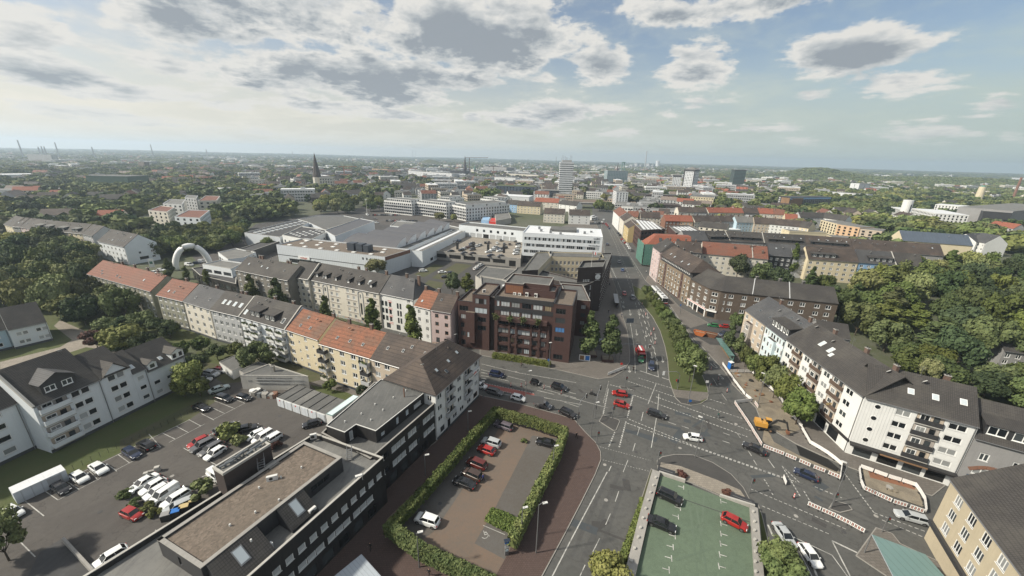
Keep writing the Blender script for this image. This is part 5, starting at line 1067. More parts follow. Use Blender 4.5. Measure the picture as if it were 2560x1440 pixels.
LS=(pts[3]-pts[2]).length;facade(cs,w_,pts[2],pts[3],0,Hc,[(x*LS-.85,3.9+2.85*k,1.7,1.5,'w')for k in range(3)for x in(.10,.22,.33,.44,.62,.72,.84,.93)]+[(.04*LS,3.9+2.85*k,.5,1.5,'w1')for k in range(3)]+[(6,.4,2.2,2.3,'w1'),(12,.6,2,1.8,'d'),(18,.6,2,1.8,'d')],M['brown_brick'])
for i in(3,4,5,6):facade(cs,w_,pts[i],pts[(i+1)%7],0,Hc,[],M['brown_brick'])
w_.build('wall',cs)
R0,R1_,R2_=V((84.2,162.7,16.8)),V((86.6,152.2,16.8)),V((121.4,140.6,16.8));z_=lambda p,o_=(0,0),h=Hc+.05:V((p.x+o_[0],p.y+o_[1],h))
g=MB();a0,a1,a2,a3,a4,a5,a6=z_(pts[0],(-.4,0)),z_(pts[1],(-.45,-.2)),z_(pts[2],(-.2,-.4)),z_(pts[3],(-.1,-.4)),z_(pts[4],(.1,.4)),z_(pts[5],(.3,.4)),z_(pts[6],(.4,0))
for f in((a0,a1,R1_,R0),(a1,a2,R1_),(a2,a3,R2_,R1_),(a3,a4,R2_),(a4,a5,R1_,R2_),(a5,a6,R0,R1_),(a6,a0,R0)):g.face(f,M['tile_dark'])
g.build('roof',cs)
for x,y in((97,148.8),(104.6,146.4),(112,144)):chimney(cs,x,y,16.4,.9,.9,1.3,'chimney_grey')
g=MB();fcs=Fc(pts[0],pts[1]);fcs.box(g,.2,13,-.45,-.01,2.95,3.6,M['frame_white']);fcs.box(g,.2,13,-.47,-.452,3.35,3.55,M['plastic_red']);fcs2=Fc(pts[1],pts[2]);fcs2.box(g,0,3.8,-.4,-.01,2.95,3.6,M['frame_white'])
for x in(.3,4.3,7.3,12.2):fcs.box(g,x,x+.5,-.12,-.01,0,2.94,M['frame_white'])
g.build('shopfront',cs)
for t in(.28,.60):g=MB();a=a2.lerp(a3,t);b=R1_.lerp(R2_,t);g.beam(a+V((0,0,.1)),b+V((0,0,.1)),.3,.25,M['light_grey']);g.build('firewall_coping',cs)
NP,SP=V2((77.9,121.5)),V2((74.4,70.8));un=(SP-NP).normalized();at_=lambda s:NP+un*s
r=house('lilac-grey house with projecting bay and slate roof at the top of the lower row',at_(0),at_(12.6),12.5,14,'beige',lambda L:grid(L,4,4,2.9,2.85,1.4,1.5,skip=((1,1),(1,2)))+grid(L,4,1,.3,3,1,1.8,st='w1'),rh=4.8,roofm='tile_grey',sky=[(.4,.3),(.85,.3)],chim=[(.55,.5)])
volume(r,[(3.0,-.95),(6.2,-.95),(6.2,0),(3.0,0)],2.4,11.2,'taupe','tile_brown',0,{0:[(.8,3.2,1.6,1.5,'w'),(.8,6.0,1.6,1.5,'w'),(.8,8.9,1.6,1.5,'w')]},name='bay_wall',rname='bay_roof')
r=house('ice-blue house with blue ground floor and wide dark dormer',at_(12.65),at_(23.0),12.5,14,'ice_blue',lambda L:[(x*L-.5,z,1.0,1.6,'w1')for x in(.07,.2,.36,.48,.64,.76,.92)for z in(3.1,5.9,8.7,11.5)]+[(1,.3,2,2.2,'d'),(7,.3,2,2.2,'d')],rh=4.8,roofm='tile_grey',sky=[(.3,.75),(.7,.75)],chim=[(.8,.5)])
L=r['L'];fc=Fc((0,0),(L,0));dormer(r,14,4.8,6.25,L*.52,8.2,.12,2.0,n=6,ww=.85,st='w1');g=MB();fc.box(g,.05,L-.05,-.05,-.004,0,2.7,M['deep_blue']);fc.box(g,.05,L-.05,-.12,-.004,10.8,11.1,M['frame_white']);g.build('painted_base',r)
volume(r,[(3.2,-.9),(6.8,-.9),(6.8,0),(3.2,0)],2.8,11.6,'ice_blue','tile_brown',0,{0:[(.5,z,.9,1.5,'w1')for z in(3.4,6.2,9.0)]+[(2.1,z,.9,1.5,'w1')for z in(3.4,6.2,9.0)]},name='bay_wall',rname='bay_roof')
def g3(L):
 o_=[]
 for i in range(4):
  x=.4+i*7.35
  for k in range(4):o_.append((x+.35,4.0+2.75*k,2.1,1.45,'w'))
  if i<3:
   for k in range(4):o_.append((x+3.2,3.75+2.75*k,3.9,2.3,'y'))
 return o_+[(1+i*4.1,.3,3.2,2.4,'d')for i in range(6)]
LG=27.7
r=house('long white house with recessed brown balconies over dark shops opposite the roadworks',at_(23.05),SP,12.5,14.4,'white_render',g3,rh=5.0,roofm='tile_dark',chim=[(.25,.52),(.62,.52),(.9,.52)],nog=(0,1))
L=r['L'];fc=Fc((0,0),(L,0))
for x,s,w,l in((.30,.52,1.1,1.7),(.42,.50,1.1,1.7),(.47,.38,.9,1.1)):on_slope(r,L,14.4,5,6.25,x*L,s,w,l,mats=('frame_white','glass_sky'))
for i in range(3):
 for k in range(4):balcony(r,fc,.4+i*7.35+3.15,3.7+2.75*k,4.0,.35,'balcony_brown',hh=1.0)
g=MB();fc.box(g,.0,L,-.25,-.01,2.9,3.5,M['black_clad']);g.build('shop_fascia',r)
g=MB();c=fc(.4+2*7.35+5.2,-.3,6.6+.9);
for i in range(8):a=i*.785;g.face([c,c+V((0,math.cos(a)*.9,math.sin(a)*.4-.1)),c+V((0,math.cos(a+.785)*.9,math.sin(a+.785)*.4-.1))],M['yellow'])
sh=thing('parasol','yellow parasol on a balcony of the long white house','parasol');o_=g.build('canopy',sh);sh.location=r.location;sh.rotation_euler=r.rotation_euler;g=MB();g.tube([c-V((0,0,1.6)),c],.03,M['metal_grey'],5);g.build('pole',sh)
CW=V2((88.2,61.9))
def g4(L):
 o_=[]
 for k in range(4):
  z=4.0+2.75*k;o_+=[(1.9,z+.3,.75,.75,'d'),(6.0-1.0,z,2.3,1.4,'w'),(12.6,z,2.6,1.4,'w'),(8.1,z-.3,3.9,2.3,'y')]
 return o_+[(1.0,.3,3,2.2,'d'),(5,.3,3.2,2.3,'v'),(9,.3,2.8,2.3,'d'),(12.4,.3,2.8,2.3,'v')]
r=house('white angled corner house with round windows above a dark shop',SP+V2((.05,-.05)),CW,12.5,14.4,'white_render',g4,rh=5.0,roofm='tile_dark',chim=[(.75,.55)],nog=(1,0))
L=r['L'];fc=Fc((0,0),(L,0))
for x,s in((.42,.45),(.64,.45),(.88,.5)):on_slope(r,L,14.4,5,6.25,x*L,s,1.0,1.3,mats=('frame_white','glass_sky'))
for k in range(4):g=MB();c=fc(2.28,-.03,4.0+2.75*k+.68);g.tube([c,c+fc(0,.1,0)-fc(0,0,0)],.62,M['frame_white'],16);g.build('round_window_frame',r);g=MB();g.tube([c+(fc(0,-.03,0)-fc(0,0,0)),c],.45,M['glass_dark'],16);g.build('round_window_pane',r)
for k in range(4):balcony(r,fc,8.05,3.7+2.75*k,4.0,.35,'dark_clad',hh=1.0)
g=MB();fc.box(g,0,L,-1.3,-.01,2.95,3.35,M['black_clad']);fc.box(g,4.8,12,-1.5,-1.31,3.0,3.25,M['wood']);g.build('shop_canopy',r)
for k in range(11):g=MB();fc.box(g,.1+k*.5,.12+k*.5,-.03,-.004,3.6,14.2,M['light_grey']);g.build('panel_joint',r)
g5=house('dark grey house with colourful dragon-like graffiti next to the angled corner house',CW+V2((.1,-.06)),CW+V2((14.5,-9.6)),13,12.0,'mid_grey',lambda L:[(1.5+4.2*i,1.2+3.2*k,2.2 if k<2 else 1.3,1.6,'w')for i in range(4)for k in range(3)],rh=5.2,roofm='tile_dark')
dormer(g5,12,5.2,6.5,4.2,6.4,.12,2.2,n=2,ww=2.5,st='w')
fc=Fc((0,0),(17,0));g=MB();rr=random.Random(5)
for i in range(14):
 x=1+i*1.0;z=5.2+1.4*math.sin(i*.55);g.beam(fc(x,-.03,z),fc(x+1.05,-.03,5.2+1.4*math.sin((i+1)*.55)),.02,.75,M['orange_brick'])
g.build('graffiti',g5);g=MB()
for i in range(5):fc.box(g,1.1+i*1.6,2.5+i*1.6,-.025,-.004,2.4+.5*(i%2),4.0,M['net_green' if i%2 else 'seam_blue'])
g.build('graffiti',g5)
r=house('beige rendered house with deep-set windows in the bottom right corner',V2((71.6,50.4)),V2((60.4,27.2)),14,12.8,'beige_yellow',lambda L:[(2.2+3.6*i+(k%2)*.0,4.6+2.75*k,1.8,1.75,'w3')for i in range(6)for k in range(3)],rh=6.2,roofm='tile_dark',ry=7,verge='felt_dark');L=r['L'];fc=Fc((0,0),(L,0))
for i in range(6):g=MB();fc.box(g,2.4+3.6*i,3.7+3.6*i,-.03,-.004,12.0,12.6,M['frame_white']);fc.box(g,2.5+3.6*i,3.6+3.6*i,-.04,-.031,12.08,12.5,M['glass_dark']);g.build('attic_window',r)
g=MB();fc.box(g,0,L,-.5,-.01,3.4,4.1,M['dark_clad']);g.build('shop_fascia',r)
pv=thing('glass_pavilion','turquoise glass-roofed pavilion beside the beige house','pavilion',(60,44,0));pp=[V2(p)-V2((60,44))for p in((55.2,38.5),(63.4,39.2),(64.2,44.2),(58.8,47.4))]
g=MB();g.prism([(p.x,p.y)for p in pp],3.9,4.08,M['seam_pale'],top=MT['glass_roof']if 'glass_roof' in MT else mat('glass_roof',(.13,.21,.20),.35,kind='seam',step=1.1,col2=(.16,.24,.23)));g.build('roof',pv)
for p in pp:g=MB();g.tube([(p.x,p.y,0),(p.x,p.y,3.9)],.1,M['metal_grey'],6);g.build('post',pv)
# row helper from ridge points
def ridge_house(label,r0,r1,zr,half,rh,wall,roofm,n,fl,d=None,z1=None,**k):
 a,b=P(r0[0],r0[1],zr),P(r1[0],r1[1],zr);x=(b-a);x.z=0;x.normalize();nn=V((x.y,-x.x,0));d=d or half*2;h=zr-rh;fh=(h-1.2)/fl
 return house(label,a+nn*half,b+nn*half,d,h,wall,lambda L:grid(L,n,fl,1.1 if z1 is None else z1,fh,k.get('ww',1.3),1.4,st=k.get('st','w')),rh=rh,roofm=roofm,ry=half,**{a_:b_ for a_,b_ in k.items()if a_ not in('ww','st')})
sc_=thing('scaffolded_house','house wrapped in green scaffold netting with new bright red mansard roof','house',(0,0,0));
SA_,SB_=V2((79.0,228.5)),V2((104.5,225.5));e=(SB_-SA_).normalized();nn=V2((-e.y,e.x))
volume(sc_,[SA_,SB_,SB_+nn*13,SA_+nn*13+V2((.5,3))],0,12.4,'pale_cream','felt',0,{0:grid(25,8,4,1.5,2.8,1.2,1.6)})
g=MB();q_=lambda s,t,z:V((SA_.x+e.x*s+nn.x*t,SA_.y+e.y*s+nn.y*t,z));Ls=(SB_-SA_).length
b0=[q_(-.3,-.3,12.5),q_(Ls,-.3,12.5),q_(Ls,13.2,12.5),q_(-.3,13.2,12.5)];t0=[q_(5.5,3.6,18.3),q_(Ls,3.6,18.3),q_(Ls,9,18.3),q_(5.5,9,18.3)]
for i in range(4):j=(i+1)%4;g.face((b0[i],b0[j],t0[j],t0[i]),M['tile_bright'])
g.face(t0,M['tile_bright']);g.build('roof',sc_)
for s in(8,12,18):g=MB();g.face([q_(s-.8,.9,14.7),q_(s+.8,.9,14.7),q_(s+.8,2.2,16.8),q_(s-.8,2.2,16.8)],M['glass_mid']);[g.v.__setitem__(i,(g.v[i][0],g.v[i][1]-.25,g.v[i][2]+.25))for i in range(4)];g.build('roof_window',sc_)
sf=thing('scaffold','scaffold with sea-green netting on the street side of the red-roofed house','scaffold',(0,0,0));g=MB();f0=SA_+V2((-1.3,-1.2));f1=SA_+nn*13+V2((-.9,4.2));f2=SA_+e*6+V2((0,-1.2))
for a,b in((f1,f0),(f0,f2)):
 n_=6
 for i in range(n_+1):p=a.lerp(b,i/n_);g.tube([(p.x,p.y,0),(p.x,p.y,13.6)],.06,M['metal_grey'],4)
 for z in(2,4,6,8,10,12):g.beam((a.x,a.y,z),(b.x,b.y,z),.7,.08,M['wood'])
g.build('tubes',sf);
for i,(a,b)in enumerate(((f1,f0),(f0,f2))):
 g=MB();n_=10;o2=V2((-.45,0))if i==0 else V2((0,-.45))
 for s in range(n_):
  for z in range(6):
   p,q2=a.lerp(b,s/n_)+o2,a.lerp(b,(s+1)/n_)+o2;w1=.08*math.sin(s*2.1+z);g.face([(p.x+w1,p.y,1+z*2.1),(q2.x-w1,q2.y,1+z*2.1),(q2.x+w1,q2.y,3.1+z*2.1),(p.x-w1,p.y,3.1+z*2.1)],M['net_green'])
 g.build('netting',sf)
ridge_house('plain grey-roofed house right of the bright red mansard roof',(1704,577),(1760,577),18.2,6.5,4.8,'mid_grey','tile_grey',6,4)
for i,(a,b,lab,rm)in enumerate((((1761,577),(1812,577),'dark-roofed house with a long shed dormer beside the plain grey roof','tile_dark'),((1813,577),(1905,582),'wide dark-roofed house with small peaked dormer in the long dark row','tile_dark'),((1906,582),(2010,588),'dark brown roofed house in the middle of the long dark row','tile_dark'),((2011,588),(2125,596),'brown-roofed house towards the right in the long dark row','tile_brown'),((2126,596),(2350,612),'last and longest brown roof of the long dark row running into the trees','tile_brown'))):
 r=ridge_house(lab,a,b,18,6.5,5.2,'mid_grey',rm,8,4,sky=[(.1+.2*j,.6)for j in range(5)],coping=(1.,)if i<2 else())
 if i<4:dormer(r,12.8,5.2,6.5,r['L']*.5,r['L']*.8,.12,1.7,n=6,ww=1.1,st='d')
ridge_house('dark house behind the tall pinkish one with wide plain roof',(1690,602),(1752,606),17.5,6.5,4.6,'mid_grey','tile_brown',5,4,chim=[(.4,.5),(.8,.5)])
ridge_house('brick-red roofed house half hidden by the courtyard trees',(1756,604),(1918,617),17,7.0,5.4,'pale_cream','tile_red',10,4,chim=[(.5,.3),(.75,.4),(.92,.2)],coping=(.77,))
ridge_house('black slate house with two bright roof windows in the courtyard row',(1919,609),(1975,613),17,6.5,5.2,'dark_clad','tile_grey',4,4,sky=[(.35,.6),(.45,.6)])
ridge_house('dark grey gap house left of the cream courtyard house',(1976,613),(2012,615),17,6.5,5.2,'light_grey','tile_grey',2,4)
r=ridge_house('cream house with brown roof and long dormer facing the courtyard trees',(2013,616),(2137,624),17.3,6.5,5.4,'cream','tile_brown',7,4,ww=1.5);dormer(r,11.9,5.4,6.5,r['L']*.32,12,.15,1.8,n=4,ww=1.6,st='sh')
r=ridge_house('sky-blue house with black roof and glazed dormer beside the cream one',(2138,624),(2228,630),17.3,6.5,5.4,'sky_blue','felt_dark',5,4,ww=1.6,coping=(1.,));dormer(r,11.9,5.4,6.5,r['L']*.6,11,.12,2,n=4,ww=1.4,st='sh')
ridge_house('dark grey end house disappearing behind the park trees',(2229,630),(2300,636),17,6.5,5,'mid_grey','tile_dark',3,4)
ridge_house('low dark garage roof behind the lower row',(2110,735),(2170,742),6.5,5,2.2,'wood','tile_dark',3,1,st='d')
ridge_house('dark-roofed rear building behind the ice-blue house',(2040,800),(2120,812),12,5,3,'mid_grey','tile_dark',3,3)
ridge_house('low grey building behind the trees at the right edge',(2480,830),(2640,850),9,7,3.5,'mid_grey','tile_dark',6,2)
# parking deck bottom right
dk=thing('parking_deck','raised parking deck with light green surface and concrete parapets','parking deck',(0,0,0));dz=1.1
D=[P(*p,dz)for p in((1651,1188),(1712,1208),(1802,1243),(1882,1272),(1890,1440),(1885,1640),(1520,1640),(1588,1440))];D=[V2(p)for p in D][::-1]
ar=sum(D[i].x*D[(i+1)%8].y-D[(i+1)%8].x*D[i].y for i in range(8));D=D if ar>0 else D[::-1]
g=MB();g.prism([(p.x,p.y)for p in D],.15,dz,M['concrete'],top=M['deck_green']);g.build('deck',dk)
def wallrun(root,px_,z0,z1,w,m,nm='parapet',top=None):
 g=MB();pts=[P(u,v,z1)for u,v in px_]
 for i in range(len(pts)-1):
  a,b=pts[i],pts[i+1];d=(b-a);L=d.length;d.normalize();c=(a+b)/2;g.box((c.x,c.y,z0+.002*i),(L+w*.6,w,z1-z0),M[m],(d.x,d.y,0),top=M[top or m])
 return g.build(nm,root)
wallrun(dk,[(1640,1180),(1610,1290),(1574,1440),(1520,1640)],.1,1.75,1.5,'concrete');wallrun(dk,[(1885,1270),(1899,1440),(1895,1640)],.1,1.75,1.2,'concrete');wallrun(dk,[(1649,1178),(1712,1198)],.1,1.6,.35,'concrete_pale');wallrun(dk,[(1802,1236),(1886,1262)],.1,1.6,.35,'concrete_pale')
for u,v in((1639,1195),(1633,1214),(1626,1232),(1620,1251),(1614,1272),(1607,1296),(1601,1320),(1595,1344),(1586,1372),(1578,1404),(1570,1434),(1883,1280),(1886,1305),(1886,1327),(1887,1350),(1888,1380),(1888,1405),(1889,1430)):
 g=MB();p=P(u,v,1.75);g.tube([(p.x,p.y,1.75),(p.x,p.y,2.05)],.22,M['concrete_pale'],10);g.build('deck_vent',dk)
def tee(u,v,u2,v2):
 a,b=P(u,v,dz),P(u2,v2,dz);d=(b-a);d.z=0;d.normalize();n2=V((-d.y,d.x,0));g=MB()
 for c0,c1,w in((a,a+d*1.0,.13),(a-n2*.55,a+n2*.55,.14)):e3=(c1-c0).normalized();m3=V((-e3.y,e3.x,0))*w/2;g.face([(p.x,p.y,dz+.006)for p in(c0-m3,c1-m3,c1+m3,c0+m3)],M['marking'])
 g.build('bay_marking',dk)
for u,v in((1709,1219),(1701,1271),(1696,1292),(1688,1341),(1683,1368),(1679,1396),(1673,1425)):tee(u,v,u-10,v-3)
for u,v in((1802,1253),(1801,1288),(1802,1309),(1802,1334),(1801,1359),(1799,1386),(1797,1415)):tee(u,v,u+10,v+3)
for i,(a,b)in enumerate((((1720,1225),(1745,1440)),((1735,1225),(1768,1440)),((1760,1235),(1750,1400)),((1700,1330),(1770,1310)),((1690,1400),(1780,1370)))):wallrun(dk,[a,b],dz,dz+.004+.002*i,.35,'deck_worn' if 'deck_worn' in M else(defm('deck_worn',(.085,.118,.082),.8,kind='asphalt',col2=(.10,.135,.095))or 'deck_worn'),'tyre_wear')
wallrun(dk,[(1715,1250),(1895,1312)],dz+.0,dz+.02,.14,'felt_dark','expansion_joint');
for lab,px_ in(('dark grilled stairwell opening beside the left bush of the deck',[(1650,1172),(1682,1182)]),('dark grilled stairwell opening at the right corner of the deck',[(1832,1238),(1880,1256)])):
 t_=thing('stairwell',lab,'stairwell');wallrun(t_,px_,.2,1.0,1.4,'dark_clad','pit');wallrun(t_,px_,1.01,1.1,.1,'metal_grey','railing')
# halls and dealership beyond the rows
fh_=thing('warehouse','large white and grey warehouse hall with flat brown roof and rooflights','warehouse',(0,0,0))
a0,a1=V2((-134.5,217)),V2((-65.8,195.0));e=(a1-a0).normalized();nn=V2((-e.y,e.x));
a2=V2((-57.5,213.5));a3=a0+nn*20
volume(fh_,[a0,a1,a2,a3],0,9.4,'panel_white','roof_gravel',.5,{0:[(58+i*2.4,7.0,1.0,1.3,'d')for i in range(5)]+[(8,.4,22,2.3,'band')]},cop='light_grey')
fc=Fc(a1,a2);g=MB();fc.box(g,.1,fc.L,-.06,-.004,7.9,9.8,M['orange_brick']);g.build('brick_band',fh_)
g=MB();fc=Fc(a0,a1);fc.box(g,0,fc.L,-.08,-.004,4.1,4.4,M['metal_dark']);g.build('facade_joint',fh_)
sg=thing('store_sign','white store sign with red lettering on the warehouse front','sign');p=fc(19,-.25,0);g=MB();g.box((p.x,p.y,3.2),(8,.25,1.6),M['frame_white'],fc.x,fc.y);g.build('sign_board',sg);p=fc(19,-.4,0);text('trinkgut',1.5,'plastic_red',sg,(p.x,p.y,3.55),fc.rz)
for i in range(6):
 for j in range(3):
  g=MB();p=fc(6+i*11+(j%2)*3,3.5+j*6,0);g.box((p.x,p.y,9.4),(2.2,1.6,.35),M['frame_white'],fc.x,fc.y);g.build('rooflight',fh_)
g=MB()
for dx,w in((0,4.5),(6.2,4.0),(11.0,3.2)):p=fc(46+dx*.9,8,0);g.box((p.x,p.y,9.4),(w,4.2,4.2 if dx<8 else 3.8),M['slate_blue'],fc.x,fc.y)
g.build('plant_room',fh_)
st_=thing('sawtooth_hall','factory hall with six curved sawtooth roofs and white crescent gables','factory hall');s0=V2((-103,226));
r0,r1=V2((-62.0,214.5)),V2((-45,285));l0,l1=V2((-102,226.5)),V2((-64,301))
volume(st_,[l0,r0,r1,l1],0,9.0,'panel_white','felt',0)
for i in range(6):
 a,b=l0.lerp(l1,i/6),r0.lerp(r1,i/6);c,d=r0.lerp(r1,(i+1)/6),l0.lerp(l1,(i+1)/6);g=MB();n_=7;pr=[];b=b.lerp(a,.12);c=c.lerp(d,.12)
 for k in range(n_+1):t=k/n_;pr.append((a.lerp(d,t),b.lerp(c,t),9.05+4.6*math.sin(t*math.pi/2)**.9))
 for k in range(n_):(p,q2,z),(p2,q3,z2)=pr[k],pr[k+1];g.face([(p.x,p.y,z),(q2.x,q2.y,z),(q3.x,q3.y,z2),(p2.x,p2.y,z2)],M['seam_dark'])
 sh_=g.build('shed_roof',st_);g=MB();p2,q3,z2=pr[-1];g.face([(q3.x,q3.y,9.05),(p2.x,p2.y,9.05),(p2.x,p2.y,z2),(q3.x,q3.y,z2)],M['glass_mid']);g.build('north_glazing',sh_)
 g=MB();g.face([(q2.x+.05,q2.y,z)for p,q2,z in pr]+[(pr[-1][1].x+.05,pr[-1][1].y,9.05)],M['roof_white']);g.build('crescent_gable',sh_)
wl_=thing('ramp_building','long grey-white side wing of the works with pale glazed roof strip','factory wing');volume(wl_,[V2((-57.3,213.6)),V2((-50.5,212)),V2((-34.5,278)),V2((-41,281))],0,9.0,'cool_white','felt_pale',.4,{1:[(10+5*i,1.2,3.6,1.8,'g')for i in range(11)]});g=MB()
g.face([(-55.5,214,9.1),(-53.2,213.5,9.1),(-37.5,278,9.1),(-39.8,279,9.1)],M['roof_white']);g.build('glazed_strip',wl_)
pdm=thing('car_deck','raised concrete car deck of the dealership with dark openings below','parking deck');PD=[V2((-49,231)),V2((4.5,217)),V2((6.6,262)),V2((-38.8,281))]
volume(pdm,PD,0,5.0,'concrete','paving_pale',.4,{0:[(2+i*9.2,1.6,7.4,2.3,'v')for i in range(5)]+[(48.5,.3,4,3.4,'v')]},cop='concrete_pale')
ws=thing('car_workshop','white dealership workshop with gates and dark roof behind the car deck','workshop');WA,WB=V2((-39.5,281.3)),V2((6.5,262.3));e=(WB-WA).normalized();nn=V2((-e.y,e.x))
volume(ws,[WA,WB,WB+nn*15,WA+nn*15],0,12.6,'cool_white','felt',.5,{0:[(4+i*5.2,5.3,4.4,2.9,'blind' if i!=3 else 'v')for i in range(8)]+[(14+i*5.4,9.6,1.8,1.8,'d')for i in range(6)]},cop='light_grey')
wo_=thing('office_building','white office block with three dark window bands and bright white roof by the street','office building');OA,OB=V2((5.4,228.0)),V2((51.0,220.5));e=(OB-OA).normalized();nn=V2((-e.y,e.x));LO=(OB-OA).length
def bands(L,z):return[(1.2+i*1.18,z,1.1,1.75,'g' if(i*7+int(z))%5 else 'blind')for i in range(int((L-2.4)/1.18))]
volume(wo_,[OA+nn*.6+e*.8,OB+nn*.6,OB+nn*26,OA+nn*26+e*.8],0,4.6,'dark_clad','felt',0,{0:[(5,1.2,8,2.2,'band')]})
volume(wo_,[OA,OB,OB+nn*27,OA+nn*27],4.6,17.8,'cool_white','roof_white',.5,{0:bands(LO,6.6)+bands(LO,10.4)+bands(LO,14.2),1:bands(27,6.6)+bands(27,10.4)+bands(27,14.2)},cop='roof_white')
g=MB();p=OA+e*(LO*.5)+nn*18;g.box((p.x,p.y,17.8),(16,12,1.4),M['felt'],(e.x,e.y,0));g.build('plant_roof',wo_)
for s,t,hh in((8,18,1.6),(10,10,1.3),(16,6,1.6),(22,4,1.2),(36,10,1.5),(40,16,1)):g=MB();p=OA+e*s+nn*t;g.box((p.x,p.y,17.8),(1.4,1.1,hh),M['metal_grey'],(e.x,e.y,0));g.build('roof_unit',wo_)
p=OA+e*(LO-3.2)-nn*.1;text('LUEG',1.5,'metal_dark',wo_,(p.x,p.y,16.6),math.atan2(e.y,e.x));p=OA+e*(LO-4.5)-nn*.1;text('Mercedes-Benz',1.0,'metal_dark',wo_,(p.x,p.y,12.75),math.atan2(e.y,e.x))
ar_=thing('white_arch','large white inflatable-looking arch over the used car lot','arch',(0,0,0));p0,p1=P(441,676),P(526,664);m_=(p0+p1)/2;d=(p1-p0)/2;g=MB();g.sm=True
pth=[m_+d*math.cos(t)+V((0,0,1))*(12.0*math.sin(t))for t in[math.pi-k*math.pi/22 for k in range(23)]];g.tube(pth,1.4,M['frame_white'],10);g.build('arch',ar_)
def pv_(label,cat,px_,h,wall,roofm,par=.4,name='flat_building',fac=None,cop='concrete_pale',z=None,group=None,z0=0):
 pts=[V2(P(u,v,h))for u,v in px_];ar=sum(pts[i].x*pts[(i+1)%len(pts)].y-pts[(i+1)%len(pts)].x*pts[i].y for i in range(len(pts)))
 if ar<0:pts=pts[::-1]
 c=sum(pts,V2((0,0)))/len(pts);t_=thing(name,label,cat,(c.x,c.y,0),group=group);f={}
 if fac:
  n,fl,w,hh,st=fac
  for i in range(len(pts)):
   q2=pts[(i+1)%len(pts)]-pts[i];out_=V2((q2.y,-q2.x))
   if out_.dot(-pts[i])>0:L=q2.length;nn_=max(1,int(L/n));f[i]=grid(L,nn_,fl,1.2,(h-.6)/fl,min(w,L/nn_*.8),hh,st=st)
 volume(t_,[p-c for p in pts],z0,h,wall,roofm,par,f,cop=cop);return t_
pv_('white showroom with dark glass front right of the arch','showroom',[(506,662),(578,674),(609,659),(553,651)],8.5,'cool_white','felt_pale',fac=(6,2,5,1.6,'d'))
pv_('low black showroom wing below the white showroom','showroom',[(480,672),(500,690),(590,712),(592,690),(510,668)],4.5,'black_clad','felt_dark',fac=(4,1,3,2,'d'))
pv_('curved flat-roofed showroom behind the arch','showroom',[(545,632),(570,650),(610,645),(640,632),(590,622)],5,'cool_white','felt_pale',fac=(5,1,4,2,'d'))
t_=pv_('low black-roofed shed with a row of rooflights by the wood','shed',[(598,624),(627,630),(706,602),(688,594)],5,'dark_clad','felt_dark')
pv_('white hall with many rooflights along the wood','warehouse',[(611,583),(700,594),(772,557),(745,549)],8,'panel_white','felt_dark',fac=(99,1,3,1,'d'))
for i in range(11):
 for j in range(2):q3=P(640+i*11+j*9,582-i*2.7+j*4,8);t0_=thing('rooflight',f'white rooflight dome on the long hall along the wood','rooflight',(q3.x,q3.y,8.0),group='rooflights of the long hall along the wood');g=MB();g.box((0,0,0),(2.6,1.7,.5),M['frame_white']);g.build('dome',t0_);g=MB();g.box((0,0,.5),(2.2,1.3,.1),M['glass_sky']);g.build('pane',t0_)
t_=pv_('white two-storey works office with rooflight grid and black lettering','office building',[(706,589),(774,602),(826,577),(755,567)],9.5,'white_render','felt_dark',fac=(4.5,2,1.6,1.5,'d'))
c_=t_.location
for i in range(5):
 for j in range(4):p=P(728+i*16+j*7,588-i*2+j*2.4-4,9.5);g=MB();g.box((p.x-c_.x,p.y-c_.y,9.5),(1.5,1.2,.4),M['frame_white']);g.build('rooflight',t_)
pv_('long hall with grey sheet roof and blank white side wall','warehouse',[(812,577),(838,592),(936,554),(900,547)],10,'panel_white','seam_dark')
pv_('stepped low halls with dark roofs at the back of the works','warehouse',[(745,549),(772,557),(812,576),(900,548),(860,540),(790,540)],7,'panel_white','felt')
pv_('flat works building closing the sawtooth hall at the back','warehouse',[(975,565),(1145,585),(1160,572),(1100,560),(990,553)],8,'cool_white','felt_pale')
# residential left of the wood
h1=house('white gabled house with dark roof full of skylights behind the wood',E(244,602,10),E(311,617,10),14,10,'cool_white',lambda L:grid(L,7,3,1.5,2.7,1.3,1.4),rh=5.4,roofm='tile_dark',right=lambda d:[(5,1.8,4,1.6,'d'),(5.2,5.2,1,1.1,'d'),(10.6,2,1.6,1.3,'w'),(10.6,5,1.6,1.3,'w'),(10.6,7.8,1.6,1.3,'w'),(6.5,11.0,.1,.1,'d')],sky=[(.3,.25),(.45,.25),(.6,.35),(.68,.35),(.76,.35),(.84,.35),(.35,.8),(.9,.7)])
tl=[((10,560),(32,566),'cream','yellowish terraced house at the left end of the curved terrace'),((32,566),(50,567),'mid_grey','narrow dark terraced house in the curved terrace'),((50,567),(78,571),'pink','pink terraced house in the curved terrace'),((78,571),(130,577),'cool_white','white house in the middle of the curved terrace'),((130,577),(205,584),'cream','cream terraced house with dark balconies in the curved terrace'),((205,584),(232,590),'light_grey','grey end house of the curved terrace beside the trees')]
for a,b,wl,lab in tl:
 r=house(lab,E(a[0],a[1],11.5),E(b[0],b[1],11.5),12,11.5,wl,lambda L:grid(L,max(2,int(L/3.2)),4,1.4,2.7,1.3,1.4),rh=4.6,roofm='tile_dark',sky=[(.3,.4),(.7,.5)])
 if b[0]-a[0]>40:dormer(r,11.5,4.6,6,r['L']*.3,5,.1,1.7,n=2,ww=1.6,st='sh',roofm='felt_pale');dormer(r,11.5,4.6,6,r['L']*.75,5,.1,1.7,n=2,ww=1.6,st='sh',roofm='felt_pale')
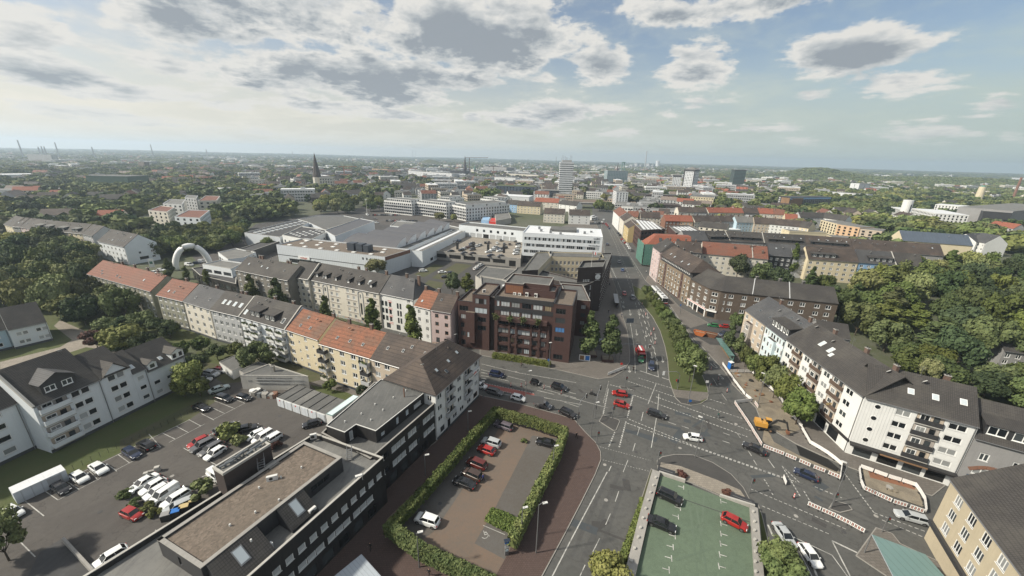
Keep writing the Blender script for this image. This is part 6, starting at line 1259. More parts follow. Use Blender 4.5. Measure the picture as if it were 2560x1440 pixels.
for px_,h,lab,wl in(([(370,527),(418,531),(437,519),(402,515)],12,'cream block with reddish flat roof, nearest left of the modern cluster','pale_cream'),([(436,543),(500,546),(524,527),(471,526)],12,'white block with reddish flat roof in front of the modern cluster','cool_white'),([(407,510),(455,512),(463,500),(425,499)],13,'white block with tan roof in the middle of the modern cluster','white_render'),([(495,503),(542,502),(550,491),(514,490)],14,'cream block with rust-red roof at the right of the modern cluster','pale_cream'),([(462,495),(490,498),(495,490),(468,489)],12,'grey-white block at the back of the modern cluster','light_grey')):
 pv_(lab,'apartment block',px_,h,wl,'tile_red' if 'red' in lab else 'felt_pale',fac=(4.5,4,1.8,1.6,'d'),cop='roof_white')
def modern(A,B,d,fl,lab,side=True):
 t_=thing('apartment_block',lab,'apartment block',(A.x,A.y,0),math.atan2(B.y-A.y,B.x-A.x));L=(B-A).length;h=fl*3.0+.4
 volume(t_,[(0,0),(L,0),(L,d),(0,d)],0,h,'white_render','felt_pale',.9,{0:grid(L,int(L/2.6),fl,.9,3.0,2.0,1.9,st='d'),1:grid(d,int(d/3.4),fl,.9,3.0,1.5,1.8,st='d')},cop='roof_white')
 volume(t_,[(2.5,2.2),(L-3,2.2),(L-3,d-2),(2.5,d-2)],h,h+2.9,'white_render','felt',.2,{0:grid(L-5.5,int(L/3),1,h+.6,3,2.0,1.9,st='d'),1:grid(d-4.2,3,1,h+.6,3,1.6,1.8,st='d')},cop='roof_white',name='penthouse_wall')
 fc=Fc((0,0),(L,0))
 for k in range(1,fl):g=MB();fc.box(g,.5,L-1,-1.3,-.01,3*k+.2,3*k+.35,M['roof_white']);fc.box(g,.5,L-1,-1.3,-1.22,3*k+.36,3*k+1.3,M['light_grey']);g.build('balcony',t_)
 return t_
modern(V2((-139.5,424.8)),V2((-106,409)),20,4,'white terraced apartment block, leftmost of the three beyond the car park');modern(V2((-102.9,416.1)),V2((-67.5,393)),20,4,'white terraced apartment block, middle one of the three beyond the car park')
modern(V2((-63.1,400.0)),V2((-46.6,381.7)),56,4,'white apartment block with yellow end bays, rightmost of the three beyond the car park');modern(V2((-88,455)),V2((-72,448)),30,4,'white block looking out behind the middle of the three');modern(V2((-40,470)),V2((-18,452)),22,4,'white block behind the rightmost of the three')
# vehicles
OD=['first','second','third','fourth','fifth','sixth','seventh','eighth','ninth','tenth','eleventh','twelfth']
TN={'hatch':'hatchback','suv':'SUV','sedan':'saloon','wagon':'estate car','mpv':'people carrier','van':'panel van','smart':'two-seater'}
def k1(u,v,s,ox,oy):return(ox+u/s,oy+v/s)
def cars(rows,s,ox,oy,group,z=0.,name='parked_car'):
 for ty,col_,r_,f_,lab in rows:carp(ty,col_,k1(*r_,s,ox,oy),k1(*f_,s,ox,oy),lab,group,z,name=name,roofp='red' if 'red roof' in lab else None)
GY='cars parked on the yard left of the black building'
cars([('hatch','white',(482,750),(580,812),'white hatchback in the bay next to the white metal shed'),('sedan','white',(610,688),(705,752),'white saloon, second bay up from the metal shed'),('wagon','dark blue',(828,588),(932,652),'dark blue estate car in the lawn-side row'),('suv','black',(1020,592),(925,540),'black SUV with shiny roof behind the dark blue estate'),('hatch','black',(360,825),(452,882),'black hatchback beside the end of the metal shed'),('hatch','white',(28,985),(140,1040),'white car half under the tree at the left edge'),('sedan','black',(1296,298),(1390,332),'black saloon alone at the top end of the lawn-side row'),('suv','black',(1446,242),(1545,270),'black car left of the two below the lettered hall'),('hatch','black',(1578,236),(1675,262),'black car with silver roof rails right below the lettered hall'),('sedan','pale green',(1420,205),(1500,178),'pale green car between the fence and the small trees'),('sedan','silver',(1305,138),(1388,128),'silver car tucked under the garden trees'),('suv','silver',(1362,82),(1460,100),'silver SUV beside the low white garage'),('hatch','white',(1424,60),(1518,72),'white hatchback with red roof by the low garage'),('hatch','black',(2128,412),(2030,436),'black hatchback in front of the green glass shed'),('wagon','grey',(1440,482),(1555,425),'dark grey estate car above the central shrubs'),('sedan','black',(1600,465),(1685,445),'black saloon behind the central shrubs'),('hatch','red',(1395,512),(1252,580),'red hatchback at the left end of the central row'),('suv','grey',(1410,540),(1290,600),'grey car directly beside the red hatchback'),('wagon','grey',(1480,548),(1328,636),'dark grey estate car, third in the central row'),('hatch','white',(1498,578),(1366,662),'white hatchback at the near end of the central row'),('hatch','white',(1750,478),(1665,515),'white car nearest the shrubs in the trio behind the plant shaft'),('mpv','white',(1805,482),(1700,545),'white car in the middle of the trio behind the plant shaft'),('suv','white',(1865,498),(1750,568),'white car at the right of the trio behind the plant shaft'),('van','white',(1400,745),(1492,805),'white panel van beside the plant shaft'),('sedan','white',(1040,765),(868,872),'white car furthest up the slanted row of white cars'),('hatch','white',(1105,790),(930,895),'second white car from the top of the slanted row'),('hatch','white',(1130,825),(958,930),'third white car from the top of the slanted row'),('van','white',(1180,840),(1010,955),'white delivery van in the slanted row of white cars'),('suv','white',(1265,870),(1072,990),'white SUV with black roof rails in the slanted row'),('wagon','silver',(1270,938),(1105,1012),'silver estate car next to the waste containers'),('hatch','red',(820,1000),(938,1048),'red hatchback standing alone on the yard'),('hatch','white',(780,1285),(688,1340),'white car half hidden behind the low roof edge')],2.667,0,900,GY)
cars([('suv','white',(1058,1092),(905,1040),'white SUV alone at the near end of the hedged car park'),('sedan','black',(1300,845),(1158,790),'black saloon, nearest of the dark cars in the hedged car park'),('suv','brown',(1342,792),(1218,735),'brown SUV between the black saloon and the dark brown car'),('mpv','dark red',(1370,715),(1252,665),'dark brown-red people carrier in the hedged car park'),('hatch','red',(1438,622),(1312,575),'bright red hatchback in the hedged car park'),('suv','silver',(1472,570),(1345,530),'silver SUV with pale roof beside the bright red hatchback'),('wagon','purple grey',(1552,458),(1430,415),'purple-grey estate car at the top end of the hedged car park'),('sedan','black',(1835,565),(1718,535),'black saloon half under the right hedge')],2.667,700,900,'cars parked behind the hedge',.13)
GJ='cars on the crossing'
cars([('suv','dark blue',(595,540),(768,575),'dark blue SUV driving left of the crossing'),('smart','black',(1085,640),(1198,665),'small black and silver two-seater in the middle lane'),('suv','black',(1340,685),(1522,738),'black SUV following the two-seater into the crossing'),('wagon','grey',(558,733),(762,790),'grey estate car beside the white corner building'),('hatch','white',(862,815),(1022,858),'small white car waiting behind the grey direction sign'),('mpv','grey',(1138,890),(1338,955),'dark people carrier right of the grey direction sign'),('hatch','white',(440,680),(520,700),'white car just emerging behind the corner building')],4.8,1100,820,GJ,name='car')
cars([('suv','black',(1868,332),(1976,382),'black SUV at the end of the queue by the hedge corner')],2.667,700,900,GJ,name='car')
cars([('hatch','red',(487,700),(283,668),'upper of the two red cars in the crossing, facing left'),('hatch','red',(298,800),(532,870),'lower of the two red cars in the crossing, facing right'),('wagon','black',(775,930),(1030,1012),'black estate car in the centre of the crossing'),('hatch','white',(1528,1312),(1262,1270),'white hatchback driving left across the crossing'),('suv','dark blue',(825,245),(822,372),'dark blue SUV waiting at the stop line'),('hatch','green',(680,150),(680,255),'dark green car under the traffic light arm')],5.538,1480,860,GJ,name='car')
cars([('sedan','black',(988,558),(876,508),'black saloon passing the excavator site'),('hatch','dark blue',(1315,722),(1172,660),'dark blue car beside the long red and white barrier'),('wagon','silver',(1988,978),(1775,918),'silver estate car in front of the beige house'),('sedan','silver',(1075,998),(1155,1112),'silver saloon in the right turning lane, upper one'),('hatch','white',(1228,1122),(1312,1236),'white hatchback in the right turning lane, lower one')],2.415,1500,900,GJ,name='car')
cars([('suv','black',(346,790),(502,862),'black SUV at the top left of the green parking deck'),('sedan','black',(282,950),(468,1026),'long black saloon on the left of the green parking deck'),('hatch','red',(736,936),(892,1016),'dark red hatchback on the right of the green parking deck')],2.415,1500,900,'cars on the green parking deck',1.12)
cars([('hatch','red',(1150,595),(1160,645),'red car driving past the bus shelter'),('suv','grey',(1215,630),(1230,678),'grey SUV beside the tip of the planted median'),('hatch','blue',(1146,448),(1136,415),'bright blue car on the main street'),('sedan','grey',(1110,350),(1118,384),'dark car on the main street above the blue one'),('suv','dark blue',(1022,236),(1014,218),'dark car farthest up the open stretch of the main street'),('hatch','green',(1905,880),(1825,868),'bright green hatchback in the side street'),('hatch','red',(1985,885),(1920,880),'red car under the trees of the side street'),('hatch','dark blue',(1968,930),(1920,950),'dark blue car half hidden by the street tree')],3.2,1200,540,'cars on the main street and its side street',name='car')
for i,(u,v,c_,t_)in enumerate([(1212,272,'grey','suv'),(1196,256,'white','hatch'),(1186,240,'white','hatch'),(1176,225,'white','suv'),(1160,212,'red','hatch'),(1148,198,'silver','hatch'),(1136,185,'red','sedan'),(1120,150,'black','suv'),(1108,135,'dark blue','hatch')]):
 carp(t_,c_,(1200+(u+4)/3.2,540+(v+10)/3.2),(1200+(u-4)/3.2,540+(v-8)/3.2),f'{c_} car, {OD[i]} from the front of the kerbside line by the brown clinker house','cars parked along the upper main street',detail=1)
for i,(u,v,c_)in enumerate([(1035,100,'dark blue'),(1027,88,'dark red'),(1018,74,'red'),(1008,64,'red'),(985,60,'dark red'),(978,48,'white'),(955,56,'black'),(990,30,'white'),(918,52,'white')]):
 carp('hatch',c_,(1200+(u-3)/3.2,540+(v-7)/3.2),(1200+(u+2)/3.2,540+(v+4)/3.2),f'{c_} car, {OD[i]} in the far queue near the railway bridge','far queue near the railway bridge',detail=1,name='car')
DL=[(75,520,'white','suv',0),(160,500,'blue','hatch',0),(40,655,'black','sedan',1),(240,682,'grey','sedan',1),(370,690,'brown','sedan',1),(650,718,'dark blue','sedan',1),(800,728,'grey','sedan',1),(230,620,'white','hatch',2),(290,600,'dark red','hatch',2),(340,580,'black','hatch',2),(365,540,'dark blue','sedan',2),(430,580,'white','sedan',2),(370,630,'grey','suv',2),(200,640,'black','hatch',2),(480,565,'silver','hatch',2),(615,665,'white','sedan',3),(685,635,'white','suv',3),(785,650,'white','sedan',3),(725,595,'silver','sedan',3),(800,620,'dark blue','sedan',3),(860,605,'black','suv',3),(570,525,'black','hatch',4),(620,520,'brown','hatch',4),(748,535,'white','hatch',4),(805,490,'grey','hatch',4),(857,545,'grey','hatch',4),(940,548,'brown','hatch',4),(1040,505,'black','hatch',5),(1065,545,'black','hatch',5),(1070,585,'white','hatch',5),(1045,640,'silver','suv',5),(1040,665,'grey','hatch',5),(1035,692,'white','suv',5)]
RN=['beside the works wing','along the front edge of the car deck','in the left display block of the car deck','in the middle display block of the car deck','before the workshop gates','against the white office block'];cnt={}
for u,v,c_,t_,k in DL:
 n_=cnt.get(k,0);cnt[k]=n_+1;dx,dy=((-16,0)if k!=4 else(0,-5));cu,cvv=1120+u/6.095,520+v/6.095
 carp(t_,c_,(cu-dx/2.2,cvv-dy/2.2-1),(cu+dx/2.2,cvv+dy/2.2+1),f'{c_} car, {OD[n_]} {RN[k]}','cars shown on the dealership deck',5.02,detail=1)
for i,(u,v)in enumerate(((145,590),(390,600),(612,620),(852,645))):
 p=P(1120+u/6.095,520+(v+40)/6.095,5.02);t=thing('brand_pylon',f'dark display pylon, {OD[i]} from the left on the dealership deck','pylon',(p.x,p.y,5.02));g=MB();g.box((0,0,0),(1.5,.4,5.2),M['frame_dark']);g.build('slab',t);g=MB();g.box((0,-.22,4.0),(.7,.04,.7),M['metal_grey']);g.build('badge',t)
far_c=['black','grey','black','red','silver','dark blue','grey','white','black','silver']
for i in range(14):carp('hatch',far_c[i*3%10],(600+(1330+i*20)/4,360+716/4),(600+(1338+i*20)/4,360+702/4),f'{far_c[i * 3 % 10]} car, number {["one","two","three","four","five","six","seven","eight","nine","ten","eleven","twelve","thirteen","fourteen"][i]} from the left in the row before the white blocks','row of cars before the three white blocks',detail=1)
for i in range(11):carp('hatch',far_c[(i*7+2)%10],(600+(1462+i*29)/4,360+772/4),(600+(1482+i*29)/4,360+762/4),f'{far_c[(i * 7 + 2) % 10]} car, {OD[i]} from the left in the second row of the works yard','second row of cars on the works yard',detail=1)
cars([('van','white',(1250,700),(1300,716),'white van under the tall lamp of the works yard'),('suv','grey',(1205,745),(1260,752),'grey car beside the end of the halls'),('suv','silver',(1340,782),(1395,790),'silver car standing apart before the sawtooth hall'),('hatch','grey',(1330,745),(1375,750),'grey car in the middle of the works yard'),('hatch','white',(130,1085),(210,1080),'white car beside the low black shed'),('van','white',(185,1060),(300,1050),'white van behind the low black shed'),('sedan','dark blue',(265,1040),(330,1025),'dark car beside the white van of the halls'),('sedan','red',(310,1025),(360,1010),'dark red car at the end of the hall row'),('suv','black',(0,1170),(70,1150),'black car under the curved showroom roof')],4,600,360,'cars between the halls',name='parked_car')
cars([('suv','white',(1430,440),(1500,436),'white people carrier on the grassy car park'),('sedan','white',(1588,450),(1650,446),'white saloon on the grassy car park'),('sedan','black',(1615,488),(1670,482),'black saloon by the dark tree of the grassy car park'),('sedan','grey',(1880,372),(1940,378),'grey car below the concrete deck wall'),('hatch','dark blue',(1665,456),(1710,450),'dark blue car behind the dark tree'),('hatch','white',(1865,430),(1905,410),'white car nearest the workshop roof edge'),('hatch','white',(1885,412),(1930,395),'white car second from the workshop roof edge'),('hatch','white',(1905,398),(1950,384),'white car third from the workshop roof edge')],3.2,600,540,'cars behind the brick offices')
cars([('van','white',(1480,195),(1545,200),'white van seen through the arch'),('hatch','dark blue',(1545,185),(1600,180),'dark blue car seen through the arch'),('van','white',(1590,172),(1660,168),'second white van seen at the right of the arch'),('hatch','white',(1260,238),(1310,240),'white car left of the arch by the flag sign'),('hatch','white',(1212,255),(1262,262),'white car next to the green flag sign')],3.2,0,600,'used cars around the arch')
def bus(label,r_,f_,joint=True,z=0,livery='white',name='bus'):
 a,b=P(*r_,1.5),P(*f_,1.5);d=b-a;d.z=0;L=17.5 if joint else 11.8;d.normalize();c=(a+b)/2;t=thing(name,label,'bus',(c.x,c.y,z),math.atan2(d.y,d.x));segs=((-L/2,-1.2),(-.2,L/2))if joint else((-L/2,L/2),)
 for i,(x0,x1)in enumerate(segs):
  g=MB();g.box(((x0+x1)/2,0,.35),(x1-x0,2.5,2.6),PAINT[livery]);g.box(((x0+x1)/2,0,2.95),(x1-x0-.3,2.2,.12),M['roof_white']);g.build('body',t)
  for s in(-1,1):g=MB();g.box(((x0+x1)/2,s*1.255,1.35),(x1-x0-.5,.03,1.1),M['car_glass']);g.build('side_windows',t)
  for j in range(3):g=MB();g.box((x0+1.5+j*(x1-x0-2.6)/2,0,3.07),(1.5,1.1,.16),M['metal_grey']);g.build('roof_hatch',t)
  for x in(x0+1.6,x1-2.2):
   for s in(-1,1):g=MB();g.tube([(x,s*1.27,.5),(x,s*1.0,.5)],.48,M['tyre'],12);g.build('wheel',t)
 if joint:g=MB();g.box((-.7,0,.5),(1.0,2.3,2.35),M['trim']);g.build('bellows',t)
 g=MB();g.box((L/2+.02,0,1.0),(.06,2.3,1.7),M['car_glass']);g.build('windscreen',t);g=MB();g.box((L/2-.05,0,.35),(.2,2.45,.3),M['plastic_red']);g.build('bumper',t);return t
bus('white articulated bus beside the planted median',(1634,722),(1662,752));bus('city bus far up the street near the bridge',(1475,548),(1493,545),False);bus('second distant bus on the street',(1477,544),(1485,541),False)
lo=P(1602,884,1);t=thing('lorry','small red lorry with white stripe on its roof waiting at the lights','lorry',(lo.x,lo.y,0),-1.62);g=MB();g.box((-1.2,0,.7),(3.6,2.1,1.7),PAINT['red']);g.box((-1.2,0,2.41),(3.5,.5,.03),M['frame_white']);g.build('box_body',t);g=MB();g.box((1.5,0,.5),(1.5,2.0,1.5),PAINT['red']);g.box((1.65,0,1.2),(1.3,1.85,.72),M['car_glass']);g.box((1.3,0,1.95),(1.0,1.8,.08),PAINT['red']);g.build('cab',t)
for x in(-2.1,1.4):
 for s in(-1,1):put('wheel',car_meshes('van')[3],t,(x,s*.95,.38))
# people
def person_mesh(pose,top,legs,hair,sk=(.45,.28,.2)):
 B={'walk':[(0,0,.92),(0,.02,1.15),(0,.03,1.38),(0,.03,1.50),(0,.05,1.66),(-.1,.0,.88),(-.11,.16,.48),(-.11,.12,.06),(-.11,.26,.03),(.1,.0,.88),(.11,-.08,.50),(.11,-.34,.12),(.11,-.26,.03),(-.2,.03,1.38),(-.25,-.1,1.12),(-.24,.02,.88),(.2,.03,1.38),(.25,.14,1.14),(.24,.3,.96)],'ride':[(0,0,.95),(0,.14,1.15),(0,.28,1.34),(0,.34,1.46),(0,.42,1.58),(-.1,.02,.92),(-.12,.38,.78),(-.12,.22,.36),(-.12,.34,.32),(.1,.02,.92),(.12,.34,.62),(.12,.12,.22),(.12,.24,.18),(-.2,.28,1.34),(-.27,.42,1.12),(-.22,.62,1.04),(.2,.28,1.34),(.27,.42,1.12),(.22,.62,1.04)]}
 B['stand']=[(x,y*.25,z)for x,y,z in B['walk']];pts=B[pose]
 Ed=[(0,1),(1,2),(2,3),(3,4),(0,5),(5,6),(6,7),(7,8),(0,9),(9,10),(10,11),(11,12),(2,13),(13,14),(14,15),(2,16),(16,17),(17,18)];Rr=[.15,.14,.16,.06,.115,.09,.07,.05,.045,.09,.07,.05,.045,.07,.05,.035,.07,.05,.035]
 me=bpy.data.meshes.new('body');me.from_pydata(pts,Ed,[]);o=bpy.data.objects.new('body',me);COL.objects.link(o);m=o.modifiers.new('s','SKIN');sv=me.skin_vertices[0].data
 for i,r_ in enumerate(Rr):sv[i].radius=(r_,r_*(.8 if i in(0,1,2)else 1))
 sv[0].use_root=True;m2=o.modifiers.new('u','SUBSURF');m2.levels=1;m2.render_levels=1
 n=bpy.data.meshes.new_from_object(o.evaluated_get(bpy.context.evaluated_depsgraph_get()));bpy.data.objects.remove(o);n.name='body'
 for c in(mat('skin',sk,.6,kind='flat'),mat('cloth_'+str(top),top,.9,kind='flat'),mat('cloth_'+str(legs),legs,.9,kind='flat'),mat('hair_'+str(hair),hair,.8,kind='flat'),M['trim']):n.materials.append(c)
 hd=Vector(pts[4])
 for p in n.polygons:
  c=p.center;d=(c-Vector(pts[3])).length
  hand=min((c-Vector(pts[15])).length,(c-Vector(pts[18])).length)<.09
  p.material_index=4 if c.z<.1 else(3 if c.z>hd.z+.02 or(c.z>hd.z-.07 and c.y<hd.y-.02)else(0 if c.z>pts[3][2]+.01 or hand else(1 if c.z>.93 or abs(c.x)>.17 else 2)));p.use_smooth=True
 return n
PM={}
def person(u,v,pose,top,legs,hair,rz,label,z=0.125,parent=None):
 k=(pose,top,legs,hair)
 if k not in PM:PM[k]=person_mesh(*k)
 p=P(u,v,z);t=thing('person',label,'person',(p.x,p.y,z),rz);put('body',PM[k],t);return t
BK=(.012,.012,.014);DB=(.03,.04,.08)
def bicycle(u,v,rz,label,z=0.01):
 p=P(u,v,z);t=thing('bicycle',label,'bicycle',(p.x,p.y,z),rz)
 for y in(-.52,.52):g=MB();pts=[(0,y+.33*math.cos(a),.34+.33*math.sin(a))for a in[k*.5236 for k in range(13)]];g.tube(pts,.025,M['tyre'],4,cap=False);g.build('wheel',t)
 g=MB()
 for a,b in(((0,-.52,.34),(0,-.1,.32)),((0,-.1,.32),(0,-.2,.85)),((0,-.18,.78),(0,.38,.86)),((0,-.1,.32),(0,.38,.80)),((0,.52,.34),(0,.36,.95)),((0,-.52,.34),(0,-.18,.78))):g.tube([a,b],.022,M['metal_dark'],4)
 g.build('frame',t);g=MB();g.box((0,-.2,.86),(.14,.26,.06),M['trim']);g.build('saddle',t);g=MB();g.tube([(-.27,.4,1.0),(.27,.4,1.0)],.02,M['metal_grey'],4);g.build('handlebar',t);return t
person(927,1376,'walk',BK,BK,BK,2.6,'person in black walking on the dark pavement below the black building');person(1208,1202,'walk',(.03,.05,.22),(.02,.02,.05),BK,1.2,'person in blue jacket beside the brown SUV',.14);person(1223,1112,'stand',(.5,.45,.45),DB,(.05,.03,.02),2.2,'person in pale shirt at the silver SUV',.14)
person(1441,1096,'walk',BK,BK,(.05,.03,.02),.4,'person in black at the pavement corner by the hedge');person(1523,800,'walk',BK,BK,BK,0,'dark-clothed person walking between the two street trees');person(1521,783,'stand',(.06,.05,.05),DB,BK,.3,'person standing left of the bus shelter');person(1554,793,'walk',DB,BK,BK,2,'person beside the end of the bus shelter');person(1615,683,'walk',(.6,.6,.58),DB,BK,1,'person in white top by the tall pinkish house');person(1671,743,'stand',BK,BK,BK,1.6,'person on the pavement beside the bus');person(1073,1441,'walk',BK,BK,BK,2.6,'person at the bottom edge beside the corrugated roof')
for u,v,rz,c_,lb in((1793,1045,-1.2,(.02,.05,.045),'cyclist in black top riding across the right arm of the crossing'),(1583,926,2.9,BK,'dark cyclist waiting at the stop line beside the lane'),(1306,918,1.6,(.06,.04,.035),'cyclist on the pavement by the brick offices'),(1524,714,.2,BK,'cyclist on the main street edge')):
 bicycle(u,v,rz,'bicycle of the '+lb,.02 if u!=1306 else .13);person(u,v,'ride',c_,(.25,.28,.3)if u==1793 else BK,BK,rz,lb,.03 if u!=1306 else .14)
sc_p=P(1481,988,.0);t=thing('motor_scooter','dark motor scooter waiting at the mast with the angled arm','scooter',(sc_p.x,sc_p.y,0),1.1);g=MB();g.box((0,-.1,.3),(.34,1.1,.35),M['metal_dark']);g.box((0,.55,.3),(.4,.12,.8),M['metal_dark']);g.box((0,-.3,.65),(.3,.7,.14),M['trim']);g.build('body',t)
for y in(-.6,.65):g=MB();g.tube([(-.06,y,.25),(.06,y,.25)],.25,M['tyre'],10);g.build('wheel',t)
person(1481,988,'ride',(.08,.08,.08),BK,(.3,.3,.3),1.1,'rider with grey helmet on the motor scooter',-.1)
# street furniture
def lamp(u,v,h,label,arm=1.2,rz=0,head='disc',z=.12,group='street lamps',m='metal_grey'):
 p=P(u,v,z);t=thing('street_lamp',label,'street lamp',(p.x,p.y,z),rz,group);g=MB();g.tube([(0,0,0),(0,0,h)],.11,M[m],7,.06);g.build('pole',t)
 if arm:g=MB();g.tube([(0,0,h-.1),(arm*.5,0,h+.15),(arm,0,h+.1)],.045,M[m],5);g.build('arm',t)
 g=MB();g.box((arm,0,h-.02),(.8,.34,.14),M['metal_white']);g.build('lamp_head',t);return t
for u,v,h,a,lb in((1340,1382,10,1.0,'tall street lamp on the red pavement right of the hedge'),(1303,1346,6.5,.5,'short lamp inside the right hedge near the ticket machine'),(1381,1182,6.5,.5,'short lamp inside the right hedge at mid length'),(1048,1418,7,.5,'short lamp in the near hedge'),(1064,1190,5,.5,'short lamp on the pavement in front of the black building'),(1170,1075,5,.5,'short lamp on the pavement in front of the white corner building'),(1314,1005,9,.9,'lamp by the grey direction sign'),(1738,1143,10,.6,'lamp on the half-round island'),(1720,1008,11,0,'lamp with round head at the tip of the median'),(1477,1092,9,.8,'lamp with disc head at the crossing beside the hedge corner'),(1537,900,9,.6,'lamp near the stop line on the left pavement'),(1372,925,9,0,'slim lamp with blue sign in front of the brick offices'),(1895,1010,9,.6,'lamp inside the fenced roadworks'),(2085,1255,9,.6,'lamp on the small island beside the long barrier'),(1208,995,5,.0,'slim pole by the corner of the white building'),(1700,785,9,.5,'lamp on the pavement near the white shopfront'),(1538,735,8,.4,'lamp beside the clinker tower')):
 lamp(u,v,h,lb,a,rz=(.3 if u<1500 else 2.6))
def signal_head(root,x,y,z,back=True):
 g=MB();g.box((x,y,z),(.34,.28,1.0),M['frame_dark']);
 if back:g.box((x,y+.16,z-.12),(.62,.03,1.24),M['frame_white'])
 o=g.build('signal_head',root)
 for i in range(3):g=MB();g.tube([(x,y-.17,z+.18+i*.3),(x,y-.14,z+.18+i*.3)],.1,M['lamp_red' if i==2 else 'net_green' if i==0 else 'wood'],8);g.build('lens',o)
def signal(u,v,h,label,arm=None,rz=0.,z=.12,heads=(2.4,)):
 p=P(u,v,z);t=thing('traffic_light',label,'traffic light',(p.x,p.y,z),rz);g=MB();g.tube([(0,0,0),(0,0,h)],.09,M['metal_grey'],7);g.build('pole',t)
 for q_ in heads:signal_head(t,.25,0,q_,False)
 if arm:
  g=MB();g.tube([(0,0,h),(.5,0,h+.9),(1.3,0,h+1.2),(arm,0,h+.9)],.08,M['metal_grey'],6);g.build('mast_arm',t)
  for a in([arm-.1,arm*.55]if arm>6 else[arm-.1]):signal_head(t,a,-.1,h+.1)
for a in((1548,902,4.8,'traffic light mast with long curved arm over the waiting lanes',9.0,0,),(1693,975,4.6,'traffic light mast with curved arm on the median',4.6,3.14),(1443,1062,5,'traffic light mast at the hedge corner of the crossing',4.5,1.0),(1487,1045,5,'traffic light mast with angled arm left of the triangle island',5,1.2)):signal(a[0],a[1],a[2],a[3],a[4],a[5])
for u,v,lb in((1491,1110,'low traffic light on the red pavement at the kerb'),(1643,1162,'traffic light at the left tip of the half-round island'),(1873,1232,'traffic light at the right tip of the half-round island'),(2078,1268,'traffic light on the small striped island'),(1562,968,'small traffic light on the tiny island above the red cars'),(1770,985,'traffic light on the right edge of the median tip'),(2205,1330,'traffic light by the turquoise pavilion'),(1530,1045,'traffic light on the triangle island')):signal(u,v,3.4,lb)
def sign(u,v,h,label,shape='disc',m='seam_blue',w=.7,hh=.7,z=.12,rz=0,name='traffic_sign',cat='sign'):
 p=P(u,v,z);t=thing(name,label,cat,(p.x,p.y,z),rz);g=MB();g.tube([(0,0.05,0),(0,0.05,h)],.035,M['metal_grey'],5);g.build('post',t);g=MB()
 if shape=='disc':g.tube([(0,-.02,h-w/2),(0,.0,h-w/2)],w/2,M[m],14)
 else:g.box((0,0,h-hh),(w,.05,hh),M[m])
 g.build('panel',t);return t
defm('sign_blue',(.02,.14,.45),.5,kind='flat')
for a in((1724,1012,1.6,'round blue sign at the foot of the median lamp','disc','sign_blue',.8),(1690,968,2.6,'round red no-entry sign on the median','disc','plastic_red',.8),(1764,975,3.0,'blue and white square sign on the right of the median','box','frame_white',.8),(1552,925,2.5,'round red sign beside the white hoarding','disc','plastic_red',.8),(1532,1040,2.6,'blue arrow sign on the triangle island','disc','sign_blue',.7),(1371,918,2.8,'small blue sign in front of the brick offices','box','sign_blue',.7),(1700,775,2.6,'blue sign on the pavement before the shopfront','box','sign_blue',.6),(1948,1000,2,'pale blue notice on the roadworks fence','box','ice_blue',1.0),(1942,862,4,'tall thin blue sign beside the side street','box','sign_blue',.7)):sign(*a)
ds=sign(1336,1025,4.2,'large grey direction sign seen from behind at the kerb','box','metal_grey',4.4,2.2,rz=-.2,name='direction_sign');ds2=sign(1572,827,5.0,'large blue-grey direction board near the bus shelter','box','seam_blue',2.8,1.8,rz=.1,name='direction_sign')
bm=MB()
for i in range(5):bm.box((0,0,.12+i*.2),(.24,.05,.2),M['plastic_red' if i%2==0 else 'plastic_white'])
bm.box((0,0,0),(.6,.35,.12),M['trim']);bmesh_=bm.mesh('marker_beacon')
for i,(u,v,lb)in enumerate([(1277,966,'left of the thin pair on the left street'),(1303,967,'beside the crossbar left of the street'),(1315,963,'right beside the crossbar on the left street'),(1360,972,'between the two black cars'),(1403,985,'nearest the crossing on the left street'),(1777,925,'highest in the right carriageway'),(1795,950,'second in the right carriageway'),(1817,980,'third in the right carriageway'),(1984,1245,'in front of the long lower barrier'),(1637,860,'beside the upper lane arrows'),(1627,838,'on the lane line above the stop line'),(1614,788,'near the median bend'),(1634,826,'at the merging arrows'),(1605,762,'by the white lane letters')]):
 p=P(u,v);t=put('marker_beacon',bmesh_,None,(p.x,p.y,.005),.2*i,label='red and white marker beacon '+lb,category='beacon')
def barrier_mesh(white):
 g=MB();g.box((0,0,.92),(1.96,.06,.1),M['plastic_white']);g.box((0,0,.2),(1.96,.06,.08),M['plastic_white'])
 for i in range(9):
  if white:g.box((-.88+i*.22,0,.28),(.2,.04,.64),M['plastic_white'])
  else:g.box((-.88+i*.22,0,.28),(.13,.04,.64),M['barrier_red' if i%2 else 'plastic_white'])
 for x in(-.7,.7):g.box((x,0,0),(.16,.6,.12),M['trim'])
 return g.mesh('safety_barrier')
BR_={0:barrier_mesh(False),1:barrier_mesh(True)}
def barriers(px_,label,group,white=0,z=0.):
 pts=[P(u,v,z+.5)for u,v in px_]
 for i in range(len(pts)-1):
  a,b=pts[i],pts[i+1];L=(b-a).length;n=max(1,round(L/2.0));an=math.atan2(b.y-a.y,b.x-a.x)
  for k in range(n):p=a.lerp(b,(k+.5)/n);o=put('safety_barrier',BR_[white],None,(p.x,p.y,z),an+.05*math.sin(k*3+i),label=label,category='barrier',group=group)
barriers([(1836,1005),(1870,1055),(1905,1112)],'red and white barrier element beside the excavator, street side','barrier run beside the excavator');barriers([(1908,1115),(1960,1135),(2030,1165),(2105,1195)],'red and white barrier element in the long run below the trench','barrier run below the trench');barriers([(2018,1258),(2090,1290),(2162,1328)],'red and white barrier element of the free-standing lower run','free-standing lower barrier run')
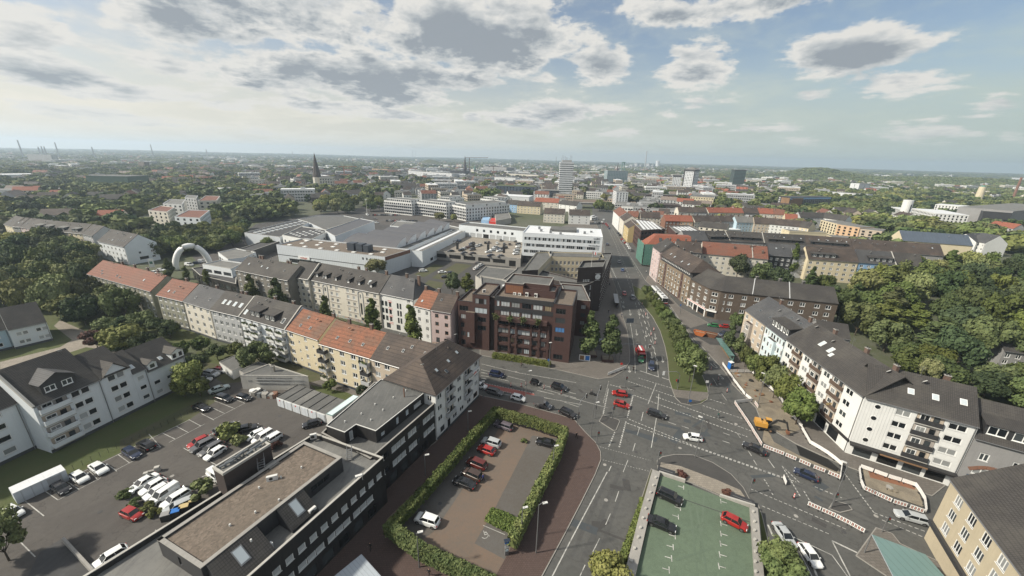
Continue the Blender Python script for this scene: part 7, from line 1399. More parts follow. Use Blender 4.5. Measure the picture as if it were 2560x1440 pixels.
barriers([(2160,1220),(2230,1252),(2314,1280)],'red and white barrier element in front of the second trench','barrier run before the second trench');barriers([(2150,1165),(2220,1190),(2290,1212),(2312,1245),(2316,1278)],'white barrier element behind the second trench','white barriers behind the second trench',1,.12);barriers([(2148,1168),(2152,1200),(2160,1222)],'white barrier element at the left end of the second trench','white barriers left of the second trench',1)
barriers([(1806,908),(1835,950),(1862,985),(1880,1000)],'white barrier element along the upper trench, street side','white barriers along the upper trench',1,.12);barriers([(1880,1000),(1838,1005)],'white barrier element closing the upper trench','white barriers closing the upper trench',1);barriers([(1825,928),(1880,928),(1905,950),(1945,985),(1975,1030),(2005,1065)],'white barrier element along the tree side of the roadworks','white barriers on the tree side of the roadworks',1,.12);barriers([(2005,1070),(2025,1105),(2070,1132),(2105,1160),(2100,1195)],'white barrier element between trench and dark shops','white barriers before the dark shops',1,.12)
barriers([(1886,1005),(1896,1018)],'short red and white barrier between the two trenches','short barrier between the trenches');barriers([(1520,935),(1563,918)],'white hoarding element on the left corner of the crossing','white hoarding at the left corner',1,.12);barriers([(1958,1190),(1966,1210)],'upright white board beside the yellow mark','white board beside the yellow mark',1)
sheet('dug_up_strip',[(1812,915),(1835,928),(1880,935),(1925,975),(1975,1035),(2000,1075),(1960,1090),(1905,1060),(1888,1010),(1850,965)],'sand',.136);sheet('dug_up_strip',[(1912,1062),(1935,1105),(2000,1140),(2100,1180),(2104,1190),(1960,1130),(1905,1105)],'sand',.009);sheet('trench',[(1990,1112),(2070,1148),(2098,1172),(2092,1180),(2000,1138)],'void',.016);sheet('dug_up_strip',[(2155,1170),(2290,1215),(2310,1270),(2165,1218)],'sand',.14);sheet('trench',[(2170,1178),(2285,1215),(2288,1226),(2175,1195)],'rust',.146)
rr=random.Random(8)
for i in range(26):
 u,v=rr.choice([(1845,935),(1870,960),(1895,985),(1925,1010),(1950,1050),(2230,1222),(1935,985)]);p=P(u+rr.uniform(-14,14),v+rr.uniform(-9,9),.14);g=MB();s_=rr.uniform(.2,.7);g.prism([(s_*math.cos(a)*rr.uniform(.7,1.1),s_*math.sin(a)*rr.uniform(.7,1.1))for a in[k*1.047 for k in range(6)]],0,s_*.5,M[rr.choice(['rust','concrete','sand','wood','metal_dark'])]);g.build('rubble_piece',None,loc=(p.x,p.y,.14),label='piece of rubble or pipe lying in the dug-up strip',category='rubble',group='rubble in the dug-up strips')
p=P(1908,1072,.13);ex=thing('excavator','yellow-orange wheeled excavator with bent arm inside the roadworks','excavator',(p.x,p.y,.13),-.35);ex.scale=(.86,.86,.86);EY=PAINT['yellow']
g=MB();g.box((0,0,.5),(4.2,1.9,.5),M['metal_dark']);g.box((1.9,0,.3),(.3,2.3,.5),M['metal_dark']);g.build('chassis',ex)
for x in(-1.4,1.4):
 for s in(-1,1):g=MB();g.tube([(x,s*.85,.55),(x,s*1.3,.55)],.55,M['tyre'],12);g.tube([(x,s*1.31,.55),(x,s*1.32,.55)],.28,M['wood'],10);g.build('wheel',ex)
g=MB();g.box((-.9,0,1.15),(2.9,2.4,1.25),EY);g.box((-1.6,0,2.4),(1.3,2.0,.25),EY);g.box((-.7,.5,2.41),(.5,.5,.3),M['metal_dark']);g.build('engine_house',ex);g=MB();g.box((.9,.55,1.15),(1.3,1.1,1.9),M['car_glass']);g.box((.9,.55,3.05),(1.4,1.2,.12),EY);g.build('cab',ex)
g=MB();g.beam((.8,-.4,1.6),(2.6,-.4,3.9),.35,.5,M['metal_dark']);g.beam((2.6,-.4,3.9),(4.9,-.4,3.6),.32,.42,M['metal_dark']);g.build('boom',ex);g=MB();g.beam((4.7,-.4,3.9),(5.6,-.4,1.4),.28,.4,M['metal_dark']);g.build('arm',ex);g=MB();g.prism([(5.2,-.9),(5.9,-.9),(5.9,.1),(5.2,.1)],.5,1.3,M['rust']);g.build('bucket',ex)
g=MB();[g.beam((1.9,-.1,2.0+.15*i),(3.4,-.1,3.5+.15*i),.05,.05,M['metal_grey'])for i in range(2)];g.build('hydraulic_cylinder',ex)
def skip(u,v,rz,label,m,z=.12,s=1.):
 p=P(u,v,z);t=thing('skip',label,'skip',(p.x,p.y,z),rz);g=MB();b=[(-1.2,-.85),(1.2,-.85),(1.2,.85),(-1.2,.85)];q_=[(-2.0,-.95),(2.0,-.95),(2.0,.95),(-2.0,.95)];g.face([(x*s,y*s,.0)for x,y in b][::-1],M[m])
 for i in range(4):j=(i+1)%4;g.face([(b[i][0]*s,b[i][1]*s,0),(b[j][0]*s,b[j][1]*s,0),(q_[j][0]*s,q_[j][1]*s,1.5*s),(q_[i][0]*s,q_[i][1]*s,1.5*s)],M[m])
 g.build('tub',t);g=MB();[g.beam((q_[i][0]*s,q_[i][1]*s,1.5*s),(q_[(i+1)%4][0]*s,q_[(i+1)%4][1]*s,1.5*s),.12,.1,M[m])for i in range(4)];g.build('rim',t);g=MB();g.face([(x*.85*s,y*.9*s,1.1*s)for x,y in q_],M['sand']);g.build('load',t)
skip(1748,838,-.6,'empty bright orange skip at the kerb opposite the green car','orange_paint');skip(1776,842,-.5,'rusty orange-brown skip beside the bright orange one','rust')
p=P(1825,921,.12);t=thing('portable_toilet','blue portable toilet with white roof at the roadworks corner','toilet',(p.x,p.y,.12),.3);g=MB();g.box((0,0,0),(1.15,1.15,2.1),M['sign_blue']);g.build('cabin',t);g=MB();g.box((0,0,2.1),(1.2,1.2,.18),M['frame_white']);g.build('roof',t);g=MB();g.box((0,-.6,.1),(.75,.04,1.85),M['seam_blue']);g.box((0,-.63,1.3),(.5,.02,.3),M['frame_white']);g.build('door',t)
def shelter(px0,px1,wd,h,label,roofm,n,z=.12,post='frame_green'):
 a,b=P(*px0,z),P(*px1,z);d=b-a;L=d.length;t=thing('bus_shelter',label,'bus shelter',(a.x,a.y,z),math.atan2(d.y,d.x))
 for i in range(n):g=MB();g.box((L*(i+.5)/n,0,h),(L/n-.1,wd,.08),M[roofm]);g.build('roof_panel',t)
 for i in range(n+1):g=MB();x=L*i/n;g.tube([(x,wd*.4,0),(x,wd*.4,h)],.05,M[post],5);g.build('post',t)
 for i in range(n):g=MB();g.box((L*(i+.5)/n,wd*.42,.3),(L/n-.15,.03,h-.5),M['glass_green']);g.build('glass_pane',t)
 g=MB();g.box((L/2,wd*.25,.42),(L*.6,.4,.06),M['wood']);g.build('bench',t);return t
shelter((1793,862),(1825,908),1.9,2.6,'bus shelter with seven sea-green roof panes at the roadworks','glass_green',7);shelter((1537,748),(1541,772),1.8,2.6,'pale-roofed bus shelter with poster beside the main street','light_grey',5,post='metal_grey')
def blk_(name,label,cat,u,v,dims,m,rz=0,z=.12,top=None,parts=(),nm='body'):
 p=P(u,v,z);t=thing(name,label,cat,(p.x,p.y,z),rz);g=MB();g.box((0,0,0),dims,M[m],top=M[top]if top else None);g.build(nm,t)
 for pn,c,d_,mm in parts:g=MB();g.box(c,d_,M[mm]);g.build(pn,t)
 return t
blk_('planter','low red-brown brick planter box under the left street tree','planter',1477,888,(3.6,3.0,.8),'red_brown_brick',-.1,parts=(('soil',(0,0,.8),(3.2,2.6,.05),'sand'),));blk_('planter','low red-brown brick planter box under the right street tree','planter',1518,900,(3.6,3.0,.8),'red_brown_brick',-.1,parts=(('soil',(0,0,.8),(3.2,2.6,.05),'sand'),))
blk_('poster_stand','small stand with yellow and blue posters below the street trees','poster stand',1461,901,(3.4,.3,1.9),'frame_white',-.15,parts=(('poster',(-.85,-.17,.25),(1.3,.03,1.5),'wood'),('poster',(.85,-.17,.25),(1.3,.03,1.5),'sign_blue')));blk_('kiosk','grey kiosk between the two street trees','kiosk',1503,868,(3.6,2.6,2.7),'zinc',-.1,parts=(('awning',(0,-1.5,2.2),(3.2,.5,.08),'mid_grey'),))
blk_('ticket_machine','parking ticket machine with blue sign at the end of the right hedge','ticket machine',1266,1385,(.6,.5,1.5),'metal_grey',.3,.14,parts=(('panel',(0,-.27,.9),(.45,.04,.4),'ice_blue'),('blue_sign',(0,0,2.2),(.6,.06,.6),'sign_blue'),('post',(0,0,1.5),(.08,.08,1.2),'metal_grey'),('solar_panel',(0,-.1,3.0),(.9,.6,.05),'solar')))
blk_('metal_shed','long white metal shed on the lawn edge of the yard','shed',106,1222,(6.4,2.6,2.4),'panel_white',1.07,.01,'roof_white',parts=(('door',(1.6,-1.32,.1),(1.8,.05,2.0),'light_grey'),));
for i,(u,v,m,tp,lb)in enumerate(((418,1298,'frame_dark','mid_grey','dark grey waste container'),(441,1290,'frame_dark','sign_blue','dark waste container with blue lid'),(463,1278,'frame_dark','yellow','waste container with bright yellow lid'),(488,1262,'frame_dark','yellow','second yellow-lidded container nearer the shrub'))):
 blk_('waste_container',lb+' beside the gravel roof','container',u,v,(1.35,1.0,1.15),m,.45,.01,parts=(('lid',(0,0,1.15),(1.4,1.05,.14),tp),),nm='bin')
for lb,u,v,m in(('heap of white rubble sacks below the lettered hall',640,982,'frame_white'),('grey sheet-covered heap below the lettered hall',660,990,'zinc'),('open skip-like heap with orange rubble beside the garages',684,990,'orange_brick')):
 p=P(u,v,.01);t=thing('rubble_heap',lb,'rubble',(p.x,p.y,0),u);
 for i in range(7):g=MB();a=rr.random()*6;s_=rr.uniform(.5,1.2);g.prism([(math.cos(a)*.8+s_*math.cos(q_)*rr.uniform(.6,1),math.sin(a)*.8+s_*math.sin(q_)*rr.uniform(.6,1))for q_ in(0,1.3,2.4,3.6,5)],0,rr.uniform(.4,1.2),M[m if i%3 else 'concrete']);g.build('piece',t)
blk_('clothing_container','pair of pale sculptural boulders in the middle of the yard','boulder',395,1178,(.8,.7,1.1),'concrete_pale',.5,.01,parts=(('second_boulder',(-1.6,-.5,0),(.7,.6,.8),'concrete_pale'),('base',(-.8,.3,0),(2.0,.5,.35),'concrete')))
rfn=P(885,1428,3.0);t=thing('corrugated_roof','grey corrugated roof corner at the bottom edge','shed',(rfn.x,rfn.y,0),.9);g=MB();g.box((0,-1.2,2.8),(4.2,5.5,.15),M['seam_pale']);g.build('roof',t)
for x in(-1.9,1.9):g=MB();g.tube([(x,1.3,0),(x,1.3,2.8)],.07,M['metal_grey'],5);g.build('post',t)
blk_('flag_sign','green and white banner sign left of the arch','banner',381,668,(2.4,.2,4.5),'frame_white',.2,.02,parts=(('emblem',(0,-.12,1.8),(1.4,.04,1.4),'net_green'),),nm='panel')
fz=thing('mesh_fence','thin dark wire fence with posts along the lawn beside the yard','fence');a,b=P(60,1235),P(500,1022);n=22
for i in range(n+1):g=MB();p=a.lerp(b,i/n);g.tube([(p.x,p.y,0),(p.x,p.y,1.2)],.03,M['metal_dark'],4);g.build('post',fz)
g=MB();[g.beam((a.x,a.y,z),(b.x,b.y,z),.015,.015,M['metal_dark'])for z in(.3,.6,.9,1.15)];g.build('wire',fz)
wallr=thing('ramp_wall','low concrete wall beside the sloping ramp at the bottom left','wall');wallrun(wallr,[(158,1345),(245,1440),(330,1540)],0,1.0,.35,'concrete','coping');sheet('ramp',[(100,1380),(158,1345),(330,1540),(200,1600),(60,1460)],'felt_dark',.012)
# hedges, trees
def hedge(label,px_,wd,z0,z1,n,m='leaf_hedge',stems=0,seed=1,zb=.13,size=.17):
 pts=[P(u,v,z1)for u,v in px_];t=thing('hedge',label,'hedge');foliage_box('foliage',[(p.x,p.y)for p in pts],wd,z0,z1,n,size,M[m],seed,parent=t)
 for i in range(len(pts)-1):
  a,b=pts[i],pts[i+1];k_=int((b-a).length/2.2)if stems else 0
  for j in range(k_):p=a.lerp(b,(j+.5)/k_);g=MB();g.tube([(p.x,p.y,zb),(p.x,p.y,z0+.4)],.09,M['bark'],5);g.build('stem',t)
hedge('clipped hedge on stems along the left side of the car park',[(1238,1022),(1160,1108),(1075,1205),(975,1310)],1.5,1.5,3.3,9000,stems=1,seed=1);hedge('clipped hedge on stems along the top side of the car park',[(1238,1022),(1330,1045),(1408,1070)],1.5,1.4,3.3,7000,stems=1,seed=2);hedge('clipped hedge on stems along the right side of the car park',[(1412,1070),(1395,1120),(1340,1225),(1285,1335)],1.4,.9,3.3,9000,stems=1,seed=3);hedge('clipped hedge on stems along the near side of the car park',[(975,1310),(1050,1365),(1150,1412),(1230,1450)],1.5,1.3,3.3,9000,stems=1,seed=4)
hedge('low bed of shrubs at the inner edge of the car park',[(1238,1288),(1290,1312)],2.6,.15,.9,3000,'leaf',seed=5);hedge('low hedge in front of the brick offices',[(1238,884),(1300,893),(1370,905)],1.6,.15,1.5,5000,'leaf',seed=6);hedge('overgrown strip along the left wall of the parking deck',[(1608,1250),(1580,1330),(1550,1410)],.9,.1,.7,2500,'leaf',seed=7,zb=.1)
for i,(u,v,w_,h_,m,lb)in enumerate([(1698,1192,2.6,1.3,'leaf_red','rust-red bush at the top left corner of the parking deck'),(1818,1240,2.4,1.2,'leaf_red','rust-red bush at the top right of the parking deck'),(575,1085,5,3.2,'leaf_light','yellow-green shrub in the middle of the car rows'),(600,1105,3.4,2.2,'leaf_light','smaller shrub beside the yellow-green one'),(505,1240,5,3,'leaf_light','bright shrub at the corner of the gravel roof'),(318,1240,2.6,1.5,'leaf','round bush left of the slanted white cars'),(345,1262,2.4,1.5,'leaf','second round bush below the slanted white cars'),(370,1275,2.6,1.5,'leaf_light','bright round bush above the red car'),(388,1288,2.2,1.4,'leaf_light','small round bush nearest the waste containers'),(692,1122,2.6,1.6,'leaf_red','dark red bush behind the plant shaft'),(668,1120,2.2,1.5,'leaf','green bush behind the plant shaft'),(1352,912,2.4,1.6,'leaf_light','bright bush at the right end of the office hedge'),(1310,1108,1.6,1.1,'leaf','small bush inside the top hedge'),(1360,1070,1.4,1.2,'leaf','round bush under the top hedge')]):bush(*[P(u,v)[k]for k in(0,1)],w_,h_,lb,m,i)
TC=[0]
def tr(kind,u,v,h,w,label,group=None,clear=.22):
 p=P(u,v,h*(.5+clear*.5));TC[0]+=1;return tree(kind,p.x,p.y,h,w,label,group,0,clear)
for i,(k,u,v,h,w,lb)in enumerate([('column',626,716,14,6,'slim street tree in front of the dark grey house, left one'),('column',691,730,15.5,7.4,'broad street tree in front of the dark grey house, right one'),('column',814,770,13,5.2,'thin street tree before the beige ornamented house'),('column',930,787,16,6.4,'tall slim street tree at the end of the beige ornamented house'),('column',1026,808,17,7.2,'tall slim street tree before the slate-roofed house'),('column',941,822,9,3.2,'young tree beside the tall slim one'),('column',515,690,9,4.2,'slim tree right of the arch'),('column',463,682,9,4.2,'slim tree below the arch'),('column',420,666,11,6,'tree left of the arch foot'),('column',1477,826,17,7.4,'tall broad street tree beside the brick offices, left of the pair'),('column',1530,834,16.5,7.2,'tall street tree beside the brick offices, right of the pair'),('dark',1130,706,11,7.5,'dark conifer-like tree behind the pink house'),('column',1168,706,12,8,'feathery green tree behind the brick office wing'),('light',942,664,9,11,'wide tree behind the beige ornamented house'),('round',640,885,9,9,'dense round tree in the garden of the white balcony house'),('light',1098,540,9,10,'tree in front of the middle white block'),('light',1135,543,8,7,'tree in front of the yellow-bayed white block'),('round',668,606,8,7,'small tree at the corner of the warehouse'),('cone',305,822,11,10,'dark pointed tree in the left garden'),('light',300,842,9,11,'cream-flowering tree in the left garden'),('red',236,845,6,7.5,'dark red tree beside the footpath'),('dark',360,858,9,7,'dark garden tree behind the lowest white roof'),('round',425,885,7,7,'garden tree right of the lowest white roof'),('light',470,935,9,7,'pale willow-like tree at the yard corner'),('round',420,820,6,6,'tree behind the shed in the gardens'),('round',450,870,6,5.5,'garden tree above the small lawn'),('round',455,965,5,5,'low tree hiding the silver car'),('dark',395,812,7,7,'dark garden tree before the faded red roofed house'),('round',350,800,8,8,'garden tree below the wooded end of the garden row'),('round',500,858,5,5,'small garden tree before the cream house'),('dark',540,878,5,5.5,'dark garden bush-tree before the grey house'),('round',585,872,5,5,'garden tree left of the low white garage'),('round',485,905,6,6,'tree at the top of the hedge by the yard'),('dark',440,925,7,7,'dark tree behind the silver cars'),('light',495,965,5,5,'pale bush-like tree at the yard fence'),('round',270,815,8,8,'tree between the red tree and the wood'),('round',825,960,3.5,3.5,'small tree in the garden of the yellow house'),('dark',905,975,3.5,3,'small dark tree below the grey balconies'),('light',1862,762,10,6.5,'yellow-green tree at the mouth of the side street'),('round',1845,800,9,5,'dark street tree below the yellow-green one'),('column',1828,838,10,5,'slim street tree beside the side street, left of two'),('column',1852,856,9,4.6,'slim street tree beside the side street, right of two'),('round',1868,888,7,4.8,'small street tree before the lilac-grey house'),('round',1892,908,7.5,5.6,'street tree before the blue ground floor'),('round',1922,922,10,6.5,'dense street tree before the ice-blue house'),('round',1945,950,9.5,6.5,'street tree before the first white balconies'),('round',1975,975,9.5,7,'dense street tree near the trench, second from the corner'),('round',2003,1012,9.5,7.2,'dense street tree nearest the dark shops'),('light',2080,772,8,6,'small bright tree behind the slate roof'),('round',1800,642,14,15,'wide courtyard tree before the brick-red roof'),('dark',1848,662,13,11,'dark courtyard tree right of the wide one'),('cone',1872,655,14,9,'bluish spruce in the courtyard'),('round',1905,678,12,11,'courtyard tree above the corner house roof'),('dark',1950,690,12,12,'dark tree at the end of the corner house roof'),('column',1986,640,20,7,'tall wind-bent poplar in the courtyard'),('cone',2030,690,14,6,'brownish conifer before the cream house'),('round',2058,705,9,10,'spreading tree before the cream house'),('cone',2150,715,14,7.5,'dark conifer before the sky-blue house'),('dark',2085,728,7,8,'low dark tree in the courtyard shade'),('round',1500,512,14,16,'big round tree at the end of the main street'),('round',1522,515,13,13,'second big tree at the end of the main street'),('round',1952,1388,6,5.5,'bushy tree at the bottom beside the parking deck'),('round',1960,1420,5.5,6,'second bushy tree at the bottom edge'),('light',1525,1428,5,6,'bright bush-like tree at the bottom beside the street'),('light',-12,1335,9,6.5,'tree at the bottom left edge hiding a white car'),('light',2330,925,9,5,'small yellowish tree on the roof-side lawn at the right'),('cone',2590,1250,8,5,'x')]):
 if lb!='x':tr(k,u,v,h,w,lb,clear=.1 if k=='round' and w>8 else .2)
for i,(u,v,h,w)in enumerate([(1617,724,6.5,5),(1632,742,7,5.4),(1645,760,7,5.2),(1657,776,7,5.6),(1668,793,7.4,5.6),(1681,810,7.8,6),(1693,830,7.8,6),(1704,851,8.2,6.2),(1716,876,9,7),(1732,905,10.5,8)]):tr('round',u,v,h,w,f'median street tree, {OD[i]} from the far tip' if i<9 else 'largest median street tree, nearest the crossing','trees on the median',.25)
def inpoly(x,y,poly):
 c=False;n=len(poly)
 for i in range(n):
  a,b=poly[i],poly[(i+1)%n]
  if(a[1]>y)!=(b[1]>y)and x<(b[0]-a[0])*(y-a[1])/(b[1]-a[1])+a[0]:c=not c
 return c
rwd=random.Random(21);EXT=[]
def wood(px_,sp,h0,h1,label,group,kinds=('round','round','dark','light'),mx=80,mass=False):
 poly=[P(u,v)[:2]for u,v in px_];xs=[p[0]for p in poly];ys=[p[1]for p in poly];pts=[]
 for _ in range(9000):
  x,y=rwd.uniform(min(xs),max(xs)),rwd.uniform(min(ys),max(ys))
  if inpoly(x,y,poly)and all((x-a)**2+(y-b)**2>sp*sp for a,b in pts):pts.append((x,y))
  if len(pts)>=mx:break
 pts.sort(key=lambda p:p[0]**2+p[1]**2)
 for x,y in pts:
  if mass:EXT.append((x,y,rwd.uniform(h0,h1)/8.2));continue
  h=rwd.uniform(h0,h1);k=rwd.choice(kinds);kd={'dark':'dark green','round':'mid green','light':'yellow-green','cone':'pointed dark','column':'slender'}[k];mx_=sum(xs)/len(xs);wx_=(max(xs)-min(xs))/6;my_=sum(ys)/len(ys);side=('near ' if y<my_-6 else 'far ' if y>my_+6 else '')+('left' if x<mx_-wx_ else 'right' if x>mx_+wx_ else 'middle');sz_='tall' if h>h0*.35+h1*.65 else 'low' if h<h0*.65+h1*.35 else 'medium'
  tree(k,x,y,h,sp*rwd.uniform(1.25,1.6),f'{sz_} {kd} tree in the {side} of {label}',group,0,.12);TC[0]+=1
wood([(-150,780),(-120,700),(40,668),(150,672),(215,690),(300,760),(330,800),(200,815),(130,790),(30,770)],7.5,10,15,'the wood left of the garden row','wood left of the garden row',mx=70);wood([(-100,700),(0,640),(130,620),(230,640),(220,680),(40,672)],8.5,11,15,'the upper left wood','upper left wood',mx=36)
wood([(335,650),(430,645),(530,632),(605,612),(610,572),(560,578),(440,592),(350,615)],8,8,12,'the wood behind the arch','wood behind the arch',mx=44);wood([(610,560),(740,545),(760,535),(700,515),(540,545)],10,11,15,'the trees behind the halls','trees behind the halls',mx=26,mass=True);wood([(800,540),(960,528),(955,510),(830,505),(790,520)],10,11,16,'the trees left of the white blocks','trees left of the white blocks',mx=20,kinds=('light','round'))
wood([(2080,800),(2160,730),(2260,690),(2420,680),(2700,700),(2700,980),(2460,960),(2330,930),(2230,890),(2140,860)],8.5,11,17,'the park at the right edge','park at the right edge',kinds=('round','dark','dark','column','round','light'),mx=80)
wood([(205,560),(350,540),(372,520),(290,515),(180,530)],9,9,13,'the trees above the curved terrace','trees above the curved terrace',mx=16,mass=True);wood([(575,550),(690,530),(720,505),(600,470),(565,490)],10,11,15,'the trees right of the modern cluster','trees right of the modern cluster',mx=26,mass=True);wood([(2240,900),(2330,935),(2460,965),(2640,990),(2620,1040),(2450,1005),(2330,965),(2250,925)],7,7,11,'the gardens behind the angled corner house','gardens behind the angled corner house',mx=20,kinds=('dark','round'));wood([(215,620),(330,640),(300,600),(235,592)],8,8,12,'the trees before the curved terrace','trees before the curved terrace',mx=14)
wood([(2120,530),(2190,535),(2230,505),(2120,505),(2030,490),(1990,500)],12,11,15,'the trees left of the white complex','trees left of the white complex',mx=18,kinds=('light','round'),mass=True)
TW=0
for a,b in(((1616,890),(1585,760)),((1632,890),(1600,770)),((1645,890),(1612,780)),((1585,760),(1530,600)),((1600,770),(1545,620)),((1210,918),(1500,985)),((1210,932),(1500,1000)),((1590,1000),(1860,1098)),((1600,1030),(1850,1120)),((1560,1060),(1880,1175)),((1535,1180),(1440,1400)),((1560,1180),(1480,1400)),((1640,770),(1760,930)),((1760,930),(1840,1040)),((1900,1180),(2200,1310)),((1930,1230),(2080,1330))):
 for o_ in(-.8,.8):
  p,q_=P(*a),P(*b);d_=(q_-p).normalized();n_=V((-d_.y,d_.x,0));g=MB();e_=n_*.28;TW+=1;g.face([(k.x,k.y,.003+.0002*TW)for k in(p+n_*o_-e_,q_+n_*o_-e_,q_+n_*o_+e_,p+n_*o_+e_)],M['tyre_wear']if 'tyre_wear' in M else(defm('tyre_wear',(.058,.058,.056),.75,kind='asphalt',col2=(.075,.075,.072),amt=.5)or M['tyre_wear']));g.build('tyre_wear',road)
rr=random.Random(4)
for i,(u,v)in enumerate([(1290,930),(1385,975),(1450,1005),(1560,1010),(1605,985),(1665,1030),(1700,1120),(1760,1065),(1790,1110),(1840,1060),(1590,1130),(1560,1200),(1515,1250),(1470,1320),(1930,1230),(1990,1290),(2050,1200),(2110,1330),(2190,1290),(1595,860),(1620,930),(1800,960),(1770,930),(1415,1155),(1512,1162),(840,1080),(700,1040),(430,1190),(250,1280),(1100,1260)]):
 p=P(u,v);g=MB();g.tube([(p.x,p.y,-.02),(p.x,p.y,.14 if u==1100 else .023)],.36,M['felt_dark' if i%3 else 'concrete'],12);g.build('manhole_cover',road)
for i in range(34):
 u,v=rr.choice([(1300,940),(1420,990),(1600,1000),(1680,1080),(1740,1060),(1560,1220),(1490,1330),(1900,1200),(2010,1290),(2080,1220),(1600,860),(1780,950),(1585,790),(1560,700),(2150,1300)]);u+=rr.uniform(-45,45);v+=rr.uniform(-28,28);p=P(u,v);a=rr.uniform(0,3.14);l_,w_=rr.uniform(1,6),rr.uniform(.4,1.6);d1_=V((math.cos(a),math.sin(a)));d2_=V((-d1_.y,d1_.x));g=MB();q_=[V((p.x,p.y))+d1_*sx*l_/2+d2_*sy*w_/2 for sx,sy in((-1,-1),(1,-1),(1,1),(-1,1))];g.face([(k.x,k.y,.0100+i*.0001)for k in q_],M['asphalt_dark' if i%2 else 'patch']);g.build('asphalt_patch',road)
# the town beyond: landmarks
def h_of(u,v,vt):
 p=P(u,v);r_=ray(u,v);best=10
 for k in range(1,900):
  z=k*.25;w_=V((p.x,p.y,z-HC));d_=w_.dot(fw);yy=720-F*(w_.dot(ry))/d_
  if yy<=vt:return z
 return 200
def winrows(root,fcs,fl,n,z0,fh,w,hh,m='glass_dark',proud=.04):
 g=MB()
 for fc in fcs:
  k_=max(1,int(fc.L/n))
  for f in range(fl):
   for i in range(k_):x=fc.L*(i+.5)/k_;ww=min(w,fc.L/k_*.92);fc.box(g,x-ww/2,x+ww/2,-proud,.0,z0+fh*f,z0+fh*f+hh,M[m])
 o=g.build('window',root);o['kind']='stuff';return o
def lm(label,cat,a,b,vt,d,wall,roofm,fl=4,n=3.2,w=1.6,hh=1.5,wm='glass_dark',name='building',par=.5,h=None,top=None):
 A_,B_=P(*a),P(*b);h=h or h_of(a[0],a[1],vt);x=(B_-A_);L=x.length;t=thing(name,label,cat,(A_.x,A_.y,0),math.atan2(x.y,x.x));g=MB();g.box((L/2,d/2,0),(L,d,h),M[wall]);g.build('wall',t)
 g=MB();g.box((L/2,d/2,h-.3),(L+.3,d+.3,.3+par),M[wall],top=M[roofm]);g.build('roof',t);fh=(h-1)/max(1,fl)
 if fl:winrows(t,(Fc((0,0),(L,0)),Fc((L,0),(L,d)),Fc((0,d),(0,0))),fl,n,1.0,fh,w,min(hh,fh*.7),wm)
 t['h']=h;t['L']=L;return t
def spire(t,x,y,z,r,h,m,n=4):g=MB();q_=[(x+r*math.cos(a),y+r*math.sin(a),z)for a in[(k+.5)*6.2832/n for k in range(n)]];[g.face((q_[i],q_[(i+1)%n],(x,y,z+h)),M[m])for i in range(n)];return g.build('spire',t)
t=lm('white banded office tower with antennas on its roof in the town centre','tower',(1396,486),(1429,487),406,22,'roof_white','felt_pale',15,2.2,2.0,1.5,'glass_mid','office_tower')
hh_=t['h'];g=MB();g.box((t['L']/2,11,hh_),(t['L']*.7,14,4),M['light_grey']);g.build('roof_storey',t)
for i in range(9):g=MB();x=2+i*2.3;g.tube([(x,6+(i%3)*4,hh_+3),(x,6+(i%3)*4,hh_+7+(i*5)%6)],.22,M['metal_grey'],4);g.build('antenna',t)
t=lm('tall white twin tower with dark edges and pointed pale cap','tower',(1703,476),(1730,478),428,24,'roof_white','felt_pale',12,3.2,1.5,1.7,'glass_dark','residential_tower');hh_=t['h'];g=MB();g.box((t['L']/2,12,hh_),(t['L']+.6,24.6,4),M['dark_clad']);g.build('dark_top',t);spire(t,t['L']/2,12,hh_+4,t['L']*.72,6,'felt_pale');g=MB();[g.box((x,.0,0),(2.6,.3,hh_),M['dark_clad'])for x in(1.2,t['L']-1.2)];g.build('edge_strip',t)
t=lm('shorter white twin tower with pointed pale cap','tower',(1678,473),(1699,474),442,22,'roof_white','felt_pale',9,3.2,1.5,1.7,'glass_dark','residential_tower');hh_=t['h'];g=MB();g.box((t['L']/2,11,hh_),(t['L']+.6,22.6,3.5),M['dark_clad']);g.build('dark_top',t);spire(t,t['L']/2,11,hh_+3.5,t['L']*.72,5,'felt_pale')
lm('black glass tower right of the twin towers','tower',(1829,470),(1857,471),425,26,'black_clad','felt_dark',13,3,2.6,1.2,'glass_green','office_tower');lm('teal glass office block with flat crown','office block',(1516,460),(1567,461),427,26,'seam_pale','felt_pale',10,4,3.4,1.9,'glass_green','office_block')
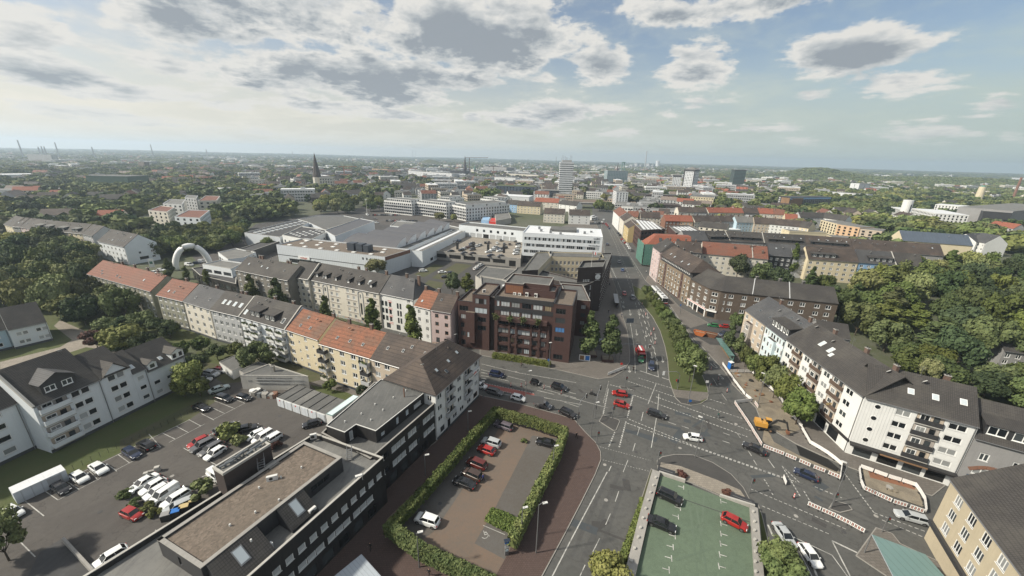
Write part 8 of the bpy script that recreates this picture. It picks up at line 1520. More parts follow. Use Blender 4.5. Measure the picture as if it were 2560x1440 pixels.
for a in(('long white low building at the foot of the teal block',(1505,474),(1566,476),462,22,'roof_white','roof_white',1,9),('grey grid office right of the teal block',(1575,466),(1640,468),450,24,'concrete_pale','felt',5,3.5),('pale office row left of the railway',(1435,482),(1500,484),470,18,'concrete_pale','felt_pale',4,3.2),('bluish glass cultural hall with green roof',(1240,490),(1336,494),465,34,'seam_blue','grass',6,5),('second bluish glass hall beside the bank tower',(1336,492),(1396,494),476,30,'slate_blue','felt_pale',4,4),('white hall with pale sloping roof before the glass hall',(1236,505),(1322,510),489,26,'roof_white','roof_white',0,9),('white office stack left of the bank tower',(1236,458),(1288,461),443,26,'roof_white','felt_pale',4,60),('long blue-striped white building in the old town',(1022,444),(1130,452),428,30,'roof_white','felt_pale',4,5),('black office block left of the old town spire',(1110,440),(1162,443),426,26,'black_clad','felt_dark',4,5),('dark brown theatre roof block',(1208,432),(1266,436),416,40,'mid_grey','tile_brown',3,6),('grey hip-roofed hall at the centre',(1265,445),(1345,450),434,34,'pale_cream','felt',3,5),('orange-fronted long building in the distance',(930,430),(970,432),422,24,'peach','felt_pale',2,5),('white block among trees left of centre',(918,452),(962,454),440,22,'roof_white','felt_pale',4,4),('long dark red station building',(1592,497),(1700,501),486,16,'red_brown_brick','felt',3,4),('long brick goods building before the platforms',(1478,492),(1545,495),481,14,'red_brown_brick','felt',2,4),('brown arched hall by the railway',(1645,528),(1700,531),512,24,'dark_brick','tile_brown',2,4),('long glassy two-storey hall right of the cream office',(1812,522),(1900,526),510,24,'concrete_pale','felt_pale',2,3.4),('flat pale institute roof right of the glassy hall',(1885,521),(1945,526),512,30,'pale_cream','felt_pale',1,4),('grey tower annex right of the black tower',(1905,478),(1990,482),468,20,'concrete','felt',3,4),('white grid-fronted long building on the right slope',(2042,490),(2166,500),478,24,'roof_white','felt_pale',2,5),('white tower block on the wooded right slope',(2120,482),(2142,484),458,30,'roof_white','felt_pale',7,40),('pale villas at the edge of the right slope',(1886,470),(1918,472),459,16,'roof_white','felt_pale',4,3.5),('white slab block between the trees on the right',(2042,458),(2068,459),452,14,'roof_white','felt_pale',2,4),('long red-roofed row far on the right slope',(2325,478),(2412,484),470,16,'pale_cream','tile_red',2,5),('second red-roofed row far on the right slope',(2430,486),(2490,490),476,16,'pale_cream','tile_red',2,5),('white clinic at the far right horizon',(2525,456),(2580,460),444,30,'roof_white','felt_pale',4,6),('long green metal hall in the left park',(222,468),(325,470),440,40,'park_green','felt',0,9),('long white flat hall at the far left',(-20,452),(88,450),438,40,'roof_white','roof_white',0,9),('white block with rounded end at the left edge',(-30,498),(52,494),478,26,'roof_white','felt_pale',2,5),('pale low hall right of the rounded block',(110,480),(180,480),472,24,'concrete_pale','roof_white',1,6),('white pavilion roof in front of the slab hospital',(60,436),(165,434),427,30,'light_grey','roof_white',1,9),('long pale slab hospital with white end tower',(74,408),(134,410),386,18,'light_grey','felt_pale',7,5),('dark block under trees left of the church',(610,425),(652,426),409,24,'mid_grey','felt',2,6),('long white warehouse beyond the church',(750,424),(840,428),416,30,'roof_white','roof_white',0,9),('white curved pair of houses left of the church',(548,488),(572,492),470,16,'roof_white','felt_pale',3,4),('white rounded block beside the curved pair',(576,492),(616,490),474,16,'roof_white','felt_pale',3,4),('tan tower house beside the church',(625,470),(657,470),450,20,'pale_cream','felt',4,4),('white villa row behind the green hall',(310,452),(390,456),446,14,'roof_white','tile_grey',1,4)):
 lm(a[0],'building',a[1],a[2],a[3],a[4],a[5],a[6],a[7],a[8])
t=lm('white and black high block at the street end with balconies','apartment block',(1538,515),(1567,516),481,30,'roof_white','felt_pale',8,3.4,1.4,1.4,'glass_dark','apartment_tower');g=MB();g.box((t['L']+.2,15,0),(.5,30,t['h']),M['black_clad']);g.build('black_side',t)
t=lm('cream office block with tall narrow windows right of the railway','office block',(1722,517),(1780,521),492,46,'cream','felt',1,4.2,1.6,11,'glass_dark','office_block');winrows(t,(Fc((0,0),(t['L'],0)),),1,3,t['h']-2.2,3,1.5,1.2)
t=lm('large dark office block with blue top floor and white-framed windows','office block',(1969,524),(2070,522),494,18,'black_clad','felt_dark',6,4.2,2.4,1.7,'light_grey','office_block');winrows(t,(Fc((0,0),(t['L'],0)),),6,4.2,1.3,(t['h']-1)/6,1.7,1.1,'glass_dark',.08);g=MB();g.box((t['L']/2,-.1,t['h']-2.6),(t['L'],.2,2.4),M['sky_blue']);g.build('blue_band',t);lm('brown brick stair block with yellow cap beside the dark office','office block',(1947,521),(1968,524),494,24,'wood','yellow',0)
for a in(('stepped white office block on the left of the white complex',(2222,535),(2262,549),518,20,5),('white grid office block in the middle of the white complex',(2270,553),(2326,569),522,26,5),('long white grid office block at the back of the white complex',(2330,535),(2440,545),512,26,5),('flat white block on the right of the white complex',(2440,530),(2560,538),518,26,2)):lm(a[0],'office block',a[1],a[2],a[3],a[4],'white_render','roof_white',a[5],3.0,1.3,2.0,'glass_dark','office_block')
t=thing('round_stair_tower','white cylindrical tower between the two white office blocks','tower',tuple(P(2264,549)));g=MB();g.tube([(0,4,0),(0,4,23)],5,M['white_render'],18);g.build('shaft',t);g=MB();g.box((0,-1.05,3),(1.2,.2,15),M['glass_mid']);g.build('window_slot',t)
lm('huge dark grey windowless cube with louvres at the right edge','hall',(2442,572),(2512,578),529,60,'dark_clad','felt_pale',0);t=lm('dark grey side wing of the windowless cube at the right edge','hall',(2512,578),(2640,560),530,40,'mid_grey','felt_pale',0)
for a in(('cream apartment house with curved balconies beside the brown roof',(2045,578),(2085,590),551,18,'cream'),('white and yellow apartment house with roof terrace',(2085,592),(2140,602),562,18,'peach'),('grey-brown end of the yellow apartment group',(2142,603),(2195,610),574,18,'beige')):lm(a[0],'apartment house',a[1],a[2],a[3],a[4],a[5],'felt_pale',4,3.6,1.8,1.6)
lm('long low cream hall with pilasters behind the dark row','hall',(1968,602),(2060,606),579,20,'cream','felt_pale',1,2.4,1.2,2.4);lm('long low white roof right of the cream hall','hall',(2085,612),(2215,622),598,18,'cream','felt_pale',0);lm('white-roofed workshops behind the scaffolded house','workshop',(1765,588),(1850,590),574,30,'light_grey','roof_white',1,5)
ridge_house('large gable-ended hall with blue-grey standing seam roof',(2248,576),(2420,588),15,9,6,'cream','seam_blue',4,1);ridge_house('white gabled villa with dormer at the right edge',(2455,582),(2500,590),15,7,5.5,'white_render','tile_grey',4,3);ridge_house('white row house beside the gabled villa at the right edge',(2415,585),(2452,582),14,7,5,'white_render','tile_grey',3,3)
t=thing('water_tower','pale yellow cylindrical silo tower on the right slope','tower',tuple(P(2441,508)));g=MB();g.tube([(0,0,0),(0,0,30)],6,M['cream'],14,4.6);g.build('shaft',t);g=MB();g.tube([(0,0,30),(0,0,33)],4.2,M['net_green'],14,1.5);g.tube([(0,0,33),(0,0,36)],1.6,M['orange_brick'],8,.4);g.build('cap',t)
t=thing('brick_chimney','slender brown factory chimney at the right edge','chimney',tuple(P(2528,506)));g=MB();g.tube([(0,0,0),(0,0,48)],2.6,M['orange_brick'],10,1.7);g.build('shaft',t)
t=lm('pale stone church block below the tall dark spire','church',(802,478),(834,478),444,26,'pale_cream','felt',5,3.4,1.6,2.4,name='church');p=P(797,476);h0=h_of(797,476,443);t2=thing('church_tower','church tower with tall pointed dark brown spire left of centre','church tower',(p.x,p.y,0));g=MB();g.tube([(0,0,0),(0,0,h0)],7,M['pale_cream'],10);g.build('tower',t2);h1_=h_of(797,476,381)-h0;spire(t2,0,0,h0,6.6,h1_,'tile_brown',8)
for u,v,vt,vs_,r_,m,lb in((1163,442,424,389,5,'dark_brick','old town church tower with slim spire'),(1187,436,424,410,4,'net_green','small church with pale green spire'),(1542,440,430,407,4,'red_brown_brick','thin red spire behind the teal block'),(1675,434,426,413,3,'mid_grey','tiny distant spire left of the twin towers')):
 p=P(u,v);h0=h_of(u,v,vt);t=thing('church_tower',lb,'church tower',(p.x,p.y,0));g=MB();g.box((0,0,0),(r_*1.7,r_*1.7,h0),M['dark_brick']);g.build('tower',t);spire(t,0,0,h0,r_*1.2,h_of(u,v,vs_)-h0,m,6)
t=lm('square brown church tower with pinnacles in the left park','church tower',(350,426),(365,427),405,12,'beige' if 0 else 'brown_brick','tile_brown',2,5,name='church_tower');lm('pale red roofed nave beside the square tower','church',(300,432),(350,433),424,16,'peach','tile_tan',0)
def mast(u,v,vt,r0,r1,m,lb,cat='mast',nm='mast',n=6):p=P(u,v);t=thing(nm,lb,cat,(p.x,p.y,hills_z(p.x,p.y)));g=MB();g.tube([(0,0,-5),(0,0,h_of(u,v,vt))],r0,M[m],n,r1);g.build('shaft',t);return t
mast(1388,442,392,1.2,.4,'metal_grey','thin antenna mast left of the bank tower');mast(1319,432,397,1,.4,'metal_grey','thin antenna mast over the old town');mast(1612,420,378,7,4,'light_grey','very tall distant power station chimney','chimney','power_chimney',10)
p=P(1643,418);t=thing('cooling_tower','distant pale cooling tower right of the tall chimney','cooling tower',(p.x,p.y,0));g=MB();hc=h_of(1643,418,402);g.sm=True;g.tube([(0,0,hc*k/8)for k in range(9)],1,M['roof_white'],16);g.build('shell',t)
me=t.children[0].data
for v_ in me.vertices:k=v_.co.z/hc;r_=hc*(.40-.28*k+.20*k*k);l_=math.hypot(v_.co.x,v_.co.y)or 1;v_.co.x*=r_/l_;v_.co.y*=r_/l_
for i,u in enumerate((1580,1592,1602,1622,1632)):lm('grey boiler house block, '+OD[i]+' from the left at the distant power station','industrial block',(u,419),(u+6,419),412-(i*3)%6,30,'light_grey','felt_pale',0)
for u,vt,lb in((1032,378,'left'),(1040,378,'right')):mast(u,397,vt,5,4,'light_grey',f'{lb} of the two distant power station stacks','chimney','power_chimney')
for i,(u,vt)in enumerate(((60,350),(150,356),(238,368),(385,362),(520,374),(733,380),(105,367),(113,366),(120,366))):mast(u,398,vt,4,2,'light_grey',f'faint industrial stack, {OD[i]} along the left horizon','chimney','distant_stack',5)
def crane(u,v,vt,jib,m,lb,back=-12):
 p=P(u,v);t=thing('tower_crane',lb,'crane',(p.x,p.y,0),.2);h=h_of(u,v,vt);g=MB();g.box((0,0,0),(1.7,1.7,h),M[m]);g.build('tower',t);g=MB();g.beam((back,0,h),(jib,0,h+1),1.2,1.2,M[m]);g.build('jib',t);g=MB();g.box((back,0,h-3),(3,2,3),M['concrete']);g.build('counterweight',t)
crane(1174,440,394,60,'rust','dark red tower crane over the old town');crane(1233,446,416,25,'orange_brick','small orange crane near the grey hall');crane(862,448,417,30,'orange_paint','orange tower crane right of the church')
t=thing('lighting_mast','tall slim lighting mast on the works yard','mast',tuple(P(918,538)));g=MB();g.tube([(0,0,0),(0,0,16)],.25,M['metal_white'],6,.15);g.box((0,0,15.8),(2.4,.5,.4),M['metal_white']);g.build('mast',t)
t=thing('headframe','teal pit headframe of the mining museum above the teal block','headframe',tuple(P(1556,436)));hx=h_of(1556,436,405);g=MB();[g.beam((x,y,0),(x*.4,y*.4,hx),1.4,1.4,M['net_green'])for x in(-8,8)for y in(-8,8)];g.box((0,0,hx-3),(14,12,3),M['net_green']);g.build('frame',t)
RB=[((1693,517),(1731,518),'tile_brown','pale_cream'),((1732,518),(1764,519),'tile_brown','light_grey'),((1765,519),(1801,519),'tile_bright','pale_cream'),((1802,519),(1854,520),'tile_bright','cream'),((1855,520),(1893,521),'tile_brown','mid_grey'),((1894,521),(1932,523),'tile_bright','pale_cream'),((1933,523),(1962,525),'tile_red','beige')]
RA=[((1660,537),(1696,538),'tile_bright','orange_brick'),((1697,538),(1729,539),'tile_bright','peach'),((1730,539),(1793,539),'tile_brown','pale_cream'),((1794,539),(1835,539),'tile_brown','mid_grey'),((1836,541),(1883,542),'felt_pale','pale_blue'),((1884,543),(1921,545),'tile_brown','beige'),((1922,545),(2003,552),'tile_brown','white_render'),((2004,552),(2034,556),'tile_dark','cream')]
RC=[((1995,530),(2060,532),'tile_dark','light_grey'),((2061,532),(2125,540),'tile_dark','white_render'),((1962,534),(1994,536),'tile_bright','cream'),((1570,527),(1598,529),'tile_red','cream'),((1600,529),(1650,531),'tile_brown','pale_cream')]
for k,(rw_,zr,nm)in enumerate(((RA,15.5,'front row of red and brown roofs'),(RB,15.5,'rear row of red and brown roofs'),(RC,15,'roofs before the dark office'))):
 for i,(a,b,rm,wl)in enumerate(rw_):ridge_house(f'{"bright red" if rm == "tile_bright" else "red" if rm == "tile_red" else "brown" if rm == "tile_brown" else "grey"}-roofed house, {OD[i]} from the left in the {nm}',a,b,zr,5.5,4.4,wl,rm,max(2,int((P(*b)-P(*a)).length/3.6)),4,chim=[(.2,.5),(.8,.5)],gutter=False)
pvq=pv_('brown clinker office with rows of dark windows and glazed roof strips by the street','office building',[(1572,547),(1603,577),(1663,573),(1622,551)],14,'red_brown_brick','felt',fac=(3,4,1.6,1.6,'d'))
for j in range(5):c_=pvq.location;a,b=P(1592+j*9,550+j*1,14.3),P(1612+j*10,573,14.3);g=MB();g.beam((a.x-c_.x,a.y-c_.y,14.2),(b.x-c_.x,b.y-c_.y,14.2),1.6,.3,M['roof_white']);g.build('roof_glazing',pvq)
pvq=pv_('low clinker hall with glazed roof behind the scaffolded house','hall',[(1672,566),(1690,583),(1757,580),(1722,563)],9,'red_brown_brick','felt',fac=(6,1,2,2,'d'))
for j in range(5):c_=pvq.location;a,b=P(1685+j*9,567,9.3),P(1704+j*10,578,9.3);g=MB();g.beam((a.x-c_.x,a.y-c_.y,9.2),(b.x-c_.x,b.y-c_.y,9.2),1.6,.3,M['roof_white']);g.build('roof_glazing',pvq)
for a,b,d,h,wl,rm,n,fl,lb in(((1530,560),(1545,578),12,13,'white_render','tile_red',5,4,'white street-side house at the far end before the trees'),((1546,579),(1556,592),12,13,'pale_cream','tile_brown',4,4,'cream street-side house beside the white one'),((1557,593),(1568,606),12,11,'yellow','tile_brown',3,3,'yellow street-side house next to the clinker office')):
 house(lb,V2(P(*a)),V2(P(*b)),d,h,wl,lambda L:grid(L,n,fl,1,(h-1)/fl,1.2,1.5),rh=4,roofm=rm)
for a,b,h,wl,rm,n,fl,lb in(((1358,556),(1410,559),9,'pale_cream','tile_brown',6,3,'white-cream house with dark roof behind the white office'),((1421,560),(1474,562),9,'white_render','tile_brown',3,3,'white house with wide gable behind the white office'),((1229,527),(1262,529),9,'pale_blue','tile_dark',4,3,'pale blue terraced house'),((1263,529),(1291,532),9,'sky_blue','tile_dark',4,3,'stronger blue terraced house'),((1292,533),(1350,537),9,'cream','tile_brown',7,3,'long cream terraced house with brown roof'),((1335,522),(1395,526),9,'pale_cream','tile_bright',6,3,'red-roofed terrace behind the cream one'),((1396,526),(1440,532),8,'white_render','tile_dark',4,3,'white terrace next to the railway bridge')):
 house(lb,V2(P(*a)),V2(P(*b)),12,h,wl,grid((P(*b)-P(*a)).length,n,fl,1,(h-1)/fl,1.3,1.4),rh=4.4,roofm=rm,gutter=False,chim=[(.3,.5)])
for lb,cat,px_,h,wl,rm in(('low blue container building behind the dealership','container',[(1203,550),(1222,552),(1226,543),(1208,541)],3,'sky_blue','sky_blue'),('small dark red shed behind the dealership','shed',[(1223,553),(1244,555),(1250,546),(1228,545)],3,'plastic_red','plastic_red'),('pale flat workshop behind the dealership wall','workshop',[(1240,552),(1278,545),(1270,528),(1236,530)],5,'concrete_pale','felt_pale')):pv_(lb,cat,px_,h,wl,rm,.1)
br_=thing('railway_bridge','dark railway bridge crossing the far end of the street','bridge',tuple(P(1455,519)));g=MB();g.box((0,0,4.6),(60,16,1.6),M['concrete']);g.box((0,-8,6.2),(60,.3,1),M['metal_grey']);g.build('deck',br_)
for x in(-26,26):g=MB();g.box((x,0,0),(7,16,4.6),M['concrete']);g.build('abutment',br_)
sheet('railway',[(1440,512),(1600,514),(1730,506),(1900,503),(1900,497),(1700,498),(1560,500),(1300,497),(1300,503)],'gravel_tan',.05)
# occupancy, then fill
bpy.context.view_layer.update();occ=set();CS=9.
for o in COL.objects:
 if o.type!='MESH' or o.get('kind')=='structure' or not o.data.vertices or o.name.startswith(('window','pane')):continue
 if o.parent and(o.parent.get('kind')=='structure' or o.parent.name.startswith('window')):continue
 bb_=[o.matrix_world@V(c)for c in o.bound_box];x0,x1=min(c.x for c in bb_),max(c.x for c in bb_);y0,y1=min(c.y for c in bb_),max(c.y for c in bb_)
 if(x1-x0)*(y1-y0)>9000:continue
 for i in range(int(x0//CS),int(x1//CS)+1):
  for j in range(int(y0//CS),int(y1//CS)+1):occ.add((i,j))
rp=[P(*q_)for q_ in((1560,760),(1545,640),(1515,570),(1485,520),(1470,500))]
for i in range(4):
 n_=int((rp[i+1]-rp[i]).length/4)
 for k in range(n_):
  q_=rp[i].lerp(rp[i+1],k/n_);[occ.add((int((q_.x+dx)//CS),int((q_.y+dy)//CS)))for dx in(-12,-6,0,6,12,18)for dy in(-4,4)]
def free(x,y,r_):return not any((i,j)in occ for i in range(int((x-r_)//CS),int((x+r_)//CS)+1)for j in range(int((y-r_)//CS),int((y+r_)//CS)+1))
def take(x,y,r_):[occ.add((i,j))for i in range(int((x-r_)//CS),int((x+r_)//CS)+1)for j in range(int((y-r_)//CS),int((y+r_)//CS)+1)]
def img(x,y,z=0):w_=V((x,y,z-HC));d_=w_.dot(fw);return 1280+F*w_.dot(rx)/d_,720-F*w_.dot(ry)/d_
rf_=random.Random(5)
WN={'white':'white_render','cream':'pale_cream','grey':'light_grey','tan':'beige','brick':'brown_brick'};RNm={'dark':'tile_dark','brown':'tile_brown','red':'tile_red','bright red':'tile_bright','pale':'tile_tan'}
PH={}
def far_house_mesh(wn,rn,v):
 k=(wn,rn,v)
 if k in PH:return PH[k]
 L,d,h,rh=(11+5*v,10.5,6.5+1.5*v,4.2);t=[]
 g=MB();g.box((0,0,0),(L,d,h),M[WN[wn]]);[g.face(((s*L/2,-d/2,h),(s*L/2,d/2,h),(s*L/2,0,h+rh)),M[WN[wn]])for s in(-1,1)];t.append(('wall',g.mesh('wall')))
 g=MB();[g.face(((-L/2-.2,s*(d/2+.3),h-.2),(L/2+.2,s*(d/2+.3),h-.2),(L/2+.2,0,h+rh),(-L/2-.2,0,h+rh)),M[RNm[rn]])for s in(-1,1)];g.box((L*.2,.5,h+rh-.8),(.9,.8,1.6),M['brick_chimney']);t.append(('roof',g.mesh('roof')))
 g=MB();fl=2+v
 for f in range(fl):
  for i in range(3+v):
   x=(i+.5)/(3+v)*L-L/2
   for s in(-1,1):g.box((x,s*(d/2+.02),1+f*(h-1)/fl),(1.5,.06,1.3),M['glass_dark'])
  for s in(-1,1):g.box((s*(L/2+.02),0,1+f*(h-1)/fl),(.06,1.3,1.3),M['glass_dark'])
 t.append(('window',g.mesh('window')));PH[k]=t;return t
def far_flat_mesh(wn,v):
 k=(wn,'flat',v)
 if k in PH:return PH[k]
 L,d,h=((26,13,11),(38,16,15),(22,22,8),(44,24,7))[v];t=[];g=MB();g.box((0,0,0),(L,d,h),M[WN[wn]]);t.append(('wall',g.mesh('wall')));g=MB();g.box((0,0,h),(L+.3,d+.3,.5),M[WN[wn]],top=M[('felt_pale','roof_white','felt','felt_pale')[v]]);g.box((L*.15,0,h+.5),(5,4,2),M['light_grey']);t.append(('roof',g.mesh('roof')));g=MB();fl=max(2,int(h/3.4))
 for f in range(fl):
  for s in(-1,1):
   for i in range(int(L/3)):g.box((-L/2+1.5+i*3,s*(d/2+.02),1+f*(h-1)/fl),(2.1,.06,1.6),M['glass_dark' if(i+f)%3 else 'glass_mid'])
   for i in range(int(d/3)):g.box((s*(L/2+.02),-d/2+1.5+i*3,1+f*(h-1)/fl),(.06,2.0,1.6),M['glass_dark'])
 t.append(('window',g.mesh('window')));PH[k]=t;return t
def zone(u,v):
 """(share of buildings, share of flat ones) for this part of the town"""
 if v>520 and u<620:return .03,.0
 if u<250:return .26,.12
 if u<620:return .17,.08
 if u<1000:return(.55,.3)if v>430 else(.22,.5)
 if u<1780:return(.80,.62)if v>428 else(.30,.6)
 if u<2000:return(.52,.4)if v>470 else(.2,.4)
 return(.30,.3)if v>545 else(.10,.4)
def region(u,v):
 k='at the far left' if u<300 else 'in the left park quarter' if u<620 else 'around the tall spire' if u<900 else 'behind the white apartment blocks' if u<1200 else 'left of the bank tower' if u<1400 else 'between bank tower and twin towers' if u<1680 else 'right of the twin towers' if u<2000 else 'on the right wooded slope'
 return k,('near' if v>470 else 'middle-distance' if v>440 else 'far')
cand=[]
r_=170.
while r_<1700:
 st_=14 if r_<420 else 16 if r_<900 else 22
 n_=int(r_*2.0/st_)
 for k in range(n_):
  a=-1.0+2.0*(k+rf_.random()*.7)/n_;rr_=r_+rf_.uniform(-.35,.35)*st_;cand.append((rr_*math.sin(a),rr_*math.cos(a),rr_))
 r_+=st_
def vlim(u):return 585 if u<340 else 565 if u<600 else 512 if u<940 else 500 if u<1235 else 512 if u<1545 else 600 if u<2130 else 640
BL=[];TL=[]
for x,y,d_ in cand:
 u,v=img(x,y)
 if u<-260 or u>2860 or v>vlim(u):continue
 pb,pf=zone(u,v);cl=noise.noise(V((x*.006,y*.006,4)))*.7
 if rf_.random()<pb+cl*(1 if .15<pb<.75 else .3):
  flat=rf_.random()<pf;rr2=10 if flat else 6
  if free(x,y,rr2):take(x,y,rr2);BL.append((d_,x,y,flat,u,v))
 elif free(x,y,3):occ.add((int(x//CS),int(y//CS)));TL.append((d_,x,y,u,v))
BL.sort();TL.sort();gdir=lambda x,y:.5*noise.noise(V((x*.003,y*.003,9)))+(-.25 if x>0 else .35)
rest=[]
for i,(d_,x,y,flat,u,v)in enumerate(BL):
 wn=rf_.choice(['white','white','cream','cream','grey','tan','brick']if not flat else['white','white','cream','grey','grey','tan']);red=u<700 or u>1500;rn=rf_.choice(['dark','brown','dark','red','brown','bright red','pale','dark']if red else['dark','brown','dark','red','brown']);vv=rf_.choice((0,1,2))if not flat else rf_.choice((0,0,1,2,3));rz=gdir(x,y)+rf_.choice((0,0,1.5708))+rf_.uniform(-.06,.06)
 ms=far_flat_mesh(wn,vv)if flat else far_house_mesh(wn,rn,vv)
 if i<290:
  k,dd=region(u,v);lb=f'{wn} {"flat-roofed block" if flat else "house with " + rn + " gabled roof"}, {dd}, {k}';t=thing('town_house' if not flat else 'town_block',lb,'house' if not flat else 'block',(x,y,0),rz,f'{wn} {"blocks" if flat else rn + " roofed houses"} {dd} {k}')
  for nm,me in ms:o_=put(nm,me,t);(o_.__setitem__('kind','stuff')if nm=='window' else None)
 else:rest.append((ms,x,y,rz))
def join_far(name,items):
 vs,fs,mi,mats=[],[],[],[]
 for ms,x,y,rz in items:
  c,s=math.cos(rz),math.sin(rz);z0=hills_z(x,y)
  for nm,me in ms:
   o0=len(vs)
   for q_ in me.vertices:a=q_.co;vs.append((x+a.x*c-a.y*s,y+a.x*s+a.y*c,z0+a.z))
   idx=[]
   for m_ in me.materials:
    if m_ not in mats:mats.append(m_)
    idx.append(mats.index(m_))
   for p_ in me.polygons:fs.append([o0+q_ for q_ in p_.vertices]);mi.append(idx[p_.material_index])
 me=bpy.data.meshes.new(name);me.from_pydata(vs,[],fs);me.uv_layers.new(name='UVMap');[me.materials.append(m_)for m_ in mats];me.polygons.foreach_set('material_index',mi);me.update();return put(name,me,kind='stuff',label='mass of distant town houses beyond the nearer ones',category='distant houses')
for _ in range(2200):
 d_=rf_.uniform(1500,4300)**1;a=rf_.uniform(-1.0,1.0);x,y=d_*math.sin(a),d_*math.cos(a);cl=noise.noise(V((x*.0018,y*.0018,7)))
 if cl>-.1+(.1 if a>.35 else 0):rest.append((far_flat_mesh(rf_.choice(('white','white','grey','cream')),rf_.choice((0,1,3,3)))if rf_.random()<.5 else far_house_mesh(rf_.choice(('white','cream')),rf_.choice(('red','dark','pale')),1),x,y,rf_.random()*3))
join_far('distant_houses',rest)
nleft=max(0,298-TC[0])
for i,(d_,x,y,u,v)in enumerate(TL[:nleft]):
 h=rf_.uniform(8,14);kd=rf_.choice(('round','dark','light','round'));k,dd=region(u,v);tree(kd,x,y,h,h*rf_.uniform(.8,1.05),f'{"tall" if h > 12 else "low" if h < 10 else "medium"} { {"round": "mid green", "dark": "dark green", "light": "yellow-green"}[kd]} tree {dd} {k}',f'trees between the houses {k}',0,.1)
def forest(name,pts,src,label,flat_=1.25):
 me=bpy.data.meshes.new(name);me.from_pydata([(x,y,z)for x,y,z,s in pts],[],[]);at_=me.attributes.new('sc','FLOAT','POINT');at_.data.foreach_set('value',[s for x,y,z,s in pts]);o=put(name,me,kind='stuff',label=label,category='wood')
 sr_=bpy.data.objects.new(name+'_source',src);ng=bpy.data.node_groups.new(name,'GeometryNodeTree');ng.interface.new_socket('Geometry',in_out='INPUT',socket_type='NodeSocketGeometry');ng.interface.new_socket('Geometry',in_out='OUTPUT',socket_type='NodeSocketGeometry')
 n=ng.nodes;l=ng.links;gi,go=n.new('NodeGroupInput'),n.new('NodeGroupOutput');mp_=n.new('GeometryNodeMeshToPoints');ip=n.new('GeometryNodeInstanceOnPoints');oi=n.new('GeometryNodeObjectInfo');oi.inputs[0].default_value=sr_;oi.inputs['As Instance'].default_value=True;na=n.new('GeometryNodeInputNamedAttribute');na.inputs[0].default_value='sc';rv=n.new('FunctionNodeRandomValue');rv.data_type='FLOAT_VECTOR';rv.inputs[1].default_value=(0,0,6.28)
 l.new(gi.outputs[0],mp_.inputs[0]);l.new(mp_.outputs[0],ip.inputs['Points']);l.new(oi.outputs['Geometry'],ip.inputs['Instance']);l.new(rv.outputs[0],ip.inputs['Rotation']);vm_=n.new('ShaderNodeVectorMath');vm_.operation='SCALE';vm_.inputs[0].default_value=(flat_,flat_,1);l.new(na.outputs[0],vm_.inputs['Scale']);l.new(vm_.outputs[0],ip.inputs['Scale']);l.new(ip.outputs[0],go.inputs[0])
 md=o.modifiers.new('wood','NODES');md.node_group=ng;return o
FP={'a':[],'b':[],'c':[]};FQ={'a':[],'b':[],'c':[]}
for x,y,s in EXT:FP['a'].append((x,y,1.5+3.2*s,s));take(x,y,1)
for(d_,x,y,u,v)in TL[nleft:]:s=rf_.uniform(.9,1.6);s*=1.3;FP[rf_.choice('aaabcc')].append((x,y,2.0+2.5*s,s))
r_=1700.
while r_<7500:
 st_=27+(r_-1700)*.012;n_=int(r_*2.1/st_)
 for k in range(n_):
  a=-1.05+2.1*(k+rf_.random()*.8)/n_;rr_=r_+rf_.uniform(-.4,.4)*st_;x,y=rr_*math.sin(a),rr_*math.cos(a)
  if rf_.random()<.84+.4*noise.noise(V((x*.0015,y*.0015,3))):s=rf_.uniform(1.1,2.1);FQ[rf_.choice('aaabcc')].append((x,y,hills_z(x,y)+3,s))
 r_+=st_*.9
for k,kd,ds_ in(('a','lod','mid green'),('b','lodd','dark'),('c','lodl','yellow-green')):
 src=CR[kd][0]
 forest('distant_trees',FP[k],src,f'{ds_} tree crowns of the far woods and gardens');forest('horizon_trees',FQ[k],src,f'{ds_} tree masses towards the horizon',2.4)
rdg=[]
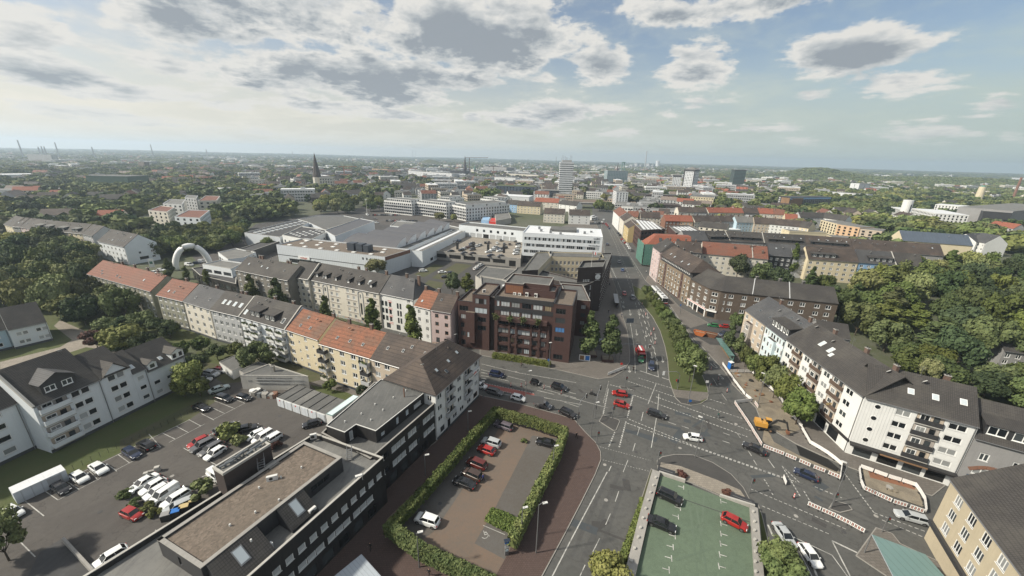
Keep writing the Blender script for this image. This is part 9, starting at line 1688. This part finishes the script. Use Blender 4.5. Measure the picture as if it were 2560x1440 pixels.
for _ in range(2600):
 t_=rf_.random();u=1940+t_*900;d_=rf_.uniform(1700,2900);q_=ray(u,440);a=math.atan2(q_.x,q_.y);x,y=d_*math.sin(a),d_*math.cos(a);bump_=40*math.exp(-((u-2040)/90)**2)*math.exp(-((d_-2500)/350)**2)+22*math.exp(-((u-2450)/330)**2)*math.exp(-((d_-2500)/400)**2);rdg.append((x,y,hills_z(x,y)+bump_,rf_.uniform(1.2,2.0)))
forest('wooded_ridge',rdg,CR['lod'][1],'wooded ridge rising on the right horizon',2.2)
me=bpy.data.meshes.new('hill');vs,fs=[],[]
for i in range(60):
 for j in range(14):u=1900+i*16;d_=1700+j*100;q_=ray(u,440);a=math.atan2(q_.x,q_.y);x,y=d_*math.sin(a),d_*math.cos(a);vs.append((x,y,hills_z(x,y)-1+40*math.exp(-((u-2040)/90)**2)*math.exp(-((d_-2500)/350)**2)+22*math.exp(-((u-2450)/330)**2)*math.exp(-((d_-2500)/400)**2)))
for i in range(59):
 for j in range(13):o_=i*14+j;fs.append((o_,o_+14,o_+15,o_+1))
me.from_pydata(vs,[],fs);me.uv_layers.new(name='UVMap');me.materials.append(M['land']);put('hill',me,kind='structure')
q_=P(1075,399);hp=thing('slag_heap','distant conical slag heap on the centre horizon','hill',(q_.x*.35,q_.y*.35,20));d_=math.hypot(q_.x,q_.y)*.35;g=MB();g.tube([(0,0,0),(0,0,d_*.009)],d_*.032,M['land'],18,d_*.004);g.build('cone',hp)
# air
g=MB();g.box((0,0,-1.2),(18800,18800,182),mat('haze_air',(1,1,1),kind='flat'));hz=g.build('haze',None,kind='stuff',label='pale summer haze over the whole town',category='haze')
m=MT['haze_air'];m.node_tree.nodes.clear();t=NT(m.node_tree);pv2=t.new('ShaderNodeVolumePrincipled');pv2.inputs['Color'].default_value=(.68,.83,1,1);pv2.inputs['Density'].default_value=.00017;pv2.inputs['Anisotropy'].default_value=.35;o_=t.new('ShaderNodeOutputMaterial');t.l.new(pv2.outputs[0],o_.inputs['Volume'])
S.cycles.volume_bounces=1
